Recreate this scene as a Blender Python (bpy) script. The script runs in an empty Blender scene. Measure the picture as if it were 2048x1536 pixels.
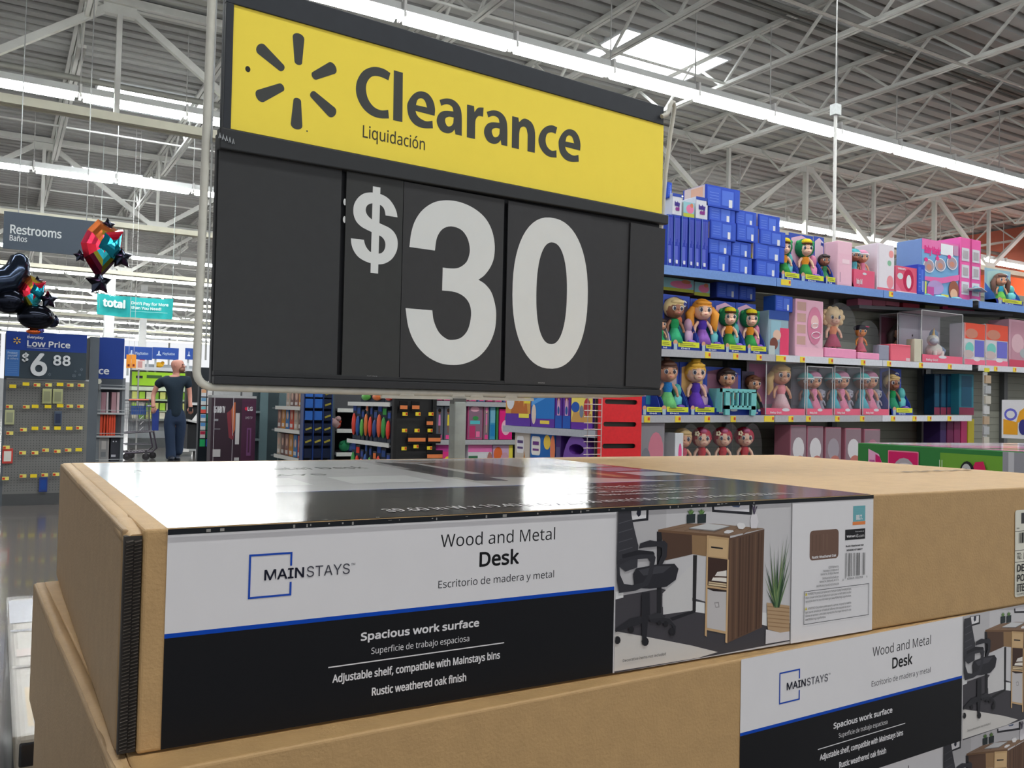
import bpy, bmesh, math, random, os
from math import sin, cos, pi, radians
from mathutils import Vector, Matrix, noise
from mathutils.geometry import tessellate_polygon
random.seed(7)
SC = bpy.context.scene
COL = SC.collection
# ---------------------------------------------------------------- camera
HC = 1.03
FPX, YAW, PIT, ROL = 1740.0, .534, .0275, .0225
_fw = Vector((sin(YAW)*cos(PIT), cos(YAW)*cos(PIT), sin(PIT)))
_rt = Vector((cos(YAW), -sin(YAW), 0)); _up = _rt.cross(_fw)
_r = _rt*cos(ROL)+_up*sin(ROL); _u = -_rt*sin(ROL)+_up*cos(ROL)
cam = bpy.data.cameras.new('camera'); cam.sensor_width = 36; cam.lens = FPX/2048*36
cam.clip_start = .02; cam.clip_end = 400
camo = bpy.data.objects.new('camera', cam); COL.objects.link(camo)
camo.matrix_world = Matrix(((_r.x, _u.x, -_fw.x, 0), (_r.y, _u.y, -_fw.y, 0), (_r.z, _u.z, -_fw.z, HC), (0, 0, 0, 1)))
SC.camera = camo
# ---------------------------------------------------------------- world, view
SC.view_settings.view_transform = 'Standard'; SC.view_settings.look = 'None'
SC.view_settings.exposure = 0.45; SC.view_settings.gamma = 1; SC.view_settings.use_curve_mapping = False
W = bpy.data.worlds.new('store_daylight'); SC.world = W; W.use_nodes = True
W.node_tree.nodes['Background'].inputs[0].default_value = (.95, .97, 1, 1)
W.node_tree.nodes['Background'].inputs[1].default_value = 0.70
TUBE = 30.0       # strength of the fluorescent strips
SKYL = 9.0        # strength of the skylight domes
CY = SC.cycles
CY.max_bounces = 6; CY.diffuse_bounces = 3; CY.glossy_bounces = 3; CY.transparent_max_bounces = 12; CY.transmission_bounces = 4
CY.sample_clamp_indirect = 4; CY.caustics_reflective = False; CY.caustics_refractive = False


def hit(px, py, ax, val):                 # where a sight line meets the plane  axis = val
    d = _fw*FPX + _r*(px-1024) - _u*(py-768)
    c = Vector((0, 0, HC)); t = (val-c[ax])/d[ax]
    return c+d*t


def lin(c):
    return tuple(((x/255)/12.92 if x/255 <= .04045 else ((x/255+.055)/1.055)**2.4) for x in c)


# ---------------------------------------------------------------- materials
MATS = {}
def mat(name, rough=.6, metal=0., coat=0., nz=.06, nscale=30., bump=0., bscale=200., spec=.5, grain=None, alpha=1., fixed=None):
    if name in MATS: return MATS[name]
    m = bpy.data.materials.new(name); m.use_nodes = True
    nt = m.node_tree; N = nt.nodes; L = nt.links; b = N['Principled BSDF']
    b.inputs['Roughness'].default_value = rough; b.inputs['Metallic'].default_value = metal
    b.inputs['Coat Weight'].default_value = coat; b.inputs['Coat Roughness'].default_value = .06
    b.inputs['Specular IOR Level'].default_value = spec
    a = N.new('ShaderNodeAttribute'); a.attribute_name = 'Col'
    tc = N.new('ShaderNodeTexCoord'); n = N.new('ShaderNodeTexNoise'); n.inputs['Scale'].default_value = nscale; n.inputs['Detail'].default_value = 4
    if grain:
        mp = N.new('ShaderNodeMapping'); mp.inputs['Scale'].default_value = grain; L.new(tc.outputs['Object'], mp.inputs[0]); L.new(mp.outputs[0], n.inputs[0])
    else: L.new(tc.outputs['Object'], n.inputs[0])
    r = N.new('ShaderNodeMapRange'); r.inputs[1].default_value = .25; r.inputs[2].default_value = .75
    r.inputs[3].default_value = 1-nz; r.inputs[4].default_value = 1+nz; L.new(n.outputs['Fac'], r.inputs[0])
    mx = N.new('ShaderNodeVectorMath'); mx.operation = 'SCALE'; L.new(a.outputs['Color'], mx.inputs[0]); L.new(r.outputs[0], mx.inputs['Scale'])
    L.new(mx.outputs[0], b.inputs['Base Color'])
    if bump:
        n2 = N.new('ShaderNodeTexNoise'); n2.inputs['Scale'].default_value = bscale; n2.inputs['Detail'].default_value = 5; L.new(tc.outputs['Object'], n2.inputs[0])
        bp = N.new('ShaderNodeBump'); bp.inputs['Strength'].default_value = bump; bp.inputs['Distance'].default_value = .002
        L.new(n2.outputs['Fac'], bp.inputs['Height']); L.new(bp.outputs[0], b.inputs['Normal'])
    if alpha < 1: b.inputs['Alpha'].default_value = alpha
    MATS[name] = m; return m


def emit(name, col, st):
    if name in MATS: return MATS[name]
    m = bpy.data.materials.new(name); m.use_nodes = True; N = m.node_tree.nodes; N.clear(); L = m.node_tree.links
    e = N.new('ShaderNodeEmission'); e.inputs[0].default_value = (*col, 1); e.inputs[1].default_value = st
    o = N.new('ShaderNodeOutputMaterial'); L.new(e.outputs[0], o.inputs[0]); MATS[name] = m; return m


MATTE = mat('matte_paint', .75, nz=.05)
KRAFT = mat('kraft_cardboard', .62, nz=.07, nscale=55, bump=.25, bscale=400, spec=.5)
PRINT = mat('printed_card', .45, nz=.015, spec=.18)
GLOSSP = mat('gloss_print', .12, nz=.03, spec=.36, bump=.06, bscale=25)
PLAST = mat('plastic', .35, nz=.04)
SATIN = mat('satin_enamel', .45, nz=.07, nscale=60, spec=.35)
METAL = mat('galvanised_metal', .42, metal=.55, nz=.1)
STEELP = mat('painted_steel', .6, nz=.05, nscale=6)
CLOTH = mat('cloth', .9, nz=.1, nscale=120, bump=.3, bscale=150, spec=.2)
SKIN = mat('skin', .5, nz=.05)
HAIR = mat('hair', .55, nz=.16, nscale=90, grain=(60, 60, 4))
FOIL = mat('foil', .16, metal=.85, nz=.08, nscale=8, bump=.35, bscale=14)
DECK = mat('roof_deck_paint', .7, nz=.06, nscale=1.2)
FILM = None
def film():
    global FILM
    if FILM: return FILM
    m = bpy.data.materials.new('clear_film'); m.use_nodes = True; N = m.node_tree.nodes; L = m.node_tree.links; N.clear()
    t = N.new('ShaderNodeBsdfTransparent'); t.inputs[0].default_value = (.96, .97, .98, 1)
    g = N.new('ShaderNodeBsdfGlossy'); g.inputs['Roughness'].default_value = .22
    n = N.new('ShaderNodeTexNoise'); n.inputs['Scale'].default_value = 9; bp = N.new('ShaderNodeBump'); bp.inputs['Strength'].default_value = .3; bp.inputs['Distance'].default_value = .01
    L.new(n.outputs['Fac'], bp.inputs['Height']); L.new(bp.outputs[0], g.inputs['Normal'])
    f = N.new('ShaderNodeLayerWeight'); f.inputs[0].default_value = .5
    p = N.new('ShaderNodeMath'); p.operation = 'POWER'; p.inputs[1].default_value = 4; L.new(f.outputs['Facing'], p.inputs[0])
    a = N.new('ShaderNodeMath'); a.operation = 'MULTIPLY_ADD'; a.inputs[1].default_value = .5; a.inputs[2].default_value = .035; L.new(p.outputs[0], a.inputs[0])
    mx = N.new('ShaderNodeMixShader'); L.new(a.outputs[0], mx.inputs[0]); L.new(t.outputs[0], mx.inputs[1]); L.new(g.outputs[0], mx.inputs[2])
    o = N.new('ShaderNodeOutputMaterial'); L.new(mx.outputs[0], o.inputs[0]); FILM = m; return m


# ---------------------------------------------------------------- objects
def tag(o, label=None, cat=None, group=None, kind=None):
    if label: o['label'] = label
    if cat: o['category'] = cat
    if group: o['group'] = group
    if kind: o['kind'] = kind
    return o


def thing(name, label, cat, loc=(0, 0, 0), rz=0, group=None):
    o = bpy.data.objects.new(name, None); COL.objects.link(o); o.location = loc; o.rotation_euler = (0, 0, rz)
    o.empty_display_size = .05
    return tag(o, label, cat, group)


def dup(root, loc, label, group=None, rz=None):
    r = root.copy(); COL.objects.link(r); r.location = loc
    if rz is not None: r.rotation_euler.z = rz
    if label: r['label'] = label
    if group: r['group'] = group
    for ch in KIDS.get(root.name, []):
        c = ch.copy(); COL.objects.link(c); c.parent = r; KIDS.setdefault(r.name, []).append(c)
        for g in KIDS.get(ch.name, []):
            d = g.copy(); COL.objects.link(d); d.parent = c
    return r


KIDS = {}


class MB:
    """collects coloured shapes and links them as one mesh object"""
    def __init__(s): s.v = []; s.f = []; s.c = []; s.s = []
    def face(s, pts, col, sm=False):
        n = len(s.v); s.v += [tuple(p) for p in pts]; s.f.append(tuple(range(n, n+len(pts)))); s.c.append(col); s.s.append(sm)
    def mesh(s, vs, fs, col, sm=False):
        n = len(s.v); s.v += [tuple(p) for p in vs]
        for i, f in enumerate(fs):
            s.f.append(tuple(k+n for k in f)); s.c.append(col[i] if isinstance(col, list) else col); s.s.append(sm)
    def box(s, a, b, col, M=None):
        x0, y0, z0 = a; x1, y1, z1 = b
        vs = [Vector(p) for p in ((x0, y0, z0), (x1, y0, z0), (x1, y1, z0), (x0, y1, z0), (x0, y0, z1), (x1, y0, z1), (x1, y1, z1), (x0, y1, z1))]
        if M: vs = [M @ p for p in vs]
        s.mesh(vs, [(0, 3, 2, 1), (4, 5, 6, 7), (0, 1, 5, 4), (2, 3, 7, 6), (1, 2, 6, 5), (3, 0, 4, 7)], col)
        return s
    def cyl(s, p0, p1, r, col, n=8, r1=None, sm=True):
        p0, p1 = Vector(p0), Vector(p1); r1 = r if r1 is None else r1
        d = (p1-p0).normalized(); a = d.orthogonal().normalized(); b = d.cross(a)
        vs = [p0+(a*cos(2*pi*k/n)+b*sin(2*pi*k/n))*r for k in range(n)]+[p1+(a*cos(2*pi*k/n)+b*sin(2*pi*k/n))*r1 for k in range(n)]
        s.mesh(vs, [(k, (k+1) % n, n+(k+1) % n, n+k) for k in range(n)], col, sm)
        s.face([vs[k] for k in range(n-1, -1, -1)], col); s.face([vs[n+k] for k in range(n)], col)
        return s
    def bar(s, p0, p1, w, h, col):          # rectangular bar between two points
        p0, p1 = Vector(p0), Vector(p1); d = (p1-p0).normalized()
        up = Vector((0, 0, 1)) if abs(d.z) < .98 else Vector((0, 1, 0))
        a = d.cross(up).normalized()*w/2; b = a.normalized().cross(d)*h/2
        vs = [p0-a-b, p0+a-b, p0+a+b, p0-a+b, p1-a-b, p1+a-b, p1+a+b, p1-a+b]
        s.mesh(vs, [(0, 1, 2, 3), (7, 6, 5, 4), (0, 4, 5, 1), (1, 5, 6, 2), (2, 6, 7, 3), (3, 7, 4, 0)], col); return s
    def tube(s, path, r, col, n=8):
        P = [Vector(p) for p in path]; rings = []
        a = None
        for i, p in enumerate(P):
            d = (P[min(i+1, len(P)-1)]-P[max(i-1, 0)]).normalized()
            a = d.orthogonal().normalized() if a is None else (a-d*a.dot(d)).normalized()
            b = d.cross(a); rr = r[i] if isinstance(r, (list, tuple)) else r
            rings.append([p+(a*cos(2*pi*k/n)+b*sin(2*pi*k/n))*rr for k in range(n)])
        vs = [v for R in rings for v in R]
        fs = [(i*n+k, i*n+(k+1) % n, (i+1)*n+(k+1) % n, (i+1)*n+k) for i in range(len(P)-1) for k in range(n)]
        s.mesh(vs, fs, col, True); s.face(rings[0][::-1], col); s.face(rings[-1], col); return s
    def ball(s, c, r, col, nu=12, nv=8, fn=None):
        c = Vector(c); r = r if isinstance(r, (tuple, list)) else (r, r, r)
        vs = []
        for j in range(nv+1):
            t = pi*j/nv
            for i in range(nu):
                p = 2*pi*i/nu; d = Vector((sin(t)*cos(p), sin(t)*sin(p), cos(t))); k = fn(d) if fn else 1
                vs.append(c+Vector((d.x*r[0]*k, d.y*r[1]*k, d.z*r[2]*k)))
        fs = [(j*nu+i, (j+1)*nu+i, (j+1)*nu+(i+1) % nu, j*nu+(i+1) % nu) for j in range(nv) for i in range(nu)]
        s.mesh(vs, fs, col, True); return s
    def lathe(s, prof, col, c=(0, 0, 0), n=14, sx=1, sy=1):
        vs = [(c[0]+r*cos(2*pi*k/n)*sx, c[1]+r*sin(2*pi*k/n)*sy, c[2]+z) for r, z in prof for k in range(n)]
        fs = [(i*n+k, i*n+(k+1) % n, (i+1)*n+(k+1) % n, (i+1)*n+k) for i in range(len(prof)-1) for k in range(n)]
        s.mesh(vs, fs, col, True); return s
    def prism(s, pts, y0, y1, col, ax='y'):   # outline in x,z pushed along y
        n = len(pts)
        f = (lambda a, b, d: (a, d, b)) if ax == 'y' else ((lambda a, b, d: (a, b, d)) if ax == 'z' else (lambda a, b, d: (d, a, b)))
        A = [f(p[0], p[1], y0) for p in pts]; B = [f(p[0], p[1], y1) for p in pts]
        s.mesh(A+B, [(k, (k+1) % n, n+(k+1) % n, n+k) for k in range(n)]+[tuple(range(n))[::-1], tuple(range(n, 2*n))], col); return s
    def build(s, name, m, parent=None, label=None, bevel=0, weld=False):
        me = bpy.data.meshes.new(name); me.from_pydata(s.v, [], s.f)
        at = me.attributes.new('Col', 'FLOAT_COLOR', 'CORNER'); buf = []
        for f, c in zip(s.f, s.c):
            q = (*lin(c), 1.0)
            for _ in f: buf += q
        at.data.foreach_set('color', buf); me.polygons.foreach_set('use_smooth', s.s)
        if weld:
            bm = bmesh.new(); bm.from_mesh(me); bmesh.ops.remove_doubles(bm, verts=bm.verts, dist=1e-5); bm.to_mesh(me); bm.free()
        me.materials.append(m); me.update()
        o = bpy.data.objects.new(name, me); COL.objects.link(o)
        if parent:
            o.parent = parent; KIDS.setdefault(parent.name, []).append(o)
        if label: o['label'] = label
        if bevel:
            md = o.modifiers.new('bevel', 'BEVEL'); md.width = bevel; md.segments = 3; md.limit_method = 'ANGLE'; md.angle_limit = radians(40)
        return o


# ---------------------------------------------------------------- lettering
FONTS = {}
def font(k):
    if k not in FONTS:
        f = None
        try:
            d = bpy.utils.system_resource('DATAFILES', path='fonts')
            n = {'sans': 'NotoSansHebrew-Regular.woff2', 'grot': 'Inter.woff2'}[k]
            f = bpy.data.fonts.load(os.path.join(d, n))
        except Exception: f = None
        FONTS[k] = f
    return FONTS[k]


TXT = {}
def glyphs(body, fk='sans'):
    key = (body, fk)
    if key in TXT: return TXT[key]
    c = bpy.data.curves.new('t', 'FONT'); c.body = body; c.resolution_u = 4
    if font(fk): c.font = font(fk)
    o = bpy.data.objects.new('t', c); COL.objects.link(o)
    dg = bpy.context.evaluated_depsgraph_get(); me = o.evaluated_get(dg).to_mesh()
    vs = [(v.co.x, v.co.y) for v in me.vertices]; fs = [tuple(p.vertices) for p in me.polygons]
    o.evaluated_get(dg).to_mesh_clear(); bpy.data.objects.remove(o); bpy.data.curves.remove(c)
    TXT[key] = (vs, fs); return TXT[key]


def spline(txt, du=0., k=4):
    """closed outline, 'c' marks a corner; values are tenths of a millimetre"""
    P = [];
    for w in txt.split():
        cr = w[0] == 'c'; a, b = w.lstrip('c').split(','); P.append((Vector((int(a)/1e4+du, int(b)/1e4)), cr))
    out = []; n = len(P)
    for i in range(n):
        p1, c1 = P[i]; p2, c2 = P[(i+1) % n]; p0 = p1*2-p2 if c1 else P[i-1][0]; p3 = p2*2-p1 if c2 else P[(i+2) % n][0]
        if c1 and c2: out.append(p1); continue
        if c1: p0 = p1+(p1-p2)*.5
        if c2: p3 = p2+(p2-p1)*.5
        for j in range(k):
            t = j/k
            out.append(.5*((2*p1)+(p2-p0)*t+(2*p0-5*p1+4*p2-p3)*t*t+(3*p1-p0-3*p2+p3)*t*t*t))
    return [(p.x, p.y) for p in out]


class Art:
    """flat print: coloured shapes in u,v, each a hair above the one before"""
    def __init__(s, eps=3e-5): s.mb = MB(); s.k = 1; s.eps = eps; s.T = None
    def _p(s, p): return s.T(*p) if s.T else (p[0], p[1])
    def poly(s, pts, col, holes=()):
        L = [[Vector((*s._p(p), 0)) for p in l] for l in [pts, *holes]]
        tri = tessellate_polygon(L); V = [v for l in L for v in l]; d = s.k*s.eps
        s.mb.mesh([(v.x, -d, v.y) for v in V], [tuple(t) for t in tri], col); s.k += 1; return s
    def rect(s, x0, y0, x1, y1, col): return s.poly([(x0, y0), (x1, y0), (x1, y1), (x0, y1)], col)
    def ell(s, cx, cy, rx, ry, col, n=16, a=0):
        return s.poly([(cx+rx*cos(2*pi*k/n)*cos(a)-ry*sin(2*pi*k/n)*sin(a), cy+rx*cos(2*pi*k/n)*sin(a)+ry*sin(2*pi*k/n)*cos(a)) for k in range(n)], col)
    def rrect(s, x0, y0, x1, y1, r, col, n=4):
        pts = []
        for cx, cy, a in ((x1-r, y1-r, 0), (x0+r, y1-r, 90), (x0+r, y0+r, 180), (x1-r, y0+r, 270)):
            pts += [(cx+r*cos(radians(a+90*k/n)), cy+r*sin(radians(a+90*k/n))) for k in range(n+1)]
        return s.poly(pts, col)
    def line(s, a, b, w, col):
        a, b = Vector(s._p(a)), Vector(s._p(b)); t, s.T = s.T, None; n = (b-a).normalized().orthogonal()*w/2
        s.poly([a-n, b-n, b+n, a+n], col); s.T = t; return s
    def text(s, body, x0, y0, x1, y1, col, bold=0., fk='sans'):
        """fit: left edge x0, right edge x1, baseline y0, tallest glyph y1 (u,v); bold = spread in u,v units"""
        (x0, y0), (x1, y1) = s._p((x0, y0)), s._p((x1, y1))
        vs, fs = glyphs(body, fk)
        if not vs: return s
        a, b = min(v[0] for v in vs), max(v[0] for v in vs); t = max(v[1] for v in vs)
        sx = (x1-x0-2*bold)/(b-a); sy = (y1-y0-2*bold)/t; d = s.k*s.eps
        offs = [(0, 0)] if not bold else [(bold*cos(2*pi*k/8), bold*sin(2*pi*k/8)) for k in range(8)]
        for j, (ox, oy) in enumerate(offs):
            s.mb.mesh([(x0+bold+(v[0]-a)*sx+ox, -d-j*s.eps*.5, y0+bold+v[1]*sy+oy) for v in vs], fs, col)
        s.k += 5 if bold else 1; return s
    def spark(s, cx, cy, r0, r1, w0, w1, col):
        for k in range(6):
            a = radians(90+60*k); d = Vector((cos(a), sin(a))); n = Vector((-d.y, d.x)); p = Vector((cx, cy))
            pts = []
            for r, w, sg in ((r0, w0, -1), (r1, w1, 1)):
                for j in range(6):
                    t = -pi/2+pi*j/5
                    q = p+d*(r+sg*cos(t)*w*.5)+n*(sin(t)*w*(1 if sg > 0 else -1)); pts.append((q.x, q.y))
            s.poly(pts, col)
        return s
    def build(s, name, m, parent, frame=None, label=None):
        """frame(u, d, v) -> local xyz; d is the (negative) lift"""
        if frame: s.mb.v = [frame(*p) for p in s.mb.v]
        return s.mb.build(name, m, parent, label)
# ================================================================ flat desk cartons
ZB = HC-.2115; CH = .134; CL = 1.215; CD = .607
KR = (184, 149, 101)
def LP(px, py):
    p = hit(px, py, 1, .5595); return (p.x-.0915, p.z-ZB)
def Z3(x, y): return LP(1200+x/3.0717, 900+y/3.0717)     # enlarged view of the picture panel
WHT = (226, 224, 226); BLK = (17, 18, 22); BLU = (0, 68, 178)
LW = .655; UA = LP(1228, 1174)[0]; UB = LP(1580, 1150)[0]
LT = CH-.0005; LB0 = .0018


def label_art():
    a = Art(8e-6)
    a.rect(0, LB0, LW, LT, WHT)
    v1 = LP(330, 1277)[1]; v0 = LP(330, 1268)[1]
    a.rect(0, LB0, UA, v1, BLK); a.rect(0, v1, UA, v0, BLU)
    def T(s, bx, by, tx, ty, col, bold=0, fk='sans'):
        p, q = LP(bx, by), LP(tx, ty); a.text(s, p[0], p[1], q[0], q[1], col, bold, fk)
    T('Wood and Metal', 880.7, 1094.5, 1110, 1054, (30, 30, 34))
    T('Desk', 958, 1133.9, 1038, 1096.6, (14, 14, 18), .0004)
    T('Escritorio de madera y metal', 876, 1176.5, 1107.5, 1140, (45, 45, 50))
    T('Spacious work surface', 720.9, 1281.7, 958, 1236.5, WHT, .00027)
    T('Superficie de trabajo espaciosa', 742, 1307.7, 938, 1269.5, WHT)
    T('Adjustable shelf, compatible with Mainstays bins', 664, 1365.7, 999.5, 1301, WHT, .0002)
    T('Rustic weathered oak finish', 742.8, 1391.4, 932, 1345.2, WHT, .0002)
    a.line(LP(655.9, 1334.7), LP(1007.3, 1285), .0008, WHT)
    a.k += 1
    sq = [LP(*p) for p in ((498, 1109), (584.5, 1102.8), (579.5, 1190.6), (493.4, 1198))]
    x0, y1 = sq[0]; x1 = sq[1][0]; y0 = sq[2][1]; w = .0013
    yg0 = LP(582, 1163)[1]; yg1 = LP(582, 1131)[1]
    for r in ((x0, y0, x0+w, y1), (x0, y1-w, x1, y1), (x0, y0, x1, y0+w), (x1-w, yg1, x1, y1), (x1-w, y0, x1, yg0)): a.rect(*r, (28, 74, 176))
    T('MAIN', 527.8, 1160.8, 608, 1133.6, (20, 22, 40), .0002, 'grot'); T('STAYS', 612.6, 1153.8, 699.3, 1126, (70, 70, 80), 0, 'grot')
    T('TM', 701.6, 1130, 709.6, 1125.2, (70, 70, 80))
    # ---- printed photograph: a desk, a chair, plants
    s0 = LP(1233, 1018)[0]; a.rect(s0, LB0, UB, LT, (203, 201, 203))
    u0 = LP(1331, 1060)[0]; a.rect(s0, LB0, u0, LT, (190, 188, 190))
    a.T = lambda x, y: ((lambda p: (max(s0, min(UB, p[0])), max(LB0, min(LT, p[1]))))(Z3(x, y)))
    G = a.poly
    G([(92, 900), (375, 850), (640, 930), (1175, 1060), (1175, 1170), (700, 1260), (85, 1370)], (68, 66, 71))
    G([(380, 895), (640, 938), (640, 1003), (380, 962)], (224, 224, 224)); G([(985, 995), (1022, 1000), (1022, 1080), (985, 1070)], (222, 222, 222))
    G([(85, 870), (140, 862), (140, 905), (88, 918)], (224, 224, 224))
    G([(84, 1112), (250, 1140), (560, 1200), (720, 1240), (600, 1275), (78, 1360)], (205, 201, 197))
    for k in range(9): a.line(a_uv(a, 110+60*k, 1150+14*k), a_uv(a, 86+50*k, 1330-6*k), .0006, (192, 188, 185)) if 0 else None
    G([(180, 362), (295, 360), (293, 432), (188, 443)], (38, 38, 44)); G([(188, 366), (281, 364), (279, 418), (192, 429)], (226, 224, 226)); a.T and a.ell_px(234, 388, 14, 22, (40, 42, 60)) if 0 else None
    G([(225, 365), (250, 365), (246, 400), (232, 410), (220, 392)], (40, 42, 58))
    G([(683, 343), (930, 332), (930, 398), (685, 380)], (40, 40, 46)); G([(697, 340), (913, 333), (913, 380), (698, 366)], (224, 222, 226)); G([(800, 340), (860, 338), (850, 352), (815, 350)], (90, 105, 135))
    # desk
    G([(345, 500), (378, 503), (372, 1000), (345, 1005)], (36, 36, 40)); G([(568, 645), (592, 645), (584, 990), (564, 995)], (40, 38, 40)); G([(425, 1030), (582, 978), (582, 996), (440, 1048)], (36, 36, 40))
    G([(380, 880), (563, 700), (563, 985), (384, 1010)], (206, 204, 204))
    G([(372, 500), (560, 515), (562, 640), (395, 678)], (84, 62, 50)); G([(560, 515), (655, 523), (648, 652), (562, 638)], (146, 116, 84))
    G([(353, 488), (530, 450), (700, 452), (1008, 482), (795, 527)], (138, 112, 92)); G([(353, 488), (795, 525), (795, 542), (353, 502)], (112, 84, 62))
    for k in range(6): G([(420+90*k, 490+5*k), (520+80*k, 468+2*k), (524+80*k, 470+2*k), (426+90*k, 493+5*k)], (122, 97, 78))
    G([(785, 543), (1005, 485), (990, 1088), (775, 1185)], (98, 74, 60))
    for k in range(11):
        x = 795+19*k; G([(x, 552-5*k), (x+9, 550-5*k), (x+2-1.0*k, 1168-8*k), (x-8-1.0*k, 1172-8*k)], random.choice([(88, 65, 52), (110, 84, 66), (78, 57, 46)]))
    G([(652, 655), (778, 668), (768, 1112), (650, 1090)], (64, 44, 38)); G([(655, 523), (787, 540), (782, 672), (650, 655)], (190, 158, 116)); G([(663, 540), (780, 552), (776, 662), (660, 650)], (204, 172, 130))
    G([(677, 590), (750, 600), (748, 609), (677, 600)], (30, 26, 26))
    for q, c in (([(715, 748), (772, 738), (772, 775), (700, 772)], (226, 220, 214)), ([(690, 780), (772, 785), (772, 810), (680, 800)], (236, 230, 220)), ([(662, 806), (771, 820), (771, 842), (660, 828)], (216, 196, 160)), ([(662, 814), (771, 828), (771, 832), (662, 818)], (120, 90, 70)), ([(690, 778), (772, 778), (772, 782), (690, 783)], (120, 100, 90))): G(q, c)
    G([(650, 830), (772, 848), (772, 860), (650, 843)], (196, 164, 124)); G([(650, 852), (770, 870), (766, 1112), (652, 1090)], (196, 192, 192)); G([(650, 848), (770, 862), (766, 870), (690, 866)], (40, 30, 30))
    G([(696, 935), (724, 932), (728, 965), (704, 968)], (150, 145, 145)); G([(701, 941), (719, 939), (722, 960), (707, 962)], (200, 196, 196))
    G([(651, 524), (660, 525), (650, 1145), (638, 1138)], (200, 166, 124)); G([(777, 672), (786, 672), (776, 1185), (764, 1180)], (206, 172, 130)); G([(650, 1090), (767, 1112), (767, 1128), (650, 1104)], (196, 164, 124))
    # things on the desk
    G([(542, 478), (650, 450), (790, 465), (695, 492)], (206, 206, 206)); G([(542, 478), (695, 492), (790, 465), (790, 470), (695, 498), (542, 484)], (130, 128, 128))
    G([(756, 500), (775, 490), (812, 492), (816, 500), (785, 512), (758, 510)], (226, 224, 224)); G([(832, 455), (850, 445), (880, 450), (888, 470), (872, 485), (845, 482)], (232, 230, 230))
    G([(925, 395), (957, 392), (968, 440), (956, 480), (922, 480), (917, 432)], (222, 218, 222))
    for x, t in ((930, 338), (945, 332), (958, 345), (938, 350)): G([(939, 395), (943, 395), (x+3, t), (x-3, t)], (80, 70, 90))
    for x in (527, 593):
        G([(x, 395), (x+53, 391), (x+51, 446), (x, 450)], (42, 52, 54))
        for k in range(5): G([(x+16, 394), (x+36, 392), (x+4+11*k, 358+abs(k-2)*6)], (112, 146, 84) if k % 2 else (84, 118, 66))
    # plant in the basket
    G([(1018, 935), (1157, 955), (1157, 1112), (1100, 1120), (1024, 1100)], (182, 152, 118)); G([(1012, 1100), (1100, 1120), (1157, 1112), (1157, 1165), (1010, 1190)], (212, 208, 210))
    for k in range(6): G([(1020, 955+24*k), (1157, 968+24*k), (1157, 974+24*k), (1020, 961+24*k)], (156, 124, 92))
    for i, (x, y) in enumerate([(1035, 560), (1062, 600), (1090, 590), (1120, 545), (1146, 508), (1160, 545), (1003, 680), (1000, 770), (1165, 640), (1165, 730), (1012, 850), (1045, 680), (1080, 660), (1105, 700), (1140, 650), (1130, 600), (1020, 720), (1070, 720)]):
        G([(1062+5*(i % 5), 966), (1074+5*(i % 5), 966), (x, y)], [(62, 90, 60), (96, 124, 82), (44, 68, 48), (120, 140, 92)][i % 4])
    # office chair
    G([(346, 560), (388, 556), (408, 575), (402, 655), (376, 700), (352, 716), (352, 690), (374, 640), (372, 600), (346, 590), (262, 598), (232, 604), (240, 572), (300, 552)], (46, 46, 52))
    G([(104, 374), (180, 367), (198, 460), (228, 585), (222, 720), (150, 745), (96, 700)], (58, 58, 64))
    for y in (430, 486, 545, 600): G([(108, y+18), (190, y-6), (193, y-2), (108, y+23)], (84, 84, 90))
    G([(215, 725), (350, 700), (450, 697), (475, 728), (458, 795), (400, 838), (300, 850), (205, 845), (195, 760)], (42, 42, 48)); G([(230, 735), (340, 712), (430, 712), (380, 752), (260, 770)], (66, 66, 72))
    G([(97, 680), (150, 650), (250, 622), (320, 630), (334, 658), (316, 760), (290, 828), (210, 862), (110, 876), (97, 800)], (52, 52, 58), holes=([(112, 705), (180, 672), (288, 664), (302, 688), (285, 768), (258, 812), (190, 828), (140, 820), (116, 765)],))
    G([(128, 640), (230, 612), (320, 622), (330, 640), (240, 640), (130, 664)], (34, 34, 40))
    G([(250, 872), (297, 872), (299, 1040), (246, 1040)], (40, 40, 45)); G([(246, 1018), (185, 1030), (92, 1095), (84, 1118), (252, 1062)], (44, 44, 49)); G([(290, 1008), (420, 1035), (458, 1080), (456, 1112), (430, 1070), (298, 1052)], (44, 44, 49)); G([(248, 1040), (288, 1040), (276, 1172), (252, 1172)], (40, 40, 45)); G([(290, 1015), (350, 998), (395, 1016), (390, 1026), (300, 1036)], (52, 52, 57))
    for x, y, r in ((99, 1165, 20), (270, 1174, 22), (436, 1114, 20), (185, 1100, 17), (396, 1066, 15), (356, 1060, 12)): G([(x+r*cos(t*pi/5), y+r*1.25*sin(t*pi/5)) for t in range(10)], (34, 34, 38))
    a.T = None
    T('Decorative items not included', 1243, 1323.2, 1329.2, 1303.5, (50, 50, 52))
    # ---- product panel
    a.rect(UB, LB0, LW, LT, WHT)
    p = LP(1616, 1121); q = LP(1674.5, 1057); a.rrect(p[0], p[1], q[0], q[1], .004, (112, 86, 74))
    for k in range(5): a.rect(p[0]+.003+.005*k, p[1]+.0085, p[0]+.0045+.005*k, q[1]-.004, random.choice([(104, 80, 68), (120, 94, 80)]))
    T('Rustic Weathered Oak', 1621, 1117.2, 1669.5, 1107, WHT, .00015)
    def B(x0, y0, x1, y1, c): p, q = LP(x0, y0), LP(x1, y1); a.rect(p[0], p[1], q[0], q[1], c)
    B(1703, 1043, 1727.5, 1010.5, (110, 172, 180)); B(1702, 1050, 1727.5, 1041.5, (226, 132, 72)); T('BILT.', 1709, 1039.2, 1722, 1028.8, WHT, .0003)
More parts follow.
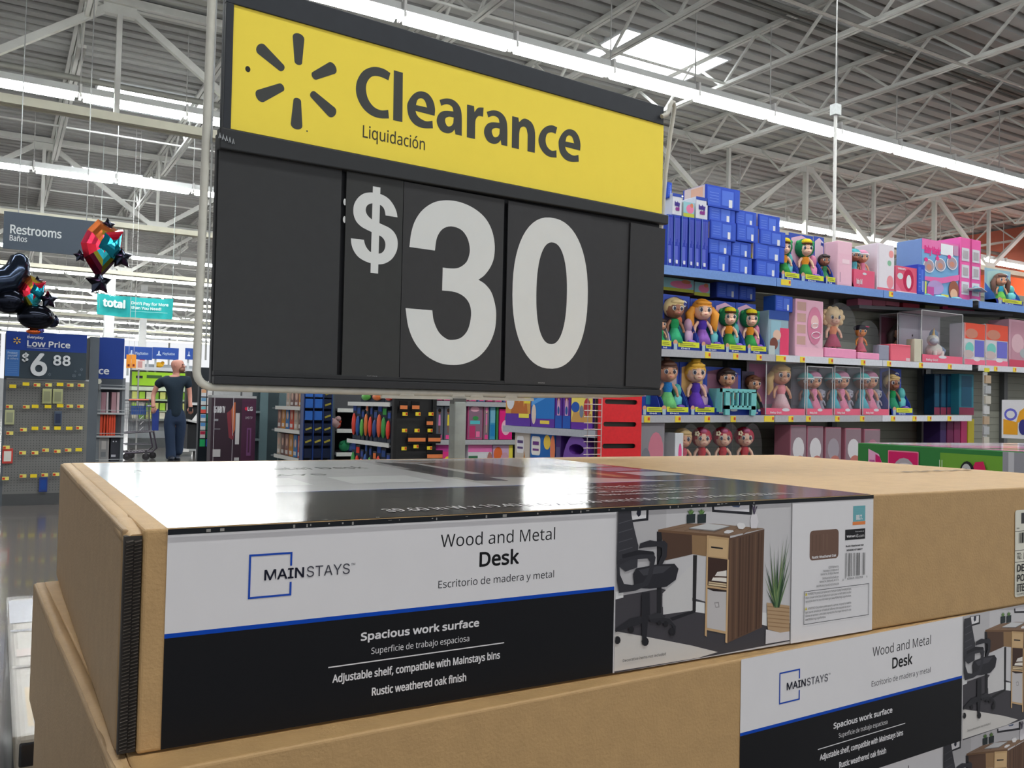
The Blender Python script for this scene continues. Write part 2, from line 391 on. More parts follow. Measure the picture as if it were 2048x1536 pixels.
    for k in range(3): B(1706, 1016+3.5*k+1.2, 1724, 1016+3.5*k, (150, 196, 200))
    B(1687, 1080, 1727, 1056, (24, 24, 28)); T('Find more at', 1707.5, 1064, 1724.5, 1060, WHT); T('Walmart', 1690, 1074.8, 1707.6, 1068.5, WHT, .00012); T('.com', 1714, 1073.6, 1724.8, 1068.6, WHT)
    c = LP(1711, 1071); a.spark(c[0], c[1], .0007, .0017, .0002, .0003, WHT)
    T('Rustic Weathered Oak', 1688.5, 1093.8, 1724, 1087, (50, 50, 54), .0001); T('MS5836147160677', 1690, 1101.8, 1721.4, 1095.2, (50, 50, 54), .0001)
    x = 1685.8; rr = random.Random(3)
    while x < 1725.5:
        w = rr.choice([.45, .9, 1.3]); B(x, 1157-(x-1685)*.11-(0 if x < 1688 else 4), x+w, 1105.5-(x-1685)*.03, (22, 22, 26)); x += w+rr.choice([.45, .8, 1.2])
    T('42666', 1690, 1158.6, 1704.5, 1153, (40, 40, 44)); T('03293', 1707, 1156.5, 1721.5, 1151, (40, 40, 44)); T('2', 1681, 1161, 1683.5, 1157, (40, 40, 44)); T('1', 1728.5, 1154.5, 1730, 1150.5, (40, 40, 44))
    for k, (s, w) in enumerate((('(C)2018 Walmart Inc.', 21), ('Mainstays is a trademark of', 31), ('Walmart Inc. All Rights Reserved.', 37), ('Distributed by/Distribuido por:', 33), ('Walmart Inc., Bentonville, AR 72716', 39), ('MADE IN MALAYSIA/HECHO EN MALASIA', 45))):
        y = 1133.5+k*6.2+(2 if k > 2 else 0)+(2 if k > 4 else 0); T(s, 1674-w, y+w*.12, 1674, y-4.2, (70, 70, 74))
    c0 = LP(1603.3, 1250)[0]; c1 = LP(1734, 1170)[0]; w0 = LP(1603.3, 1248.8)[1]; w1 = LP(1603.3, 1182.3)[1]
    for r in ((c0, w0, c1, w0+.0005), (c0, w1-.0005, c1, w1), (c0, w0, c0+.0005, w1), (c1-.0005, w0, c1, w1)): a.rect(*r, (60, 60, 64))
    rows = ['WARNING: This product can expose you to chemicals including formaldehyde (gas),', 'which is known to the State of California to cause cancer or birth defects or other', 'reproductive harm. For more information go to www.P65Warnings.ca.gov/furniture.', None,
            'ADVERTENCIA: Este producto puede exponerlo a químicos, incluyendo formaldehído', '(gas), que es conocido por el Estado de California como causante de cáncer o', 'defectos de nacimiento u otros daños reproductivos. Para mayor información visite', 'www.P65Warnings.ca.gov/furniture.']
    h = (w1-w0)/9.2
    for k, s in enumerate(rows):
        if not s: continue
        v = w1-h*(k+1.15); st = k in (0, 4); a.text(s, c0+.002+(.0035 if st else 0), v, c0+(.030 if k == 7 else .066), v+h*.62, (64, 64, 68))
        if st: a.poly([(c0+.0015, v-.0002), (c0+.0045, v-.0002), (c0+.003, v+.0028)], (206, 190, 60))
    return a


def top_art():
    a = Art(8e-6)
    D = CD-.012
    a.rect(0, .001, LW, D, (24, 26, 31)); a.rect(0, .187, LW, .1905, (40, 84, 190)); a.rect(0, .1905, LW, D, (214, 214, 216))
    # picture strip: desk room seen from above the label
    a.rect(.335, .1925, LW, D, (78, 74, 76)); a.poly([(.335, .30), (.50, .25), (.56, .1925), (.335, .1925)], (196, 192, 190)); a.rect(.335, .42, LW, D, (188, 186, 188))
    a.poly([(.40, .52), (.50, .54), (.50, .30), (.40, .30)], (104, 80, 66)); a.poly([(.37, .54), (.52, .54), (.50, .56), (.39, .56)], (140, 114, 92)); a.rect(.37, .33, .40, .50, (200, 196, 194))
    a.poly([(.345, .25), (.38, .24), (.39, .50), (.35, .55)], (52, 52, 58)); a.rect(.53, .25, .55, .34, (176, 148, 112))
    for k in range(9): a.poly([(.538, .34), (.542, .34), (.515+.006*k, .50-abs(k-4)*.01)], (70, 98, 64))
    for k in range(3): a.rect(.575, .25+.075*k, .64, .31+.075*k, (120, 160, 190) if k % 2 else (200, 206, 214))
    for k in range(2): a.rect(.08+.13*k, .25, .17+.13*k, .33, (236, 236, 238))
    a.text('Wood and Metal Desk', .03, .44, .30, .475, (30, 30, 34)); a.text('MAINSTAYS', .05, .355, .22, .375, (40, 44, 60), 0, 'grot')
    a.text('Spacious work surface', .375, .143, .515, .154, WHT, .0003); a.text('Superficie de trabajo espaciosa', .392, .131, .50, .139, WHT)
    a.rect(.343, .1165, .54, .1178, WHT); a.text('Adjustable shelf, compatible with Mainstays bins', .344, .098, .54, .110, WHT, .0002); a.text('Rustic weathered oak finish', .383, .075, .495, .086, WHT, .0002)
    a.text('39.60 in W x 19.40 in D x 28.86 in H (100.6 cm x 49.4 cm x 73.2 cm)', .155, .028, .575, .046, WHT, .0002)
    rr = random.Random(5)
    for k in range(46):
        u = rr.random()*LW; w = .0006+.0025*rr.random()**2; a.rect(u, .0006, u+w, .0012+.0015*rr.random(), (190, 184, 172))
    return a


def side_edges(mb):
    """two layers of dark fluting showing at the open corner"""
    n = 60
    for j, (u0, u1) in enumerate(((.0012, .0052), (.0058, .0098))):
        for k in range(n):
            z0 = .004+(CH-.010)*k/n; z1 = z0+(CH-.010)/n*.62
            mb.mesh([(u0, .0025, z0), (u1, .0018, z0+.0008), (u1, .0018, z1+.0008), (u0, .0025, z1), (u0, .0001, (z0+z1)/2), (u1, .0001, (z0+z1)/2+.0008)], [(0, 1, 5, 4), (4, 5, 2, 3)], (70, 62, 55))
    return mb


def make_carton(name, label, loc, rz, lu, top=True, shipping=False):
    t = thing(name, label, 'box', loc, rz, 'flat desk cartons in the clearance stack')
    b = MB(); n = 24
    # body: front panel, top panel, back, right end; the corner by the fluted edges is cut back
    b.mesh([(.0105, 0, .0008), (CL, 0, .0008), (CL, CD, .0008), (.0105, CD, .0008), (.0105, 0, CH), (CL, 0, CH), (CL, CD, CH), (.0105, CD, CH)], [(0, 3, 2, 1), (4, 5, 6, 7), (0, 1, 5, 4), (2, 3, 7, 6), (1, 2, 6, 5), (3, 0, 4, 7)], KR)
    b.build('carton_body', KRAFT, t, bevel=.0022)
    MB().box((.03, .022, 0), (CL-.02, CD-.02, .005), (150, 122, 86)).build('shadow_gap_slab', KRAFT, t)  # inset slab in darkened kraft, added for the shadow gap between cartons
    f = MB(); f.box((.0, .012, .0008), (.0038, CD-.002, CH-.001), (160, 132, 96)); f.build('end_flap', KRAFT, t, bevel=.0015)
    c = MB()
    # top edge fold running over the end flap, with a creased corner near the front
    pr = [(.0, CH-.006), (.0008, CH-.0022), (.0035, CH-.0002), (.0108, CH), (.0108, CH-.004), (.004, CH-.0055)]
    ys = [.004, .02, .05, .075, .09, .2, .35, CD-.003]; dz = [-.003, -.0012, 0, -.0012, .0002, 0, .0006, 0]; dx = [.001, -.0008, -.0004, .0012, 0, 0, -.0006, 0]
    vs = [(x+dx[i], y, z+dz[i]) for i, y in enumerate(ys) for x, z in pr]; m = len(pr)
    c.mesh(vs, [(i*m+k, i*m+(k+1) % m, (i+1)*m+(k+1) % m, (i+1)*m+k) for i in range(len(ys)-1) for k in range(m)], (188, 156, 114), True); c.face(vs[:m], KR); c.face(vs[-m:], KR)
    c.build('folded_edge', KRAFT, t)
    side_edges(MB().box((.0004, .003, .002), (.0102, .008, CH-.004), (50, 45, 41))).build('fluted_edge', MATTE, t, 'dark corrugated edge showing at the corner')
    return t


LABEL_ME = label_art().build('label', PRINT, None); LABEL_ME.name = 'spare'; lab_mesh = LABEL_ME.data; bpy.data.objects.remove(LABEL_ME)
TOP = top_art().build('top', GLOSSP, None, lambda u, d, v: (u, v, CH-d+.0001)); TOP.name = 'spare'; top_mesh = TOP.data; bpy.data.objects.remove(TOP)
lab_mesh.name = 'desk_label'; top_mesh.name = 'desk_label_top'
def put(name, me, parent, loc, label=None):
    o = bpy.data.objects.new(name, me); COL.objects.link(o); o.parent = parent; o.location = loc; KIDS.setdefault(parent.name, []).append(o)
    if label: o['label'] = label
    return o


specs = [('top desk carton with fluted edge showing and glossy printed top', (.0675, .5595, ZB), 0., .024),
         ('second desk carton down, its label set to the right', (.064, .530, ZB-CH), radians(2.0), .495),
         ('third desk carton down, only its right-hand label picture in view', (.060, .556, ZB-2*CH), radians(.9), .480)]
for i, (lab, loc, rz, lu) in enumerate(specs):
    t = make_carton('desk_carton', lab, loc, rz, lu)
    put('printed_label', lab_mesh, t, (lu, -.0004, 0), 'black and white desk label with a blue stripe and a room picture')
    if i == 0:
        put('printed_top', top_mesh, t, (lu, 0, 0), 'glossy black and white print on top')
        a = Art(8e-6); a.rect(lu-.0002, CH-.0037, lu+LW, CH-.0002, (24, 27, 32)); rr_ = random.Random(4)
        for k in range(34): u = lu+rr_.random()*LW*.75; a.rect(u, CH-.0034+.002*rr_.random(), u+.0008+.003*rr_.random()**2, CH-.0012, (150, 148, 144))
        a.build('printed_edge', PRINT, t).location = (0, -.0021, 0)
    CARTON = t
# shipping label at the right of the top carton
t0 = bpy.data.objects['desk_carton']
a = Art(); rr_ = random.Random(9)
for k in range(26):
    u = .80+.34*rr_.random(); v = .16+.30*rr_.random(); l_ = .02+.10*rr_.random(); g_ = .25*(rr_.random()-.5); a.line((u, v), (min(u+l_, 1.2), v+l_*g_), .0009, (142, 122, 92))
for k in range(14): a.rect(1.02+.012*k, .20+.004*(k % 3), 1.028+.012*k, .212+.004*(k % 2), (96, 82, 64))
a.build('faint_marking', KRAFT, t0, lambda u, d, v: (u, v, CH-d+.0001))


a = Art(); a.rrect(0, 0, .10, .098, .003, (224, 222, 208))

K_ = (28, 28, 30)
hs = lambda py: hit(2030, py, 1, .5595).z-ZB-.0105
for py in (1063.5, 1102, 1125): a.rect(0, hs(py), .10, hs(py)+.0006, K_)
a.text('FROM', .003, hs(1058.5), .008, hs(1055.5), K_); a.rect(.012, hs(1048), .06, hs(1026.5), (60, 60, 62)); a.text('PO', .0045, hs(1118), .0095, hs(1112.5), K_)
for k in range(14): a.rect(.0075+.0028*k, hs(1087), .0075+.0028*k+.0011+.0006*(k % 3), hs(1066), K_)
a.text('TO:  LAS VEGAS DC', .0035, hs(1119), .055, hs(1106), K_)
a.text('DEPT  71', .0035, hs(1144), .05, hs(1129), K_, .0003); a.text('PO  4517', .0035, hs(1163.5), .05, hs(1149), K_, .0003); a.text('ITEM  5621', .003, hs(1184), .058, hs(1168), K_, .0003); a.text('SUPPLIER STOCK NUMBER', .003, hs(1191), .06, hs(1187), K_)
a.build('shipping_label', PRINT, t0).location = (1.2046-.2088+.0675-.0675-.0675, -.0006, .0105)
for k in range(3, 6):
    dd = dup(CARTON, (.062+.006*(k % 2), .547, ZB-(k+1)*CH+CH), ('fourth', 'fifth', 'lowest')[k-3]+' desk carton of the clearance stack, near the floor', rz=radians(1.6 if k % 2 else 2.4))
Zp = ZB-5*CH
p = thing('wooden_pallet', 'low wooden pallet under the stack of desk cartons', 'pallet', (.03, .53, 0))
for k in range(6): MB().box((0, .02+.1*k, Zp-.018), (1.25, .10+.1*k, Zp), (150, 120, 84)).build('deck_board', KRAFT, p)
for k in range(3): MB().box((.0, .03+.25*k, 0), (1.25, .10+.25*k, Zp-.018), (140, 110, 76)).build('bearer', KRAFT, p)
# ================================================================ clearance sign
SO = Vector((.2501, 1.22, 1.0656)); SYAW, SPIT, SROL = .0896, .0109, -.008
sign = thing('clearance_sign', 'black and yellow clearance price sign on a grey post', 'sign', (0, 0, 0))
sign.matrix_world = Matrix.Translation(SO) @ Matrix.Rotation(SYAW, 4, 'Z') @ Matrix.Rotation(SPIT, 4, 'X') @ Matrix.Rotation(SROL, 4, 'Y')
DK = (38, 39, 42); DKB = (30, 31, 34)
b = MB(); b.box((-.001, .004, -.012), (.845, .014, .329), (34, 35, 38)); b.build('backing_board', SATIN, sign, bevel=.0012)
b = MB(); b.box((.004, .004, .325), (.8424, .013, .5432), (40, 43, 48)); b.box((.004, -.004, .5085), (.8424, .004, .5432), (44, 48, 54)); b.box((.004, -.004, .33), (.0146, .004, .5085), (40, 44, 50)); b.build('header_frame', SATIN, sign, bevel=.001)
b = MB(); b.prism([(0, .0)] and [(-.006, .304), (-.006, .330), (.852, .333), (.852, .318)][:0] or [(-.002, .3055), (.853, .3165), (.853, .3345), (-.002, .3345)], -.012, .004, (42, 44, 46)); b.build('channel_rail', SATIN, sign, bevel=.002)
b = MB(); b.box((0, -.008, -.0125), (.846, .004, -.001), (36, 37, 40)); b.box((0, -.005, -.001), (.846, .003, .006), (34, 35, 37)); b.build('bottom_rail', SATIN, sign, bevel=.0012)
# yellow card
YEL = (255, 230, 84)
y = MB().box((.0148, -.0015, .3375), (.8449, .003, .5085), YEL).build('yellow_card', PRINT, sign)
INK = (72, 74, 72)
GL = {'C': ['c2559,4709 2439,4747 2274,4735 2115,4642 2019,4490 1993,4337 2026,4198 2120,4071 2254,3997 2398,3981 c2555,4009 c2539,4137 2415,4106 2291,4135 2196,4235 2158,4375 2179,4490 2248,4580 2339,4611 2443,4607 c2531,4588'],
      'l': ['c2618,4767 c2775,4764 c2787,4000 c2626,3998'],
      'e': ['c3359,4217 3362,4335 3318,4461 3216,4545 3077,4543 2966,4471 2883,4347 2864,4248 2900,4103 3000,4009 3143,3980 c3333,4012 c3321,4130 3206,4099 3095,4124 3035,4169 c3012,4222', 'c3018,4315 3044,4401 3109,4442 3175,4415 c3218,4319'],
      'a': ['c3441,4488 3576,4541 3714,4538 3821,4462 3864,4322 c3873,3998 c3752,3998 c3734,4074 3682,4016 3591,3984 3477,4007 3407,4100 3404,4197 3458,4287 3548,4335 c3703,4359 3683,4422 3625,4449 3556,4444 c3475,4402', 'c3713,4261 3630,4258 3562,4220 3557,4160 3600,4100 3668,4118 c3706,4171'],
      'r': ['c3960,4525 c4095,4530 c4107,4432 4174,4517 c4284,4544 c4276,4391 4190,4385 4136,4318 c4127,4226 c4129,3995 c3970,3993'],
      'n': ['c4865,4523 c4993,4524 c5008,4450 5096,4525 5186,4533 5292,4481 5354,4335 c5358,3992 c5201,3991 c5199,4273 5165,4376 5099,4394 5036,4346 c5018,4249 c5020,3993 c4870,3992'],
      'c': ['c5835,4526 5718,4539 5584,4487 5480,4381 5431,4244 5461,4123 5557,4024 5679,3982 c5836,3995 c5830,4121 5716,4096 5620,4153 5585,4253 5614,4365 5708,4415 c5803,4406']}
THREE = 'c2943,2079 2969,2302 3034,2504 3162,2687 3360,2833 3587,2901 3843,2911 4107,2853 4330,2732 4470,2556 4538,2338 4537,2111 4475,1939 4356,1784 c4236,1695 4372,1632 4499,1510 4579,1311 4604,1128 4579,879 4461,625 4271,433 4033,321 3798,282 3543,302 3291,408 3086,593 2959,836 c2901,1126 c3379,1128 3411,963 3507,792 3647,696 3764,683 3927,728 4054,866 4108,1092 4079,1271 3968,1393 3789,1454 c3550,1457 c3552,1823 3686,1823 3849,1850 3988,1949 4045,2076 4053,2198 4001,2353 3879,2469 3691,2498 3531,2433 3432,2282 c3401,2076'
SHAPE_S = 'c2726,2510 2704,2599 2651,2691 2571,2770 2470,2814 2360,2827 2251,2820 2144,2784 2055,2707 2000,2610 1986,2516 1999,2430 2044,2348 2126,2286 2223,2250 2300,2227 2376,2205 2465,2177 2516,2123 2531,2055 2514,1984 2472,1934 2417,1916 2352,1915 2275,1931 2214,1988 2186,2043 c2170,2096 c1959,2092 1969,2008 2008,1915 2079,1835 2171,1787 2280,1759 2389,1751 2520,1775 2640,1853 2716,1967 2741,2080 2727,2189 2674,2273 2594,2328 2482,2363 2371,2393 2283,2425 2217,2475 2188,2540 2203,2606 2250,2647 2309,2663 2386,2664 2452,2647 2498,2599 c2522,2511'
w = Art()
for ch, du in zip('Clearance', (0, 0, 0, 0, 0, .0905, 0, 0, .301)):
    L = [spline(q, du) for q in GL[ch]]; w.poly(L[0], INK, L[1:])
w.build('lettering', PRINT, y).location = (0, -.0016, 0)
w = Art(); w.text('Liquidación', .2123, .3637, .3197, .3835, (74, 70, 52), .0002); w.build('small_lettering', PRINT, y).location = (0, -.0016, 0)
w = Art()
for (ox, oz), (ix, iz) in (((.1082, .4866), (.1088, .4521)), ((.0545, .4568), (.084, .4380)), ((.0552, .3912), (.0844, .4100)), ((.1086, .3616), (.1087, .3960)), ((.1617, .3912), (.1325, .4103)), ((.1605, .4558), (.1339, .4380))):
    d = Vector((ox-ix, oz-iz)).normalized(); n = Vector((-d.y, d.x)); O = Vector((ox, oz)); I = Vector((ix, iz)); pts = []
    for c, r, sg in ((I, .0058, -1), (O, .0088, 1)):
        for j in range(9):
            t = -pi/2+pi*j/8; q = c+d*(sg*cos(t)*r*.75)+n*(sin(t)*r*sg); pts.append((q.x, q.y))
    w.poly(pts, INK)
w.build('spark_emblem', PRINT, y).location = (0, -.0016, 0)
w = Art(); w.ell(.0364, .4245, .0036, .0042, (50, 50, 46)); w.build('punched_hole', PRINT, y).location = (0, -.0016, 0); w = Art(); w.ell(.1246, .3557, .0012, .0012, INK); w.build('small_dot', PRINT, y).location = (0, -.0016, 0)
# price cards
DW = (222, 224, 222)
b = MB().box((.0, -.003, .005), (.1795, -.0005, .309), (46, 47, 48)).build('blank_card', SATIN, sign)
c1 = MB().box((.1868, -.0045, .003), (.2818, -.0025, .3085), (46, 47, 46)).build('dollar_card', SATIN, sign)
w = Art(); w.poly(spline(SHAPE_S), DW); w.poly([(.2297, .2921), (.2423, .2921), (.2419, .1613), (.2292, .1613)], DW); w.text('0052768', .2275, .0042, .2445, .0062, (190, 190, 190)); w.build('lettering', PRINT, c1).location = (0, -.0047, 0)
w = Art(); [w.ell(.1855, vv, .0024, .005, DW) for vv in (.262, .236)]; w.build('print_remnant', PRINT, b).location = (0, -.0032, 0)
c2 = MB().box((.2826, -.005, .003), (.472, -.003, .308), (47, 47, 48)).build('digit_card', SATIN, sign)
w = Art(); w.poly(spline(THREE), DW); w.build('digit_print', PRINT, c2).location = (0, -.0052, 0)
c3 = MB().box((.4800, -.0055, .002), (.6624, -.0035, .3075), (47, 47, 49)).build('digit_card', SATIN, sign)
w = Art()
def sup(cx, cz, rx, rz, e, n=56): return [(cx+rx*abs(cos(t))**(2/e)*(1 if cos(t) > 0 else -1), cz+rz*abs(sin(t))**(2/e)*(1 if sin(t) > 0 else -1)) for t in [2*pi*(k+.5)/n for k in range(n)]]
w.poly(sup(.5754, .1606, .0832, .1312, 2.25), DW, holes=(sup(.5765, .1606, .0338, .0885, 2.3),)); w.text('0052768', .551, .0035, .565, .0052, (190, 190, 190)); w.build('digit_print', PRINT, c3).location = (0, -.0057, 0)
MB().box((.6626, -.0045, .002), (.7600, -.0028, .3075), (45, 45, 47)).build('blank_card', SATIN, sign)
b = MB(); M_ = Matrix.Translation((.7548, -.005, .0245)) @ Matrix.Rotation(radians(-1.2), 4, 'Z'); M_ = Matrix.Translation((.7545, -.0075, .001))
b.box((0, -.001, 0), (.088, .0008, .305), (42, 42, 44)); o = b.build('blank_card', SATIN, sign); o.location = (.7535, -.0065, .0035); o.rotation_euler = (0, radians(.9), radians(-1.8))
# torn film and clips on the channel's left end
b = MB()
for k in range(5): b.tube([(-.004+.0045*k, -.013, .3185-.0012*k), (-.003+.0045*k, -.014, .3255-.0012*k), (-.0015+.0045*k, -.0135, .319-.0012*k)], .0006, (216, 222, 226), 5)
b.build('loose_tape', PLAST, sign)
# wire frame
WR = (205, 203, 192); b = MB(); P = [(-.0116, .006, .62), (-.014, .006, .42), (-.0165, .006, .235), (-.0185, .006, .09)]
for k in range(7):
    t = pi+pi/2*k/6; P.append((-.0195+.021+.021*cos(t), .006, -.0165+.021+.021*sin(t)))
P += [(.10, .006, -.0172), (.30, .006, -.0178), (.55, .006, -.0165), (.75, .006, -.0125), (.812, .008, -.0095)]
b.tube(P, .0056, WR, 10); b.tube([(.812, .008, -.0095), (.826, .010, -.006), (.836, .013, .001), (.842, .014, .012), (.846, .016, .04), (.853, .016, .16), (.860, .016, .30), (.866, .012, .42), (.8715, .006, .50), (.8735, .002, .530), (.8715, -.003, .548), (.866, -.006, .5565), (.859, -.008, .5555), (.8535, -.0085, .546), (.8505, -.0085, .535), (.846, -.0085, .5285), (.839, -.0085, .525), (.832, -.0085, .5215)], .0042, WR, 10)
b.build('wire_frame', SATIN, sign, 'worn cream wire frame round the sign')
b = MB(); b.tube([(-.006, .008, .60), (-.008, .008, .315)], .0018, (188, 190, 190), 6); b.tube([(-.0065, .008, .315), (-.0075, .008, .02)], .0012, (200, 202, 200), 6); b.build('hanging_rod', SATIN, sign)
b = MB(); b.box((.258, .003, -.0275), (.549, .009, -.0225), (214, 212, 200))
for u in (.30, .395, .43, .50): b.prism([(u-.013, -.0227), (u+.013, -.0227), (u+.009, -.0165), (u-.009, -.0165)], .001, .010, (212, 210, 198))
b.build('mounting_plate', SATIN, sign)
b = MB(); b.box((.385, .0, -.034), (.409, .012, -.0255), (90, 90, 88)); b.build('socket', METAL, sign)
pw = sign.matrix_world @ Vector((.3967, .006, -.031))
pole = mat('worn_post', .6, nz=.35, nscale=18, bump=.1)
b = MB(); b.box((pw.x-.0105, pw.y-.0105, .012), (pw.x+.0105, pw.y+.0105, pw.z), (150, 156, 152)); o = b.build('post', pole, sign, 'chipped grey post', bevel=.002)
b = MB(); b.box((pw.x-.15, pw.y-.06, 0), (pw.x+.15, pw.y+.30, .012), (90, 92, 92)); o2 = b.build('base_plate', SATIN, sign)
inv = sign.matrix_world.inverted()
for q in (o, o2): q.matrix_parent_inverse = inv
# ================================================================ floor, walls, roof
FLOOR = mat('polished_concrete', .16, nz=.10, nscale=1.1, spec=.5, coat=.4)
tag(MB().box((-25, -8, -.08), (60, 80, 0), (106, 100, 97)).build('floor', FLOOR), kind='structure')
ZR = 6.8
DC = (166, 167, 165)
SKY = [(8.0, 10.35, 10.1, 11.8), (1.4, 17.3, 3.35, 18.8), (15.5, 17.3, 17.3, 18.8), (1.5, 30.0, 3.2, 31.4), (1.4, 24, 3.3, 25.4), (-6, 10.3, -4, 11.8), (22.5, 10.3, 24.5, 11.8)]
cb = MB(); P = .30; y = -8.0
X0, X1 = -25., 45.
while y < 78:
    xs = sorted([(s[0], s[2]) for s in SKY if s[1]-.02 < y+P/2 < s[3]+.02]); a = X0; iv = []
    for q in xs: iv.append((a, q[0])); a = q[1]
    iv.append((a, X1))
    pr = [(0, 0), (.17, 0), (.195, .075), (.275, .075), (.30, 0)]
    for xa, xb in iv:
        cb.mesh([(x, y+p, ZR+h) for p, h in pr for x in (xa, xb)], [(2*k, 2*k+1, 2*k+3, 2*k+2) for k in range(4)], DC)
    y += P
ceil_ = tag(cb.build('ceiling', DECK), kind='structure')
SKYM = emit('skylight_dome', (.93, .97, 1.), SKYL)
for s in SKY:
    f = MB(); h = ZR+.32
    for a_, b_ in (((s[0]-.03, s[1]-.03), (s[2]+.03, s[1]+.01)), ((s[0]-.03, s[3]-.01), (s[2]+.03, s[3]+.03)), ((s[0]-.03, s[1]), (s[0]+.01, s[3])), ((s[2]-.01, s[1]), (s[2]+.03, s[3]))):
        f.box((*a_, ZR-.02), (*b_, h), (200, 204, 206))
    k = f.build('skylight_curb', STEELP, ceil_)
    MB().face([(s[0], s[1], h-.01), (s[2], s[1], h-.01), (s[2], s[3], h-.01), (s[0], s[3], h-.01)], (255, 255, 255)) if 0 else None
    g = MB(); g.box((s[0], s[1], h-.02), (s[2], s[3], h), (240, 245, 250)); g.build('skylight_dome', SKYM, k)
TC = (202, 203, 198)


def joist(L):
    b = MB(); zt, zb = ZR-.03, 6.18
    for dx in (-.035, .035):
        b.bar((dx, 0, zt), (dx, L, zt), .055, .055, TC); b.bar((dx, .6, zb), (dx, L-.6, zb), .05, .05, TC)
    n = max(2, round((L-1.2)/1.3)); st = (L-1.2)/n
    for k in range(n):
        y0 = .6+k*st
        b.bar((0, y0, zb), (0, y0+st/2, zt), .035, .035, TC); b.bar((0, y0+st/2, zt), (0, y0+st, zb), .035, .035, TC)
    b.bar((0, .05, zt), (0, .6, zb), .035, .035, TC); b.bar((0, L-.05, zt), (0, L-.6, zb), .035, .035, TC)
    return b


GY = [-3.0, 5.25, 13.5, 21.75, 30.0, 38.25, 46.5, 54.75, 63.0]
j0 = joist(8.25).build('roof_joist', STEELP, ceil_)
first = True
for g in GY[:-1]:
    for k in range(-6, 15):
        x = 9.7+2.2*k
        if g > 20 and x > 6 and x < g*.55: continue
        if g >= 30 and x > 25: continue
        o = j0 if first else put('roof_joist', j0.data, ceil_, (0, 0, 0)); first = False; o.location = (x, g, 0)
for gi, g in enumerate(GY[1:]):
    b = MB(); zt, zb = ZR-.10, 5.02 if gi != 0 else 5.02
    xa, xb = (-18, 42) if g < 30 else (-18, 20); off = {13.5: 1.33, 21.75: .72}.get(g, 1.0); pn = 4.75
    if g == 5.25: continue
    w_ = .11
    for dy in (-.06, .06): b.bar((xa, g+dy, zt), (xb, g+dy, zt), .09, .11, TC); b.bar((xa, g+dy, zb), (xb, g+dy, zb), .09, .12, (206, 204, 186))
    k0 = int((xa-off)/pn)
    for k in range(k0, int((xb-off)/pn)):
        x = off+pn*k
        b.bar((x, g, zt), (x-pn/2, g, zb), .09, .10, TC); b.bar((x, g, zt), (x+pn/2, g, zb), .09, .10, TC)
        b.bar((x, g, zt), (x, g, zb), .07, .11, TC); b.bar((x+pn/2, g, zt), (x+pn/2, g, zb), .06, .08, TC)
        b.box((x-.22, g-.05, zt-.2), (x+.22, g+.05, zt), TC); b.box((x+pn/2-.22, g-.05, zb), (x+pn/2+.22, g+.05, zb+.18), TC)
    b.build('roof_girder', STEELP, ceil_)
for yy, zz, c in ((1.5, 6.2, TC), (4.4, 6.2, TC), (7.4, 6.1, (150, 146, 138)), (10.0, 6.2, TC), (15.6, 6.2, TC), (18.6, 6.2, TC), (24.5, 6.2, TC), (27, 6.2, TC), (33, 6.2, TC), (36, 6.2, TC)):
    MB().bar((-15, yy, zz), (40, yy, zz), .03, .03, c).build('bridging_bar', STEELP, ceil_)
for yy, zz, r in ((8.38, 6.66, .035), (8.50, 6.68, .022), (8.62, 6.68, .022), (15.1, 6.02, .05), (26.0, 6.0, .05)):
    MB().cyl((-15, yy, zz), (40, yy, zz), r, (112, 112, 108), 8).build('conduit_pipe', STEELP, ceil_)
# walls
wr = MB(); wr.box((26, 3, 0), (26.3, 17.9, 5.45), (232, 96, 46)); wr.box((26, 3, 5.45), (26.3, 17.9, 6.75), (176, 92, 70)); tag(wr.build('wall_right', STEELP), kind='structure')
wb = MB(); wb.box((-25, 76, 0), (60, 76.3, 2.4), (214, 216, 218)); wb.box((-25, 76, 6.2), (60, 76.3, 7), (214, 216, 218))
wbo = tag(wb.build('wall_back', STEELP), kind='structure')
for x in range(-20, 40, 4): MB().box((x, 75.9, 2.4), (x+.12, 76.1, 6.2), (220, 222, 224)).build('window_mullion', STEELP, wbo)
for i, (px, Y) in enumerate(((218, 34.0), (286, 46.5))):
    x = hit(px, 640, 1, Y).x; t = MB(); t.box((x-.16, Y-.16, 0), (x+.16, Y+.16, 6.7), (222, 224, 224)); o = tag(t.build('trim_%d' % (i+1), STEELP), kind='structure')
    if i: MB().box((x-.12, Y-.19, 2.9), (x+.12, Y-.165, 3.6), (196, 60, 60)).build('red_notice', PRINT, o)
# ================================================================ strip lights
TUBEM = emit('tube_glow', (.98, 1., .98), TUBE)
LZ = 5.3
t = thing('strip_light', 'fluorescent strip light', 'light', (0, 0, 0))
b = MB(); b.prism([(-.045, .15), (.045, .15), (.06, .06), (.13, .035), (.13, .028), (-.13, .028), (-.13, .035), (-.06, .06)], .0, 1.40, (214, 216, 214), ax='y')
b.v = [(p[1], p[0], p[2]) for p in b.v]; b.build('reflector', STEELP, t)
for dy in (-.05, .05): b = MB(); b.cyl((.045, dy, -.005), (1.355, dy, -.005), .042, (255, 255, 255), 8); b.build('tube', TUBEM, t)
b = MB(); b.box((-.015, -.1, -.02), (.015, .1, .16), (220, 220, 218)); b.box((-.006, -.006, .15), (.006, .006, 1.3), (170, 170, 168)); b.build('hanger_bracket', STEELP, t)
ORD = ['', 'first', 'second', 'third', 'fourth', 'fifth', 'sixth', 'seventh', 'eighth', 'ninth', 'tenth', 'eleventh', 'twelfth', '13th', '14th', '15th', '16th', '17th', '18th', '19th', '20th', '21st', '22nd', '23rd', '24th', '25th', '26th', '27th', '28th', '29th']
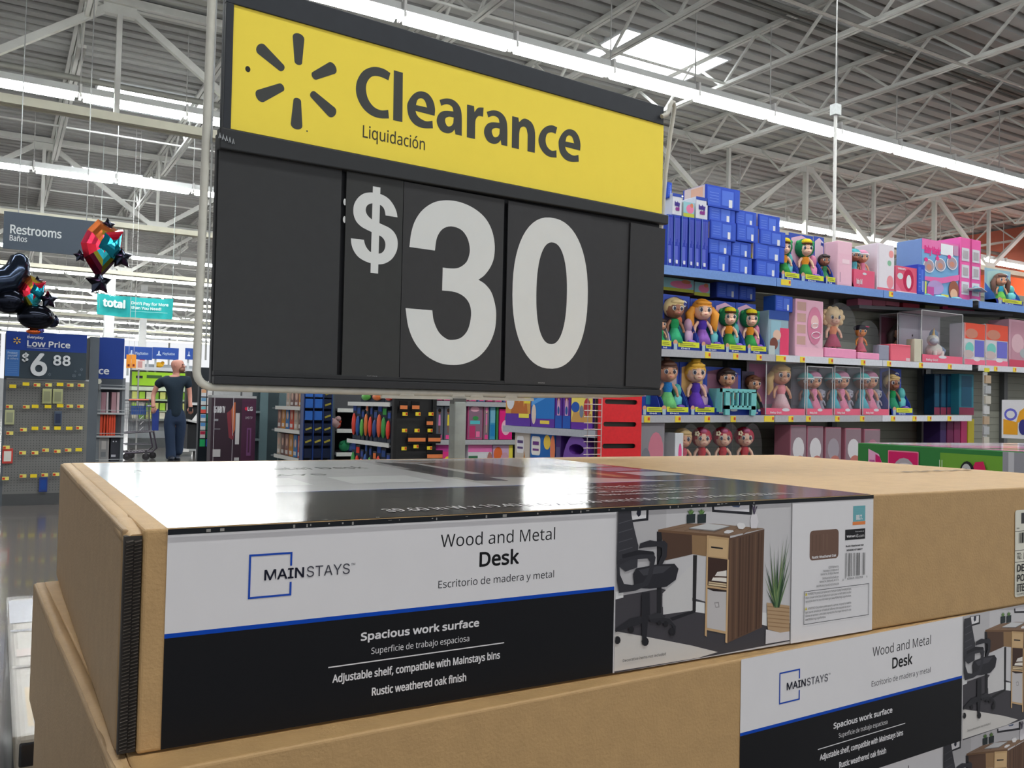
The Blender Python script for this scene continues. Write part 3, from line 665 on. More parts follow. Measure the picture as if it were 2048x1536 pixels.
NROW = {3.95: 'row overhead', 8.82: 'row just above the sign', 13.7: 'row behind the girder', 18.6: 'third row', 23.4: 'fourth row', 28.3: 'fifth row', 33.2: 'sixth row', 38.1: 'seventh row', 43: 'eighth row', 47.9: 'ninth row', 52.8: 'tenth row', 57.7: 'eleventh row', 62.6: 'twelfth row', 67.5: 'farthest row', -.9: 'row behind the viewer'}
fst = True
for Y, nm in NROW.items():
    if Y < 5: rng = range(-4, 6)
    elif Y < 9: rng = range(-4, 20)
    elif Y < 14: rng = range(-2, 24)
    else:
        hi = int((.235*Y+1)/1.43)+1; rng = list(range(-1, hi))
        if Y < 45: rng += [k for k in range(int(Y*.62/1.43), int(min(34, Y*2.1)/1.43)) if k >= hi]
        if Y >= 43: rng = rng[::1]
    cl = cr = 0
    for k in sorted(rng, reverse=True):
        x = 3.70+1.43*k if Y < 9 else (.876+1.345*k*1.063 if Y < 14 else .45+1.43*k)
        dv = Vector((x+.7, Y, LZ-HC)); zz = dv.dot(_fw); qx = 1024+FPX*dv.dot(_r)/zz if zz > .1 else -999; qy = 768-FPX*dv.dot(_u)/zz if zz > .1 else -999
        vis = -10 < qy < 790 and zz > .1
        if vis and -60 < qx < 425: cl += 1; lab = 'strip light, %s from the sign going left, in the %s' % (ORD[min(cl, 29)], nm)
        elif vis and (1335 < qx < 2110 or (Y < 9 and 640 < qx < 2110)): cr += 1; lab = 'strip light, %s counted from the right edge, in the %s' % (ORD[min(cr, 29)], nm)
        else: lab = 'strip light out of view or behind the sign, in the %s' % nm
        if fst: o = t; o['label'] = lab; fst = False; o.location = (x, Y, LZ); o['group'] = 'strip lights, '+nm
        else: dup(t, (x, Y, LZ), lab, 'strip lights, '+nm)
# ================================================================ toy aisle on the right
YS = 4.5
SB = [2.014, 1.448, 1.004, .53]; SL = .0145
def zs(k, x): return SB[k]+SL*(x-3.8)
bays = [(3.62, 4.90), (4.90, 6.12), (6.12, 7.34), (7.44, 8.66), (8.66, 9.9)]
TAGX = {1: [(1410, 1), (1466, 1), (1513, 1), (1552, 2), (1600, 1), (1657, 1), (1722, 1), (1774, 1), (1838, 1), (1896, 1), (1988, 1), (2026, 1)], 2: [(1288, 1), (1350, 1), (1409, 1), (1461, 1), (1546, 2), (1577, 1), (1612, 1), (1670, 1), (1720, 1), (1782, 1), (1825, 1), (1855, 1), (1895, 1)], 0: [(1562, 2), (1778, 1), (1958, 1)]}
TAGY = {0: 565, 1: 715, 2: 830}
nm_b = ['by the red panel', 'below the baby dolls in hats', 'with the small dark packs', 'beyond the gap in the rails', 'at the far right edge']
for bi, (xa, xb) in enumerate(bays):
    t = thing('shelving_bay', 'steel toy shelving bay with a blue top shelf, '+nm_b[bi], 'shelving', (xa, YS, 0), 0, 'toy aisle shelving bays')
    w = xb-xa
    b = MB(); b.box((0, .51, 0), (w, .54, 2.45 if bi < 3 else 2.30), (142, 143, 130)); b.build('back_panel', STEELP, t)
    b = MB()
    for k in range(24): b.box((0, .506, .62+.07*k), (w, .511, .624+.07*k), (108, 108, 98))
    tag(b.build('panel_grooves', STEELP, t), kind='stuff')
    for x in (0, w-.03): MB().box((x, .46, 0), (x+.03, .53, 2.2), (104, 106, 108)).build('upright', STEELP, t)
    for k in range(4):
        if bi >= 3 and k == 2: continue
        za, zb = zs(k, xa), zs(k, xb); x0, x1 = .004, w-.004
        s = MB(); s.mesh([(x0, .012, za-.03), (x1, .012, zb-.03), (x1, .5, zb-.03), (x0, .5, za-.03), (x0, .012, za-.004), (x1, .012, zb-.004), (x1, .5, zb-.004), (x0, .5, za-.004)], [(0, 3, 2, 1), (4, 5, 6, 7), (0, 1, 5, 4), (2, 3, 7, 6), (1, 2, 6, 5), (3, 0, 4, 7)], (92, 94, 98))
        sh = s.build('shelf', STEELP, t)
        rc = (112, 150, 214) if k == 0 else ((178, 178, 184) if (bi == 0 or (bi == 1 and k == 2)) else (216, 218, 226)); rh = .062 if k == 0 else .05
        r = MB(); r.mesh([(x0, 0, za-rh), (x1, 0, zb-rh), (x1, .012, zb-rh), (x0, .012, za-rh), (x0, 0, za), (x1, 0, zb), (x1, .012, zb), (x0, .012, za)], [(0, 3, 2, 1), (4, 5, 6, 7), (0, 1, 5, 4), (2, 3, 7, 6), (1, 2, 6, 5), (3, 0, 4, 7)], rc)
        r.build('price_rail', SATIN, sh)
        for px, n in TAGX.get(k, []):
            X = hit(px, TAGY[k], 1, YS).x
            if xa < X < xb:
                z = zs(k, X); q = MB(); X = min(X, xb-.11); q.box((X-xa, -.003, z-.048), (X-xa+.05*n, 0, z-.006), (240, 214, 70)); q.box((X-xa+.05*n-.02, -.0045, z-.034), (X-xa+.05*n-.004, -.003, z-.014), (214, 84, 60)); q.build('price_tag', PRINT, sh)


def rc(x0, y0, x1, y1, Y, k=None):
    """front rectangle of a product from its outline on the plane y = Y"""
    p = hit(x0, (y0+y1)/2, 1, Y).x; q = hit(x1, (y0+y1)/2, 1, Y).x; xm = (x0+x1)/2
    zt = hit(xm, y0, 1, Y).z; zb = hit(xm, y1, 1, Y).z
    if k is not None: zb = zs(k, (p+q)/2)+.001
    return p+.003, zb, q-.003, zt


def pack(name, label, cat, group, R, Y, D, col, art=None, rz=0, top=None, tilt=0, m=PRINT):
    x0, z0, x1, z1 = R; w, h = x1-x0, z1-z0
    t = thing(name, label, cat, ((x0+x1)/2, Y, z0), rz, group)
    MB().box((-w/2, 0, 0), (w/2, D, h), col).build('pack_body', m, t, bevel=min(.006, w*.05))
    if art:
        a = Art(4e-4); a.T = lambda u, v: (-w/2+u*w, v*h); art(a, w, h); a.build('front_print', PRINT, t).location = (0, -.0008, 0)
    return t


BLUEB = (38, 66, 176)
def art_blue(a, w, h):
    a.rect(.02, .03, .98, .97, (52, 84, 196)); a.rect(.05, .1, .42, .9, (70, 104, 214)); a.rect(.46, .16, .80, .84, (86, 120, 222)); a.rect(.83, .08, .97, .92, (60, 92, 200))
    a.rect(.66, .1, .76, .46, (230, 232, 238))
    for k in range(4): a.rect(.1, .25+.13*k, .36, .28+.13*k, (110, 140, 228))
def art_tall(a, w, h):
    a.rect(.04, .02, .96, .98, (48, 66, 176))
    for k in range(5): a.rect(.12+.16*k, .42+.06*(k % 3), .20+.16*k, .95, (98, 108, 204))
    a.rect(.1, .08, .6, .40, (92, 104, 204)); a.rect(.3, .06, .62, .13, (228, 230, 236)); a.rect(-.0, .0, .04, 1, (120, 170, 190))


SP = hit
bl = [((1411, 374, 1481, 418), 'topmost blue carton with a red end'), ((1418, 410, 1473, 447), 'blue carton just below the topmost one'), ((1474, 421, 1517, 455), 'blue carton right of the pile top'),
      ((1420, 442, 1473, 481), 'blue carton in the second layer of the pile, left'), ((1474, 448, 1519, 484), 'blue carton in the second layer of the pile, centre'), ((1520, 430, 1564, 467), 'blue carton with a red end at the top of the right column'),
      ((1519, 461, 1572, 493), 'blue carton in the right column, second from top'), ((1418, 478, 1465, 509), 'blue carton in the third layer, left'), ((1466, 483, 1506, 515), 'blue carton in the third layer, centre'),
      ((1508, 489, 1570, 523), 'blue carton in the right column, third from top'), ((1420, 506, 1460, 540), 'lowest blue carton beside the tall ones'), ((1462, 512, 1508, 545), 'lowest blue carton in the middle of the pile'), ((1511, 521, 1560, 552), 'lowest blue carton next to the green-hooded doll')]
low = {10, 11, 12}
base = {}
order = [10, 11, 12, 7, 8, 9, 3, 4, 6, 1, 2, 5, 0]
for i in order:
    R = list(rc(*bl[i][0], YS+.03, 0 if i in low else None))
    t = pack('toy_carton', bl[i][1], 'box', 'blue toy cartons piled on the top shelf', R, YS+.03+.008*(i % 3), .24, BLUEB, art_blue)
    if i in (0, 5, 3, 6, 9):
        c = (206, 44, 60) if i in (0, 5) else (222, 214, 90)
        w = R[2]-R[0]; h = R[3]-R[1]; e = MB(); e.box((-w/2-.0015, 0.01, .004), (-w/2, .22, h-.004), (206, 190, 190)); e.box((-w/2-.003, .02, .01), (-w/2-.0015, .2, h*.35), c); e.box((-w/2-.003, .03, h*.45), (-w/2-.0015, .15, h*.9), (214, 168, 146)); e.build('end_print', PRINT, t)
for i, (x0, x1, y0) in enumerate(((1334, 1347, 429), (1347, 1361, 431), (1362, 1376, 433), (1377, 1389, 435), (1389, 1402, 437), (1402, 1417, 439))):
    pack('tall_carton', ['tall blue carton leftmost beside the sign', 'tall blue carton second from the sign', 'tall blue carton third from the sign', 'tall blue carton fourth from the sign', 'tall blue carton fifth from the sign', 'tall blue carton next to the flat pile'][i], 'box', 'tall blue cartons standing on the top shelf', rc(x0, y0, x1, 525, YS+.02, 0), YS+.02, .3, BLUEB, art_tall)
def ztop(px, k=435): return hit(px, k, 1, YS+.02).z
def art_white(a, w, h):
    a.rect(.02, .02, .98, .84, (222, 224, 232)); a.rect(0, .86, 1, 1, (50, 76, 170)); a.text('baby', .22, .42, .8, .66, (76, 60, 150), .004); a.text('doll', .3, .2, .74, .40, (150, 60, 150), .004)
for i, (x0, x1, y0, y1) in enumerate(((1346, 1366, 387, 430), (1393, 1418, 394, 438))):
    R = rc(x0, y0, x1, y1, YS+.02); pack('doll_carton', ['white-ended doll carton on the tall ones, nearer the sign', 'white-ended doll carton beside the flat blue pile'][i], 'box', 'white-ended cartons', R, YS+.03, .2, (200, 206, 220), art_white)
R = rc(1368, 404, 1391, 434, YS+.02)
def art_pinkdoll(a, w, h):
    a.rect(0, 0, 1, .25, (190, 196, 70)); a.rect(0, .25, 1, 1, (150, 200, 210)); a.ell(.6, .55, .35, .3, (232, 130, 170)); a.ell(.75, .8, .15, .15, (214, 130, 100))
pack('doll_tray', 'low tray pack with a pink doll between two white-ended cartons', 'box', None, R, YS+.03, .18, (190, 200, 200), art_pinkdoll)
R = rc(1337, 364, 1346, 395, YS+.05); pack('slim_carton', 'slim blue carton highest at the left, beside the sign wire', 'box', None, (R[0], ztop(1340, 430)+.004 if 0 else R[1], R[2], R[3]), YS+.06, .1, (44, 84, 190), art_blue)

SKL, SKT, SKB = (242, 196, 170), (214, 158, 126), (150, 98, 74)


def doll(t, x, y, z, H, skin, hair, dress, style='bun', turn=0, lower=None, arms=True, scale=1.):
    """a vinyl doll: head (> hair), dress, two arms, two legs"""
    M = Matrix.Translation((x, y, z)) @ Matrix.Rotation(-.5+.3*turn, 4, 'Z')
    r = .185*H*scale; hz = .71*H
    h = MB(); h.ball((0, 0, hz), (r, r*.92, r*.98), skin, 14, 10); h.ball((0, -r*.78, hz-r*.45), (r*.5, r*.35, r*.34), skin, 8, 6); h.ball((0, -r*.98, hz-r*.12), (r*.12, r*.12, r*.12), skin, 6, 4)
    for sx in (-1, 1):
        h.ball((sx*r*.40, -r*.80, hz+r*.02), (r*.24, r*.12, r*.27), (236, 234, 232), 8, 5); h.ball((sx*r*.40, -r*.89, hz+r*.0), (r*.15, r*.07, r*.20), (52, 56, 80), 8, 5)
        h.ball((sx*r*.42, -r*.86, hz+r*.27), (r*.22, r*.05, r*.04), (96, 66, 50), 6, 4)
    h.ball((0, -r*1.08, hz-r*.48), (r*.16, r*.06, r*.06), (214, 104, 110), 6, 4)
    h.v = [tuple(M @ Vector(v)) for v in h.v]; ho = h.build('doll_head', SKIN, t)
    g = MB()
    if style in ('bun', 'crown', 'long', 'afro', 'short', 'tail'):
        f = 1.22 if style == 'afro' else 1.1
        g.ball((0, r*.22, hz+r*.18), (r*f, r*f*.98, r*f), hair, 14, 9)
        if style == 'bun': g.ball((-r*.1, r*.1, hz+r*1.3), (r*.34, r*.34, r*.3), hair, 8, 6); g.ball((0, -r*.5, hz+r*.72), (r*.8, r*.42, r*.28), hair, 8, 5)
        if style == 'crown': g.lathe([(r*.45, 0), (r*.5, r*.35), (r*.38, r*.3)], (248, 196, 60), (0, 0, hz+r*1.05), 10); g.ball((0, -r*.5, hz+r*.72), (r*.85, r*.42, r*.3), hair, 8, 5)
        if style == 'short': g.ball((r*.1, -r*.5, hz+r*.7), (r*.8, r*.45, r*.3), hair, 8, 5)
        if style == 'afro':
            for k in range(10): g.ball((r*1.15*cos(k*.63), r*.1, hz+r*.1+r*1.0*sin(k*.63)), (r*.42, r*.42, r*.42), hair, 7, 5)
        if style in ('long', 'tail'):
            g.ball((0, -r*.5, hz+r*.72), (r*.85, r*.42, r*.3), hair, 8, 5)
            for sx in ((-1, 1) if style == 'long' else (-1,)): g.tube([(sx*r*.9, r*.1, hz+r*.2), (sx*r*1.35, 0, hz-r*.4), (sx*r*1.25, 0, hz-r*1.4), (sx*r*1.45, 0, hz-r*2.1)], [r*.4, r*.48, r*.4, r*.12], hair, 8)
    elif style == 'hood':
        g.ball((0, r*.25, hz+r*.12), (r*1.25, r*1.1, r*1.22), (40, 128, 82), 14, 9)
        g.ball((0, -r*.45, hz+r*.80), (r*.72, r*.5, r*.42), (240, 214, 50), 10, 6); g.ball((0, -r*.55, hz+r*.55), (r*.75, r*.45, r*.22), (92, 60, 40), 8, 5)
        for sx in (-1, 1): g.ball((sx*r*.95, 0, hz+r*.75), (r*.28, r*.2, r*.3), (60, 158, 96), 8, 5)
    elif style == 'hat':
        g.ball((0, r*.12, hz+r*.34), (r*1.08, r*1.0, r*.92), hair, 14, 8); g.lathe([(r*1.06, 0), (r*1.12, r*.1), (r*1.06, r*.2)], (228, 232, 232), (0, r*.05, hz+r*.28), 14)
    elif style == 'flower':
        g.ball((0, r*.25, hz+r*.15), (r*1.2, r*1.1, r*1.15), hair, 14, 9); g.ball((0, -r*.5, hz+r*.85), (r*.5, r*.4, r*.3), (206, 96, 140), 8, 5)
        for k in range(5): g.ball((-r*.75+r*.2*cos(k*1.26), -r*.75, hz+r*.55+r*.2*sin(k*1.26)), (r*.14, r*.06, r*.14), (240, 224, 190), 6, 4)
    elif style == 'cap':
        g.ball((0, 0, hz+r*.55), (r*1.3, r*1.1, r*.6), (34, 30, 44), 10, 6); g.ball((r*.5, -r*.6, hz+r*.75), (r*.8, r*.3, r*.16), (226, 70, 120), 8, 5)
    g.v = [tuple(M @ Vector(v)) for v in g.v]; g.build('hair' if style not in ('hood', 'hat', 'cap') else 'hood', HAIR if style not in ('hood', 'hat', 'cap') else CLOTH, ho)
    d = MB(); lo = lower or dress
    d.lathe([(.0, .53*H), (.075*H, .52*H), (.095*H, .42*H), (.07*H, .34*H), (.075*H, .33*H)], dress, n=12); d.lathe([(.07*H, .345*H), (.13*H, .22*H), (.19*H, .06*H), (.17*H, .055*H), (0, .08*H)], lo, n=14)
    d.v = [tuple(M @ Vector(v)) for v in d.v]; d.build('dress', CLOTH, t)
    if arms:
        for sx in (-1, 1):
            q = MB(); q.tube([(sx*.08*H, 0, .49*H), (sx*.15*H, -.02*H, .40*H), (sx*.17*H, -.06*H, .30*H)], [.036*H, .034*H, .024*H], skin, 7); q.ball((sx*.17*H, -.065*H, .28*H), .03*H, skin, 7, 5)
            q.v = [tuple(M @ Vector(v)) for v in q.v]; q.build('arm', SKIN, t)
    for sx in (-1, 1):
        q = MB(); q.tube([(sx*.05*H, 0, .10*H), (sx*.05*H, 0, .03*H)], .03*H, skin, 7); q.ball((sx*.05*H, -.02*H, .022*H), (.035*H, .055*H, .024*H), lo, 7, 5)
        q.v = [tuple(M @ Vector(v)) for v in q.v]; q.build('leg', SKIN, t)


def doll_pack(label, px, k, Y=None, D=.12, back=(58, 82, 176), base=(34, 58, 150), strip=(216, 222, 60), dolls=(), window=False, group='open-fronted doll boxes', side=None, bh=.13, name='doll_box', bk2=(214, 186, 206), hdr=True):
    Y = YS+.03 if Y is None else Y
    x0, z0, x1, z1 = rc(*px, Y, k); w, h = x1-x0, z1-z0
    t = thing(name, label, 'doll', ((x0+x1)/2, Y, z0), 0, group)
    b = MB(); b.box((-w/2, D-.006, 0), (w/2, D, h), back); b.build('back_card', PRINT, t)
    a = Art(5e-4); a.T = lambda u, v: (-w/2+u*w, v*h)
    if hdr:
        a.poly([(.08, .35), (.92, .35), (.92, .9), (.5, .98), (.08, .9)], bk2); a.ell(.78, .86, .12, .06, (232, 236, 244)); a.ell(.62, .55, .10, .09, (226, 128, 96)); a.rect(.60, .2, .9, .5, (64, 150, 170))
        a.text('Baby', .66, .83, .9, .9, (40, 60, 160), .002)
    else: a.rect(.05, .2, .95, .95, bk2)
    a.build('card_print', PRINT, t).location = (0, D-.007, 0)
    s = MB(); s.box((-w/2, .0, 0), (w/2, D-.006, h*bh), base); s.build('tray', PRINT, t)
    a = Art(5e-4); a.T = lambda u, v: (-w/2+u*w, v*h)
    if strip:
        a.rect(.2, bh*.42, .96, bh*1.15, strip); a.rect(.26, bh*.62, .82, bh*.72, (120, 120, 60)); a.rect(.26, bh*.85, .74, bh*.93, (120, 120, 60)); a.ell(.1, bh*.9, .08, .055, (214, 160, 130)); a.rect(.04, 0, .16, bh*.8, (170, 190, 200))
        a.text('Doll', .3, bh*.12, .6, bh*.34, (220, 226, 240), .001)
    else: a.ell(.5, bh*.8, .1, .03, (214, 214, 220)); a.text('Baby Doll', .1, bh*.2, .38, bh*.5, (240, 220, 226), .001)
    a.build('tray_print', PRINT, t).location = (0, -.0008, 0)
    for sx, f in ((-1, .26), (1, .26)):
        q = MB(); X = sx*w/2; e = .004*(-sx)
        q.mesh([(X, 0, 0), (X, D-.006, 0), (X, D-.006, h*.6), (X, .25*D, h*f), (X+e, 0, 0), (X+e, D-.006, 0), (X+e, D-.006, h*.6), (X+e, .25*D, h*f)] if not window else [(X, 0, 0), (X, D-.006, 0), (X, D-.006, h), (X, 0, h), (X+e, 0, 0), (X+e, D-.006, 0), (X+e, D-.006, h), (X+e, 0, h)], [(0, 1, 2, 3), (4, 7, 6, 5), (0, 3, 7, 4), (3, 2, 6, 7)], side or back)
        q.build('side_panel' if not window else 'clear_side', PRINT if not window else film(), t)
        if window: MB().box((X-.003, -.0, 0), (X+.003, .005, h), (214, 214, 216)).build('front_edge', PRINT, t)
    if strip and dolls and w > .12:
        ac = random.choice([(90, 190, 190), (226, 130, 170), (150, 110, 200), (200, 160, 190)]); q = MB()
        q.ball((w*.30, D*.6, h*.46), (w*.13, .03, h*.13), ac, 9, 6); q.lathe([(0, 0), (w*.13, .01), (w*.15, h*.2), (w*.07, h*.27), (0, h*.28)], tuple(min(255, c_+30) for c_ in ac), (w*.31, D*.55, h*.12), 10, 1, .5); q.ball((w*.30, D*.3, h*.15), (w*.16, .03, h*.05), (112, 70, 180), 8, 5); q.build('accessory', PLAST, t)
    for (dx, Hh, skin, hair, dress, style, turn, low) in dolls:
        doll(t, dx*w, D*.5, h*bh*.55, Hh*h, skin, hair, dress, style, turn, low)
    if window:
        q = MB(); q.box((-w/2, .0, h-.006), (w/2, D, h), (206, 206, 208)); q.build('top_panel', PRINT, t)
        q = MB(); q.face([(-w/2+.004, .002, h*bh), (w/2-.004, .002, h*bh), (w/2-.004, .002, h-.006), (-w/2+.004, .002, h-.006)], (255, 255, 255)); q.build('clear_window', film(), t)
    return t


GREEN, PURP, TEAL = (40, 150, 90), (84, 58, 168), (60, 170, 200)
hood = lambda H=.92: (-.06, H, SKL, (92, 60, 40), (232, 150, 50), 'hood', .2, (58, 150, 80))
doll_pack('green-hooded doll on the top shelf beside the blue cartons', (1562, 462, 1601, 557), 0, dolls=[hood(.86)], bk2=(226, 180, 206))
doll_pack('green-hooded doll on the top shelf, right one of the two', (1601, 464, 1650, 561), 0, dolls=[hood(.86)], bk2=(226, 180, 206))
doll_pack('doll box with a green dinosaur print next to the hanging pole', (1651, 469, 1672, 563), 0, dolls=[(0, .6, SKB, (50, 40, 40), (60, 130, 90), 'short', .3, None)], side=(70, 96, 200))
# pink and white packs further along the top shelf
def art_pink(a, w, h): a.rect(.06, .04, .94, .72, (238, 190, 208)); a.rect(.14, .08, .2, .3, (190, 150, 170)); a.rect(.3, .5, .8, .6, (244, 214, 224))
pack('pink_carton', 'pale pink gable carton on the top shelf', 'box', None, rc(1675, 483, 1705, 562, YS+.03, 0), YS+.03, .2, (240, 196, 212), art_pink)
twin = lambda: [(-.2, .8, SKB, (80, 170, 180), (92, 176, 190), 'hat', 0, None), (.2, .8, SKT, (206, 140, 170), (230, 140, 170), 'hat', 0, None)]
doll_pack('box of two baby dolls in knitted hats on the top shelf', (1708, 496, 1750, 574), 0, back=(60, 56, 62), base=(226, 96, 128), strip=None, dolls=twin(), bh=.45, hdr=False, bk2=(60, 56, 62))
def art_floral(a, w, h): a.rect(.1, 0, .98, .98, (232, 226, 234)); a.ell(.7, .6, .12, .06, (140, 190, 160)); a.ell(.75, .2, .2, .14, (236, 150, 160)); a.ell(.8, .8, .14, .08, (240, 160, 160)); a.rect(0, 0, 1, .06, (230, 110, 130))
pack('floral_carton', 'white carton with pink floral print on the top shelf', 'box', None, rc(1754, 488, 1789, 580, YS+.03, 0), YS+.03, .22, (226, 214, 226), art_floral)
def art_uni(a, w, h): a.poly([(0, 1), (1, 1), (1, 0), (.3, 0), (0, .35)], (228, 96, 124)); a.ell(.58, .5, .26, .42, (190, 40, 80)); a.ell(.6, .45, .12, .26, (230, 230, 236)); a.ell(.18, .62, .14, .12, (210, 220, 224)); a.rect(0, 0, 1, .05, (240, 220, 226)); a.text('Unicorn', .05, .86, .42, .95, (240, 220, 230), .002)
pack('unicorn_pack', 'pink toy unicorn pack with round windows on the top shelf', 'toy', None, rc(1792, 534, 1834, 585, YS+.03, 0), YS+.03, .16, (236, 120, 150), art_uni)
pack('standing_carton', 'narrow blue carton standing before the big playset', 'box', None, rc(1835, 529, 1850, 588, YS+.02, 0), YS+.02, .2, (46, 70, 176), art_blue)
def art_play(a, w, h):
    a.rect(0, 0, 1, 1, (120, 170, 214)); a.rect(0, .82, 1, 1, (226, 120, 176)); a.text('Baby Magic', .06, .76, .5, .9, (226, 60, 140), .004); a.rect(.5, .78, .84, .97, (232, 234, 240)); a.rect(.86, .8, .98, .97, (190, 150, 180))
    for x, y in ((.18, .55), (.48, .6), (.8, .66)): a.ell(x, y, .15, .115, (226, 228, 236)); a.ell(x, y, .13, .1, (168, 150, 160)); a.ell(x, y-.02, .07, .05, (200, 140, 120)); a.ell(x-.08, y+.1, .05, .035, (230, 60, 140))
    a.poly([(0, .36), (.5, .38), (1, .48), (1, .38), (.5, .28), (0, .3)], (226, 110, 170)); a.ell(.35, .2, .22, .12, (176, 150, 200)); a.ell(.85, .2, .14, .16, (150, 90, 70)); a.ell(.85, .13, .1, .09, (226, 180, 150)); a.rect(.02, 0, .1, .28, (220, 220, 90)); a.rect(.12, 0, .3, .2, (190, 80, 150)); a.rect(.5, 0, .7, .1, (220, 210, 80))
R = rc(1843, 483, 1917, 583, YS+.16, 0); t = pack('playset_carton', 'large blue and pink doll playset carton on the top shelf', 'box', None, R, YS+.16, .25, (120, 150, 206), art_play)
R = rc(1918, 478, 1960, 588, YS+.16, 0); t = pack('playset_carton', 'second playset carton turned to its pink picture side', 'box', None, R, YS+.15, .25, (230, 100, 168), lambda a, w, h: ([a.rect(.06+.5*i, .12+.26*j, .42+.5*i, .32+.26*j, (214, 214, 222)) for i in range(2) for j in range(3)], [a.rect(.12+.5*i, .16+.26*j, .36+.5*i, .28+.26*j, (176, 170, 176)) for i in range(2) for j in range(3)], a.rect(.48, 0, .52, 1, (200, 60, 130))))
for i, (x0, x1, y0, y1, c) in enumerate(((1852, 1880, 578, 592, (60, 170, 180)), (1880, 1912, 583, 595, (120, 200, 220)), (1912, 1945, 587, 600, (90, 180, 200)), (1945, 1985, 574, 600, (110, 150, 180)), (1950, 1992, 570, 580, (70, 170, 196)))):
    x, z, x2, z2 = rc(x0, y0, x1, y1, YS+.04, None); zb_ = zs(0, (x+x2)/2)+.002 if i != 4 else z
    t = thing('blister_pack', ['teal', 'light blue', 'sea green', 'grey', 'turquoise'][i]+' blister pack lying flat on the top shelf', 'toy', ((x+x2)/2, YS+.05, zb_), .1*i, 'blister packs lying on the top shelf')
    MB().box((-(x2-x)/2, 0, 0), ((x2-x)/2, .12, .006), (210, 214, 218)).build('card', PRINT, t); MB().ball((0, .06, .012), ((x2-x)*.36, .045, .02), c, 10, 5).build('blister', PLAST, t)
doll_pack('teal-dressed doll on the top shelf, rightmost', (1994, 536, 2046, 607), 0, dolls=[(-.12, .85, SKT, (112, 78, 66), TEAL, 'long', .2, (120, 200, 90))], side=(60, 110, 180), back=(150, 190, 206), bk2=(170, 206, 206))

# second shelf
K = 1
doll_pack('left doll box half hidden by the sign, dark green play picture', (1318, 580, 1345, 690), K, dolls=[(.1, .5, SKT, (60, 44, 40), GREEN, 'short', .4, None)], bk2=(90, 70, 80), side=(206, 196, 200))
doll_pack('blond doll in a green sequin dress, second shelf by the sign', (1345, 587, 1402, 693), K, dolls=[(-.24, .92, SKB, (232, 206, 150), GREEN, 'short', .8, (60, 170, 120))], bk2=(70, 60, 80))
doll_pack('orange-haired doll in a shiny purple dress on the second shelf', (1402, 596, 1452, 694), K, dolls=[(-.22, .98, SKL, (240, 160, 50), PURP, 'long', .3, (150, 100, 190))], bk2=(120, 110, 150))
doll_pack('green-hooded doll, left of the pair on the second shelf', (1450, 600, 1494, 700), K, dolls=[hood(.86)], bk2=(226, 180, 206))
doll_pack('green-hooded doll, right of the pair on the second shelf', (1494, 604, 1535, 703), K, dolls=[hood(.86)], bk2=(226, 180, 206))
def art_mix(a, w, h): a.rect(0, .8, 1, 1, (46, 76, 150)); a.rect(.1, .3, .6, .78, (150, 190, 206)); a.rect(.55, 0, 1, .62, (226, 70, 110)); a.ell(.4, .45, .2, .12, (226, 190, 170)); a.ell(.25, .25, .2, .14, (120, 70, 60)); a.rect(0, 0, .3, .2, (190, 200, 200))
pack('accessory_pack', 'mixed teal and red toy pack at the end of the second-shelf doll row', 'toy', None, rc(1537, 622, 1578, 704, YS+.03, K), YS+.03, .14, (150, 176, 190), art_mix)
R = rc(1548, 592, 1584, 619, YS+.06); pack('small_blue_box', 'small blue box standing on the mixed teal pack', 'box', None, (R[0], rc(1537, 622, 1578, 704, YS+.03, K)[3]+.002, R[2], R[3]), YS+.05, .12, (44, 84, 170), art_blue)
for i, (x0, y0, x1, y1, c, l) in enumerate(((1323, 557, 1388, 583, (150, 120, 130), 'faded doll box lying high behind the blond doll'), (1388, 565, 1420, 592, (150, 104, 104), 'brownish box lying behind the purple dress doll'), (1433, 564, 1478, 597, (62, 84, 184), 'blue box on its side under the top shelf, left'), (1478, 572, 1512, 601, (70, 92, 190), 'blue box on its side under the top shelf, right'))):
    R = rc(x0, y0, x1, y1, YS+.25); pack('lying_box', l, 'box', None, R, YS+.25, .22, c, art_blue if i > 1 else art_pinkdoll)
    t = bpy.data.objects  # stands on the stock row behind the dolls
pack('stock_carton', 'deep stock carton hidden behind the front dolls', 'box', None, (rc(1323, 590, 1388, 690, YS+.25, 1)[0], zs(1, 4.0)+.012, rc(1433, 590, 1512, 690, YS+.25, 1)[2], rc(1323, 590, 1388, 592, YS+.25)[1]-.03), YS+.26, .15, (70, 60, 90))
# pink clamshell with a long-haired doll
def shell(label, px, k, skin, hair, dress, style, low, Y=None, base=(240, 150, 190), dn=1):
    Y = YS+.03 if Y is None else Y
    x0, z0, x1, z1 = rc(*px, Y, k); w, h = x1-x0, z1-z0; t = thing('clamshell_doll', label, 'doll', ((x0+x1)/2, Y, z0), 0, 'dolls under clear domes')
    MB().box((-w/2, 0, 0), (w/2, .16, h*.17), base).build('tray', PLAST, t, bevel=.006)
    for j in range(dn): doll(t, (0 if dn == 1 else (-.24+.48*j)*w), .08, h*.16, h*.8, skin, hair, dress, style, .1, low)
    n = 10; v = []; f = []
    for yy in (.005, .155):
        v += [(-w/2+.004, yy, h*.17)]+[(-(w/2-.004)*cos(pi*q/n), yy, h*.62+h*.37*sin(pi*q/n)) for q in range(n+1)]+[(w/2-.004, yy, h*.17)]
    m = n+3; MBf = MB(); MBf.mesh(v, [(q, q+1, m+q+1, m+q) for q in range(m-1)], (255, 255, 255), True); MBf.mesh(v[:m], [tuple(range(m))], (255, 255, 255)); MBf.build('clear_dome', film(), t)
    return t
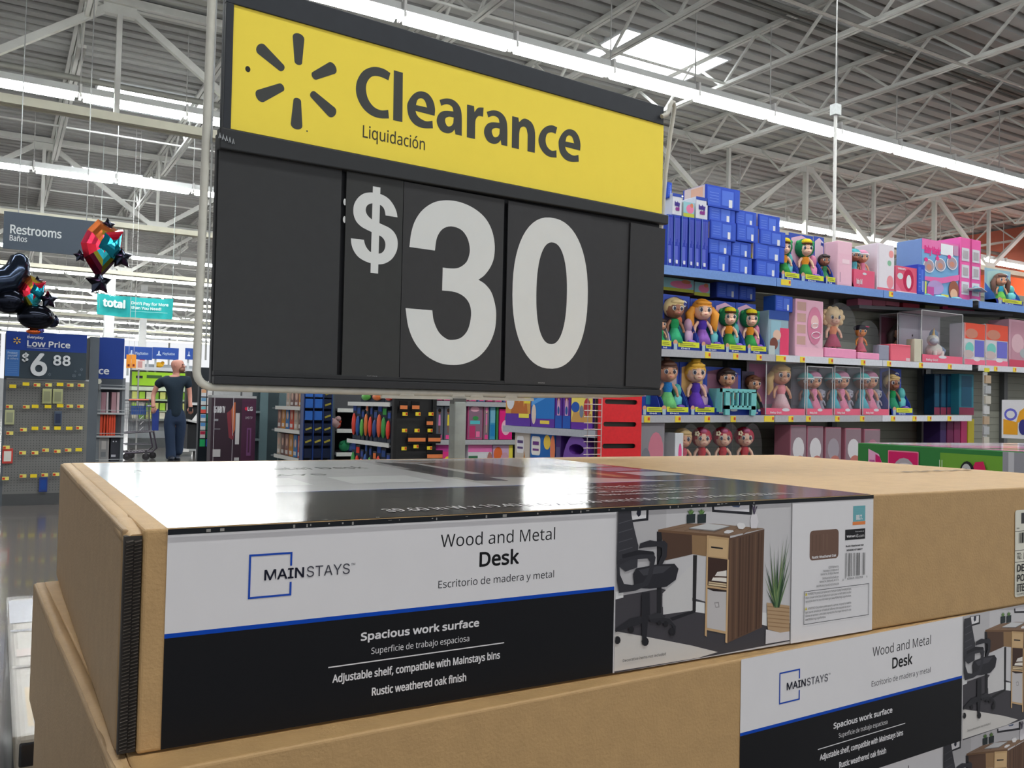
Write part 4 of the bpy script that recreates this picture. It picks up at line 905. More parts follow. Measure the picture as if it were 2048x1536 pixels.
def art_shellside(a, w, h): a.rect(0, 0, .42, 1, (232, 178, 200)); [a.rect(.05, .2+.2*k, .36, .35+.2*k, (200, 160, 150)) for k in range(4)]; a.rect(0, 0, 1, .16, (240, 186, 204)); a.ell(.68, .55, .26, .34, (214, 130, 160)); a.ell(.68, .62, .14, .12, (232, 190, 190))
pack('pink_doll_carton', 'pink doll carton with a scalloped window and white loops', 'doll', None, rc(1590, 600, 1647, 706, YS+.03, K), YS+.03, .16, (236, 184, 204), art_shellside)
t = bpy.data.objects['pink_doll_carton']; b = MB()
for cx, cz, rr in ((.045, .235, .03), (.06, .165, .04)): b.tube([(cx+rr*1.2*cos(q*pi/6), -.012-.008*sin(q*pi/6), cz+rr*.6*sin(q*pi/6)) for q in range(13)], .003, (240, 240, 244), 5)
b.build('window_rim', PLAST, t)
shell('blond curly doll in orange under a clear dome', (1650, 604, 1714, 709), K, SKL, (238, 206, 160), (236, 150, 110), 'afro', (196, 90, 120))
shell('orange-faced doll with a black cap on a pink tray', (1716, 640, 1760, 712), K, (226, 140, 60), (34, 30, 44), (226, 130, 120), 'cap', (224, 110, 130))
def art_pk(a, w, h): a.rect(.75, .04, .95, .22, (226, 190, 196)); a.rect(.04, .9, .96, .97, (226, 96, 116))
pack('grey_pouch', 'small grey see-through pouch beside a plain pink carton', 'toy', None, rc(1760, 690, 1781, 713, YS+.03, K), YS+.04, .06, (150, 152, 170), None)
pack('plain_pink_carton', 'plain coral pink carton low on the second shelf', 'box', None, rc(1782, 689, 1822, 715, YS+.03, K), YS+.03, .14, (236, 110, 130), art_pk)
pack('cream_block', 'cream upright box between pink carton and unicorn box', 'box', None, rc(1829, 678, 1846, 717, YS+.03, K), YS+.03, .08, (206, 200, 180), None)
wb_ = dict(window=True, hdr=False, side=(206, 206, 208), base=(232, 104, 132), strip=None, group='clear-windowed doll boxes')
doll_pack('window box with a red dress, half in shade behind the cream block', (1795, 628, 1842, 700), K, Y=YS+.22, D=.18, back=(150, 130, 140), bk2=(120, 60, 80), dolls=[(0, .8, SKT, (60, 40, 40), (150, 40, 70), 'long', 0, None)], **wb_)
t = doll_pack('big window box with a white and grey plush unicorn', (1843, 624, 1926, 721), K, D=.22, back=(186, 182, 190), bk2=(190, 180, 190), dolls=[], bh=.15, **wb_)
b = MB(); b.ball((.03, .1, .12), (.09, .06, .06), (226, 222, 214), 12, 8); b.ball((-.03, .07, .2), (.055, .05, .05), (226, 222, 214), 10, 7); b.ball((-.075, .03, .185), (.04, .035, .03), (176, 176, 190), 8, 6); b.cyl((-.04, .06, .24), (-.06, .04, .3), .014, (230, 190, 120), 8, .002)
for x, y in ((-.02, .06), (.08, .06), (-.0, .14), (.09, .14)): b.cyl((x, y, .05), (x, y, .11), .02, (232, 228, 220), 8)
b.ball((.01, .09, .24), (.05, .03, .06), (120, 140, 170), 8, 6); b.tube([(.11, .1, .15), (.15, .1, .12), (.15, .1, .06)], [.02, .03, .01], (130, 150, 180), 7); b.build('plush_unicorn', CLOTH, t)
def art_red(a, w, h): a.rect(0, .62, 1, 1, (226, 84, 60)); a.ell(.35, .75, .3, .12, (196, 130, 110)); a.rect(.5, .2, .96, .6, (110, 110, 200)); a.ell(.25, .4, .2, .14, (120, 200, 190)); a.ell(.2, .25, .25, .1, (200, 180, 180)); a.rect(0, 0, 1, .13, (234, 110, 140)); a.ell(.6, .14, .16, .05, (226, 224, 230)); a.line((.02, .01), (.02, .99), .004, (220, 220, 224))
for i, (x0, x1) in enumerate(((1928, 1970), (1971, 2016))):
    pack('kit_carton', ['red-topped doll kit carton just right of the unicorn box', 'red-topped doll kit carton, second one'][i], 'box', 'red-topped kit cartons', rc(x0, 647+3*i, x1, 722+2*i, YS+.03, K), YS+.03, .14, (214, 210, 216), art_red)
def art_dim(a, w, h): a.rect(.1, .1, .9, .95, (190, 140, 156)); a.ell(.4, .5, .3, .2, (214, 176, 186)); a.rect(0, 0, 1, .15, (200, 70, 96)); a.ell(.7, .3, .2, .1, (170, 176, 180))
pack('dusky_pink_carton', 'dusky pink carton at the right edge of the second shelf', 'box', None, rc(2018, 640, 2060, 726, YS+.03, K), YS+.03, .2, (196, 150, 166), art_dim)
for i, (x0, x1, c) in enumerate(((1716, 1745, (214, 130, 160)), (1745, 1772, (190, 110, 130)), (1772, 1800, (206, 120, 140)), (1806, 1840, (196, 60, 80)), (1850, 1880, (120, 120, 80)), (1885, 1950, (170, 50, 90)), (1960, 2010, (150, 80, 100)))):
    R = rc(x0, 598+8*(i > 2), x1, 612+10*(i > 2), YS+.3); z0 = R[1]
    pack('flat_pack', ['striped pink flat pack', 'rose flat pack', 'dotted pink flat pack', 'dark red flat pack', 'olive flat pack', 'long crimson flat pack', 'dull rose flat pack'][i]+' on the ledge under the top shelf', 'box', 'flat packs on the inner ledge', R, YS+.3, .12, c, None)
lx0, lx1 = rc(1712, 600, 2020, 620, YS+.3)[0], rc(1712, 600, 2020, 620, YS+.3)[2]
z0 = rc(1716, 598, 1745, 612, YS+.3)[1]; z1 = rc(1960, 606, 2010, 622, YS+.3)[1]
tag(MB().mesh([(lx0, YS+.28, z0-.03), (lx1, YS+.28, z1-.03), (lx1, YS+.45, z1-.03), (lx0, YS+.45, z0-.03), (lx0, YS+.28, z0-.002), (lx1, YS+.28, z1-.002), (lx1, YS+.45, z1-.002), (lx0, YS+.45, z0-.002)], [(0, 3, 2, 1), (4, 5, 6, 7), (0, 1, 5, 4), (2, 3, 7, 6), (1, 2, 6, 5), (3, 0, 4, 7)], (150, 152, 156)) or None) if 0 else None
b = MB(); b.mesh([(lx0, YS+.27, z0-.03), (lx1, YS+.27, z1-.03), (lx1, YS+.45, z1-.03), (lx0, YS+.45, z0-.03), (lx0, YS+.27, z0-.002), (lx1, YS+.27, z1-.002), (lx1, YS+.45, z1-.002), (lx0, YS+.45, z0-.002)], [(0, 3, 2, 1), (4, 5, 6, 7), (0, 1, 5, 4), (2, 3, 7, 6), (1, 2, 6, 5), (3, 0, 4, 7)], (120, 122, 128))
tag(b.build('inner_ledge', STEELP), 'short grey steel ledge carrying flat packs under the top shelf', 'shelf')

# third shelf
K = 2
doll_pack('lilac playset half behind the sign frame on the third shelf', (1284, 724, 1333, 826), K, dolls=[], bk2=(206, 160, 200))
doll_pack('brown-haired doll with a bun and a turquoise dress', (1322, 722, 1380, 826), K, dolls=[(-.08, 1.02, SKT, (92, 58, 44), (50, 130, 200), 'bun', .35, (120, 206, 130))], bk2=(206, 186, 190))
doll_pack('blond doll with a crown and a violet dress', (1380, 724, 1432, 827), K, dolls=[(-.06, 1.02, SKL, (244, 190, 70), PURP, 'crown', .35, (110, 70, 190))], bk2=(226, 184, 120))
t = doll_pack('dark-haired doll peeking out of a teal cot', (1430, 734, 1505, 828), K, dolls=[(-.04, .98, SKT, (52, 36, 34), (226, 150, 150), 'short', .3, None)], bk2=(130, 90, 110), strip=None)
x0, z0, x1, z1 = rc(1430, 778, 1505, 828, YS+.03, K); w = x1-x0; h = z1-z0; b = MB(); CT = (110, 190, 190)
b.box((-w*.46, -.05, h*.86), (w*.48, -.03, h), CT); b.box((-w*.36, -.05, h*.22), (w*.46, -.03, h*.36), CT); b.box((-w*.36, -.05, 0), (-w*.24, -.03, h*.9), CT); b.box((w*.34, -.05, 0), (w*.46, -.03, h*.9), CT)
for k in range(4): b.box((-w*.17+.13*w*k, -.05, h*.3), (-w*.13+.13*w*k, -.03, h*.9), CT)
b.box((-w*.46, -.05, h*.1), (-w*.44, .08, h), CT); b.box((w*.46, -.05, h*.1), (w*.48, .08, h), CT); b.build('toy_cot', PLAST, t, 'teal slatted toy cot')
doll_pack('small brown-haired doll in a clear sleeve beside the cot', (1506, 742, 1532, 827), K, Y=YS+.08, back=(96, 88, 110), base=(40, 60, 150), strip=None, bk2=(90, 80, 96), dolls=[(0, .9, SKT, (110, 66, 44), (70, 120, 90), 'short', .9, None)])
doll_pack('window box with a long-haired blond doll in a floral pink dress', (1532, 722, 1611, 826), K, D=.2, back=(150, 140, 150), bk2=(176, 120, 150), bh=.12, dolls=[(.14, .95, SKT, (206, 170, 110), (236, 150, 160), 'tail', .3, (236, 200, 206))], **wb_)
for i, (x0, x1) in enumerate(((1614, 1666), (1669, 1722), (1726, 1779))):
    doll_pack(['window box with two baby dolls in hats, nearest the floral dress doll', 'middle window box with two baby dolls in hats', 'window box with two baby dolls in hats, beside the green dress doll'][i], (x0, 733, x1, 826), K, D=.16, back=(150, 150, 156), bk2=(168, 166, 172), bh=.13, dolls=[(-.24, .86, SKB, (92, 180, 180), (100, 190, 206), 'hat', .1, None), (.06, .9, SKT, (190, 130, 156), (236, 150, 180), 'hat', .1, None), (.36, .5, (180, 180, 196), (180, 180, 196), (170, 170, 186), 'short', 0, None)], **wb_)
doll_pack('blond doll in a green sequin dress at the end of the third shelf', (1784, 736, 1827, 826), K, dolls=[(-.2, .85, SKB, (220, 190, 130), GREEN, 'short', .5, (60, 160, 120))], bk2=(70, 60, 84))
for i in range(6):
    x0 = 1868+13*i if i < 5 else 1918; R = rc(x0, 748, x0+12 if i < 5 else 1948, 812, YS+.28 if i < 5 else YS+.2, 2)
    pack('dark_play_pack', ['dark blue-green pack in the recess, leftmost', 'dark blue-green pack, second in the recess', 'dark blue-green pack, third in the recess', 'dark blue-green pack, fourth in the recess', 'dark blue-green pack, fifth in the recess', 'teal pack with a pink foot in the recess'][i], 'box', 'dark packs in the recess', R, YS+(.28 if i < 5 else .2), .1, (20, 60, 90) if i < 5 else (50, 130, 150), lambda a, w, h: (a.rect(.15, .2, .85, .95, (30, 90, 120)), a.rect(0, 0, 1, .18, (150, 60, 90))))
# bottom shelf
K = 3
def pk(l, px, Y, c, art, g=None, n='toy_pack', cat='toy'): return pack(n, l, cat, g, rc(*px, Y, K), Y, .16, c, art)
pk('clear pack with pink and denim doll clothes under the red panel corner', (1281, 845, 1330, 935), YS+.03, (170, 160, 166), lambda a, w, h: (a.rect(.04, .04, .96, .98, (150, 146, 152)), a.ell(.62, .55, .32, .3, (214, 130, 150)), a.ell(.2, .4, .2, .2, (130, 130, 140)), a.ell(.4, .12, .4, .1, (200, 200, 220)), a.ell(.8, .14, .2, .1, (150, 90, 70))))
t = shell('blond doll in pink beside a white fur pack, bottom shelf', (1358, 846, 1404, 960), K, SKT, (226, 190, 130), (206, 90, 110), 'short', None)
pk('white fluffy toy unicorn pack, bottom shelf', (1349, 866, 1367, 960), YS+.02, (226, 228, 234), lambda a, w, h: (a.ell(.6, .6, .2, .2, (236, 90, 150)), a.ell(.5, .3, .4, .2, (240, 240, 244))))
for i, x0 in enumerate((1398, 1440, 1484)):
    shell(['red-curled doll with a dummy, left of three on the bottom shelf', 'red-curled doll with a flower, middle of three', 'red-curled doll with a flower, right of three'][i], (x0, 845, x0+42, 975), K, SKL, (186, 28, 60), (196, 60, 70), 'flower', (226, 130, 90), base=(200, 60, 80))
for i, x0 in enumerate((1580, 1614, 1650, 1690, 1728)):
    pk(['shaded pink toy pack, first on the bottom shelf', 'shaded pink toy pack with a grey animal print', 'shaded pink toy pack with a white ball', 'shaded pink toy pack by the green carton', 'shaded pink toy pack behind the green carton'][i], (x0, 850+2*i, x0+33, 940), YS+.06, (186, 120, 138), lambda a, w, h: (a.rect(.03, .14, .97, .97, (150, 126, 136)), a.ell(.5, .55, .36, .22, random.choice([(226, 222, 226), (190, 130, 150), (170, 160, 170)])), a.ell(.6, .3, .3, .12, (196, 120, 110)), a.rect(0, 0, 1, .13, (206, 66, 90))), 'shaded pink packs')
for i, (x0, c) in enumerate(((1880, (60, 40, 90)), (1894, (110, 40, 80)), (1908, (130, 50, 90)), (1922, (190, 60, 110)), (1936, (206, 190, 60)))):
    pk(['dark violet', 'dark plum', 'plum', 'crimson', 'mustard'][i]+' bottle-shaped pack on the bottom shelf', (x0, 838, x0+13, 880), YS+.1, c, None, 'small packs on the bottom shelf')
# green ride-on toy cartons on the next pallet
GZ = .93
def uu(px): return (2.16-hit(px, 900, 0, 2.775).y)/1.25
def green_art(a, w, h):
    U = uu
    a.rect(0, 0, 1, 1, (52, 122, 62)); a.rect(U(1880), 0, U(2010), .93, (110, 162, 56)); a.rect(U(2010), 0, 1, 1, (150, 150, 158)); a.rect(U(2022), 0, U(2034), 1, (196, 196, 202))
    a.poly([(U(1730), .1), (U(1766), .1), (U(1763), .62), (U(1752), .84), (U(1730), .92)], (232, 170, 206)); a.poly([(U(1745), .1), (U(1766), .1), (U(1763), .6), (U(1754), .8), (U(1745), .84)], (206, 30, 110)); a.text('JUMP', U(1732), .6, U(1744), .74, (190, 90, 160), .002)
    a.rrect(U(1772), .1, U(1836), .92, .008, (236, 130, 160)); a.rrect(U(1773.5), .12, U(1834.5), .90, .008, (208, 30, 100)); a.ell((U(1780)+U(1832))/2, .55, (U(1832)-U(1780))*.46, .26, (176, 170, 176)); a.ell((U(1780)+U(1832))/2, .50, (U(1832)-U(1780))*.36, .18, (90, 86, 92)); a.ell((U(1790)+U(1826))/2, .70, .02, .03, (214, 206, 210)); a.rect(U(1776), .55, U(1779), .66, (240, 200, 214))
    for k in range(2): a.rect(U(1880+5*k), .1, U(1881.5+5*k), .82, (206, 222, 200))
    a.poly([(U(1925), .3), (U(1955), .82), (U(1972), .84), (U(1985), .55), (U(2005), .40), (U(2008), .2)], (208, 36, 92)); a.ell((U(1922)+U(1955))/2, .62, (U(1955)-U(1922))*.5, .21, (28, 28, 30)); a.ell((U(1924)+U(1950))/2, .64, (U(1955)-U(1922))*.34, .15, (196, 196, 198)); a.ell((U(1924)+U(1950))/2, .64, (U(1955)-U(1922))*.18, .08, (120, 120, 122)); a.ell(U(1996), .33, .02, .08, (200, 196, 196))
for j in range(4):
    hh = .225; t = thing('ride_on_carton', ['green carton with a pink toy car picture, glossy pink lid', 'second green toy car carton down', 'third green toy car carton down', 'lowest green toy car carton'][j], 'box', (2.80, 2.16, GZ-hh*(j+1)), -pi/2-.06, 'green toy car cartons')
    MB().box((0, 0, 0), (1.25, 1.15, hh-.002), (60, 130, 66)).build('carton_body', PRINT, t, bevel=.004)
    a = Art(3e-4); a.T = lambda u, v: (u*1.25, v*(hh-.004)); green_art(a, 1, 1); a.build('side_print', PRINT, t).location = (0, -.001, 0)
    if j == 0:
        a = Art(2e-4); a.T = lambda u, v: (u*1.25, v*1.15); a.rect(.003, .003, .997, .997, (206, 196, 206)); a.poly([(.1, .02), (.5, .02), (.9, .4), (.3, .5)], (226, 140, 180)); a.poly([(.3, .02), (.34, .02), (.5, .2), (.36, .22)], (70, 130, 80)); a.poly([(.5, .1), (.98, .02), (.98, .3), (.6, .3)], (232, 180, 200)); a.ell(.6, .12, .1, .04, (40, 36, 40)); a.rect(.05, .6, .95, .95, (224, 216, 224)); a.ell(.5, .75, .3, .1, (210, 130, 160))
        a.build('lid_print', GLOSSP, t, lambda u, d, v: (u, v, hh-d-.001))
def art_dog(a, w, h):
    a.rect(0, 0, 1, 1, (232, 230, 236)); a.ell(.25, .62, .18, .16, (110, 110, 210)); a.ell(.25, .62, .12, .1, (232, 230, 236)); a.poly([(.05, .1), (.45, .1), (.45, .42), (.05, .5)], (240, 170, 50)); a.poly([(.4, .4), (.75, .5), (.7, .85), (.5, .7)], (240, 170, 50)); a.ell(.85, .65, .15, .12, (232, 150, 140)); a.ell(.82, .8, .18, .07, (120, 140, 190)); a.ell(.6, .3, .12, .2, (60, 60, 130)); a.line((.65, .1), (.9, .35), .01, (50, 60, 150))
PCX = hit(2003, 876, 2, GZ+.001)
t = thing('picture_carton', 'white carton with an orange and violet print on the green carton lid', 'box', (PCX.x+.002, PCX.y, GZ+.001), -pi/2-.12)
PH = hit(2003, 800, 0, PCX.x).z-GZ; MB().box((0, 0, 0), (.34, .15, PH), (228, 226, 232)).build('carton_body', PRINT, t, bevel=.003); a = Art(3e-4); a.T = lambda u, v: (u*.2, v*PH); art_dog(a, 1, 1); a.build('front_print', PRINT, t).location = (0, -.001, 0)
# clear strip of hanging packs on the bay post
X = hit(1966, 830, 1, YS-.02).x
t = thing('clip_strip', 'grey clip strip of small clear packs hanging on the shelf post', 'display', (X, YS-.04, 1.40))
MB().box((-.03, 0, -.62), (.03, .008, .04), (176, 178, 176)).build('strip', PLAST, t)
for k in range(7): MB().box((-.04+.02*(k > 3), -.015, -.60+.09*k), (.04+.02*(k > 3), -.001, -.53+.09*k), [(190, 184, 170), (170, 172, 174), (176, 150, 120), (196, 196, 196)][k % 4]).build('hanging_pack', PLAST, t)
MB().box((-.02, -.006, .04), (.05, .0, .075), (222, 214, 60)).build('tag', PRINT, t)
# white pole with a box, rising past the strip lights
X = hit(1668, 480, 1, 4.9).x
t = thing('power_pole', 'thin white pole rising from the top shelf past the strip lights', 'pole', (X, 4.9, 0)); zt_ = hit(1676, 218, 1, 4.9).z
b = MB(); b.cyl((0, 0, zs(0, X)), (.0, 0, zt_), .014, (226, 226, 222), 10); b.build('pole', SATIN, t); MB().box((-.035, -.03, zt_-.06), (.035, .03, zt_+.03), (196, 200, 200)).build('junction_box', METAL, t)
MB().cyl((0, 0, zt_+.03), (0, 0, 6.8), .006, (150, 150, 150), 6).build('hanger_wire', METAL, t)
# ================================================================ gondola ends in the middle distance
XE = 3.136
def rx(px0, py0, px1, py1, X=XE):
    a = hit(px0, (py0+py1)/2, 0, X).y; b_ = hit(px1, (py0+py1)/2, 0, X).y
    return a, hit((px0+px1)/2, py1, 0, X).z, b_, hit((px0+px1)/2, py0, 0, X).z
def packX(name, label, cat, group, px, X, D, col, art=None, zb=None, m=PRINT):
    y0, z0, y1, z1 = rx(*px, X); z0 = z0 if zb is None else zb; w, h = y0-y1-.004, z1-z0
    t = thing(name, label, cat, (X, (y0+y1)/2, z0), -pi/2, group)
    MB().box((-w/2, 0, 0), (w/2, D, h), col).build('pack_body', m, t, bevel=min(.006, w*.06))
    if art: a = Art(4e-4); a.T = lambda u, v: (-w/2+u*w, v*h); art(a, w, h); a.build('front_print', PRINT, t).location = (0, -.0008, 0)
    return t
def gondola(label, y0, y1, x1, zt, rails, nm='gondola_run', rail=(176, 178, 184)):
    t = thing(nm, label, 'shelving', (XE, y0, 0)); L_ = x1-XE; D_ = y1-y0
    MB().box((.35, D_*.48, 0), (L_, D_*.52, zt), (58, 60, 64)).build('spine_panel', STEELP, t); MB().box((.33, .05, 0), (.35, D_-.05, zt), (60, 62, 66)).build('end_panel', STEELP, t)
    MB().box((.35, .03, 0), (L_, D_-.03, .12), (50, 50, 54)).build('kick_base', STEELP, t)
    for z in rails:
        MB().box((.36, .02, z-.03), (L_, D_*.48, z), (96, 98, 104)).build('shelf', STEELP, t); MB().box((.36, .0, z-.045), (L_, .02, z), rail).build('price_rail', SATIN, t)
    return t
# --- nearest end: purple and blue boxes, red side panel
zs1 = rx(1010, 835, 1190, 856)[1]
t = thing('end_display', 'end display with grey shelf, red slotted side and wire grid', 'display', (XE, 4.3, 0))
MB().box((.33, 0, 0), (.36, 1.15, 1.4), (40, 40, 46)).build('back_panel', STEELP, t)
b = MB(); b.mesh([(0, 0, zs1-.045), (.33, 0, zs1-.045), (.33, 1.12, zs1-.045), (0, 1.12, zs1-.045), (0, 0, zs1), (.33, 0, zs1), (.33, 1.12, zs1), (0, 1.12, zs1)], [(0, 3, 2, 1), (4, 5, 6, 7), (0, 1, 5, 4), (2, 3, 7, 6), (1, 2, 6, 5), (3, 0, 4, 7)], (176, 180, 190)); b.build('shelf', SATIN, t)
MB().box((0, 0, .36), (.33, 1.12, .39), (176, 180, 190)).build('shelf', SATIN, t); MB().box((0, 0, 0), (.33, 1.12, .1), (60, 60, 64)).build('kick_base', STEELP, t)
xa, xb = hit(1196, 850, 1, 4.28).x, hit(1282, 850, 1, 4.28).x; pts = []
a = Art(4e-4); holes = []
for cy, c0, c1 in ((804, 1209, 1274), (848.5, 1206, 1272), (892, 1204, 1270)):
    A = hit(c0, cy-1.5, 1, 4.28); B = hit(c1, cy+1.5, 1, 4.28); r = .0145; zc = (A.z+B.z)/2
    holes.append([(A.x+r+r*cos(pi/2+pi*k/6), zc+r*sin(pi/2+pi*k/6)) for k in range(7)]+[(B.x-r+r*cos(-pi/2+pi*k/6), zc+r*sin(-pi/2+pi*k/6)) for k in range(7)])
for zc in (.30, .16, hit(1240, 760, 1, 4.28).z): holes.append([(xa+.05+.014*cos(pi/2+pi*k/6), zc+.014*sin(pi/2+pi*k/6)) for k in range(7)]+[(xb-.04+.014*cos(-pi/2+pi*k/6), zc+.014*sin(-pi/2+pi*k/6)) for k in range(7)])
out = [(xa, .02), (xb, .02), (xb, 1.35), (xa, 1.35)]; L = [[Vector((*p, 0)) for p in l] for l in [out, *holes]]; tri = tessellate_polygon(L); V = [v for l in L for v in l]
b = MB()
for yy in (4.276, 4.284): b.mesh([(v.x-XE, yy-4.3, v.y) for v in V], [tuple(q) for q in tri], (226, 36, 44))
for l in L: n = len(l); b.mesh([(v.x-XE, yy-4.3, v.y) for yy in (4.276, 4.284) for v in l], [(k, (k+1) % n, n+(k+1) % n, n+k) for k in range(n)], (190, 30, 36))
b.build('red_side_panel', SATIN, t, 'red side panel with long slots')
MB().box((xa-XE+.01, .02, .02), (xb-XE, .03, 1.35), (70, 66, 60)).build('inner_side', STEELP, t)
b = MB(); xg0 = hit(1166, 850, 1, 4.26).x-XE; xg1 = hit(1201, 850, 1, 4.26).x-XE
for k in range(34): z = .05+.0375*k; b.cyl((xg0, -.05, z), (xg1, -.05, z), .0028, (206, 190, 186), 5)
b.cyl((xg1, -.05, .02), (xg1, -.05, 1.35), .004, (214, 170, 166), 6); b.cyl((xg0+.03, -.045, .02), (xg0+.03, -.045, 1.35), .003, (170, 160, 160), 6)
tag(b.build('wire_grid', METAL, t), kind='stuff')
SANDC = [(206, 150, 90), (40, 110, 190), (104, 52, 160), (240, 214, 90)]
def a_sand(a, w, h): a.rect(0, 0, 1, .3, (96, 56, 160)); a.rect(0, .3, 1, 1, (214, 160, 80)); a.poly([(.22, .3), (.28, .72), (.36, .5), (.46, .86), (.54, .55), (.66, .8), (.74, .45), (.82, .7), (.9, .3)], (190, 112, 58)); a.rect(.75, .55, 1, 1, (240, 220, 70)); a.ell(.2, .6, .16, .2, (226, 226, 232)); a.rect(.55, .2, .95, .3, (240, 226, 90))
def a_blue(a, w, h): a.rect(0, 0, 1, .2, (96, 56, 160)); a.rect(0, .2, 1, 1, (40, 120, 200)); a.poly([(0, .5), (1, .8), (1, .9), (0, .6)], (90, 160, 230)); a.ell(.12, .3, .1, .24, (226, 206, 190)); a.rect(.4, .08, .8, .16, (240, 214, 90)); a.poly([(.5, .75), (.6, .98), (.75, .8)], (130, 190, 240))
def a_girl(a, w, h): a.rect(0, 0, 1, 1, (92, 44, 150)); a.rect(0, 0, 1, .3, (40, 90, 180)); a.ell(.5, .76, .2, .12, (224, 180, 160)); a.poly([(.3, .3), (.7, .3), (.75, .66), (.25, .66)], (214, 170, 206)); a.poly([(.28, .85), (.72, .85), (.7, .5), (.6, .7), (.4, .7), (.3, .5)], (120, 40, 50)); a.ell(.5, .42, .16, .1, (40, 90, 160))
def a_bucket(a, w, h): a.rect(0, 0, 1, .16, (100, 50, 160)); a.rect(0, .16, 1, 1, (240, 220, 110)); a.poly([(0, .16), (1, .16), (.95, .35), (.1, .4)], (206, 160, 90)); a.ell(.2, .5, .2, .12, (40, 90, 180)); a.ell(.75, .5, .16, .2, (190, 60, 70)); a.ell(.5, .4, .1, .14, (120, 130, 150)); a.rect(.3, .8, .7, 1, (190, 60, 110))
for i, (px, art, l) in enumerate((((1012, 770, 1062, 832), a_sand, 'sand-coloured play box on the grey shelf, leftmost'), ((1063, 770, 1110, 838), a_blue, 'bright blue play box on the grey shelf'), ((1111, 772, 1125, 842), a_girl, 'purple box with a red-haired girl, left one'), ((1126, 772, 1142, 845), a_girl, 'purple box with a red-haired girl, right one'), ((1143, 770, 1186, 850), a_bucket, 'yellow and purple play bucket pack on the grey shelf'))):
    packX('play_box', l, 'toy', 'play sets on the grey end shelf', px, XE+.015, .2, (92, 50, 150), art, zs1+.002)
def a_brown(a, w, h): a.rect(0, 0, 1, 1, (200, 190, 180)); a.poly([(.2, 0), (.35, .6), (.5, .35), (.65, .7), (.9, .3), (.9, 0)], (190, 130, 70)); a.rrect(.12, .66, .62, .9, .08, (230, 228, 232)); a.rect(.18, .72, .56, .75, (90, 70, 120)); a.rect(.18, .8, .56, .84, (90, 70, 120))
def a_blue2(a, w, h): a.rect(0, 0, 1, 1, (36, 100, 176)); a.rrect(.04, .66, .42, .92, .06, (236, 232, 226)); a.rect(.1, .72, .36, .75, (110, 60, 130)); a.rect(.1, .8, .36, .85, (110, 60, 130)); a.ell(.7, .85, .14, .1, (236, 200, 80)); a.ell(.93, .75, .1, .2, (226, 130, 90)); a.ell(.3, .35, .06, .05, (226, 60, 70)); a.poly([(.5, .15), (.56, .35), (.64, .2), (.74, .3), (.7, .1)], (80, 170, 220)); a.poly([(.0, .1), (.12, .5), (.16, .45), (.08, .1)], (230, 214, 130))
z2 = .392
packX('play_box', 'brown and white castle sand box below the grey shelf', 'toy', 'play sets under the grey end shelf', (1030, 858, 1060, 915), XE+.02, .2, (190, 180, 170), a_brown, z2)
packX('play_box', 'deep blue sand box with a star below the grey shelf', 'toy', 'play sets under the grey end shelf', (1061, 862, 1110, 915), XE+.02, .2, (36, 90, 170), a_blue2, z2)
packX('play_box', 'slim dark violet box below the grey shelf', 'toy', 'play sets under the grey end shelf', (1111, 864, 1122, 915), XE+.02, .2, (70, 44, 110), lambda a, w, h: (a.rect(.1, .2, .9, .5, (110, 90, 140)), a.rect(.1, .6, .9, .8, (90, 84, 130))), z2)
y0, z0, y1, z1 = rx(1124, 868, 1182, 940, XE+.01); w = y0-y1; t = thing('carry_case', 'purple arched carry case with a yellow picture card', 'toy', (XE+.01, (y0+y1)/2, z2), -pi/2); h = z1-z2; PU = (104, 56, 156)
arc = [(-w/2, 0)]+[(-(w/2)*cos(pi*k/12), h*.5+h*.5*sin(pi*k/12)) for k in range(13)]+[(w/2, 0)]; inn = [(w*.26*cos(2*pi*k/12), h*.8+h*.07*sin(2*pi*k/12)) for k in range(12)]
L = [[Vector((*p, 0)) for p in l] for l in (arc, inn)]; tri = tessellate_polygon(L); V = [v for l in L for v in l]; b = MB()
for yy in (0, .1): b.mesh([(v.x, yy, v.y) for v in V], [tuple(q) for q in tri], PU)
for l in L: n = len(l); b.mesh([(v.x, yy, v.y) for yy in (0, .1) for v in l], [(k, (k+1) % n, n+(k+1) % n, n+k) for k in range(n)], PU)
b.build('case', PLAST, t); a = Art(4e-4); a.T = lambda u, v: (-w/2+u*w, v*h); a.poly([(.08, .0), (.08, .55), (.2, .62), (.45, .55), (.8, .6), (.8, .1), (.7, 0)], (240, 214, 110)); a.ell(.22, .45, .15, .12, (236, 234, 236)); a.ell(.22, .45, .11, .05, (80, 60, 110)); a.ell(.55, .35, .2, .16, (200, 90, 50)); a.ell(.55, .35, .1, .12, (240, 220, 60)); a.rect(.86, .25, .95, .45, (220, 220, 226)); a.build('picture_card', PRINT, t).location = (0, -.001, 0)
# --- second run: doll boxes facing us, black rack, orange packs on its end
YA = 7.45
gz_ = lambda py, px=930, Y=YA: hit(px, py, 1, Y).z
zr = [gz_(803), gz_(880)]
g2 = gondola('run of toy shelving behind the sign post, doll boxes facing us', YA, 8.7, 8.5, 1.7, zr+[.3]); g2.location.y = YA
def R2(px0, py0, px1, zb, Y=YA+.03): return hit(px0, py0, 1, Y).x+.003, zb, hit(px1, py0, 1, Y).x-.003, hit((px0+px1)/2, py0, 1, Y).z
def a_fig(skin, hair, dress, bg, foot=(230, 80, 150)):
    return lambda a, w, h: (a.rect(.06, .1, .94, .97, bg), a.ell(.5, .83, .16, .07, skin), a.ell(.5, .87, .2, .06, hair), a.poly([(.36, .42), (.64, .42), (.6, .74), (.4, .74)], dress), a.rect(.42, .2, .48, .42, skin), a.rect(.52, .2, .58, .42, skin), a.rect(.2, .02, .8, .14, foot))
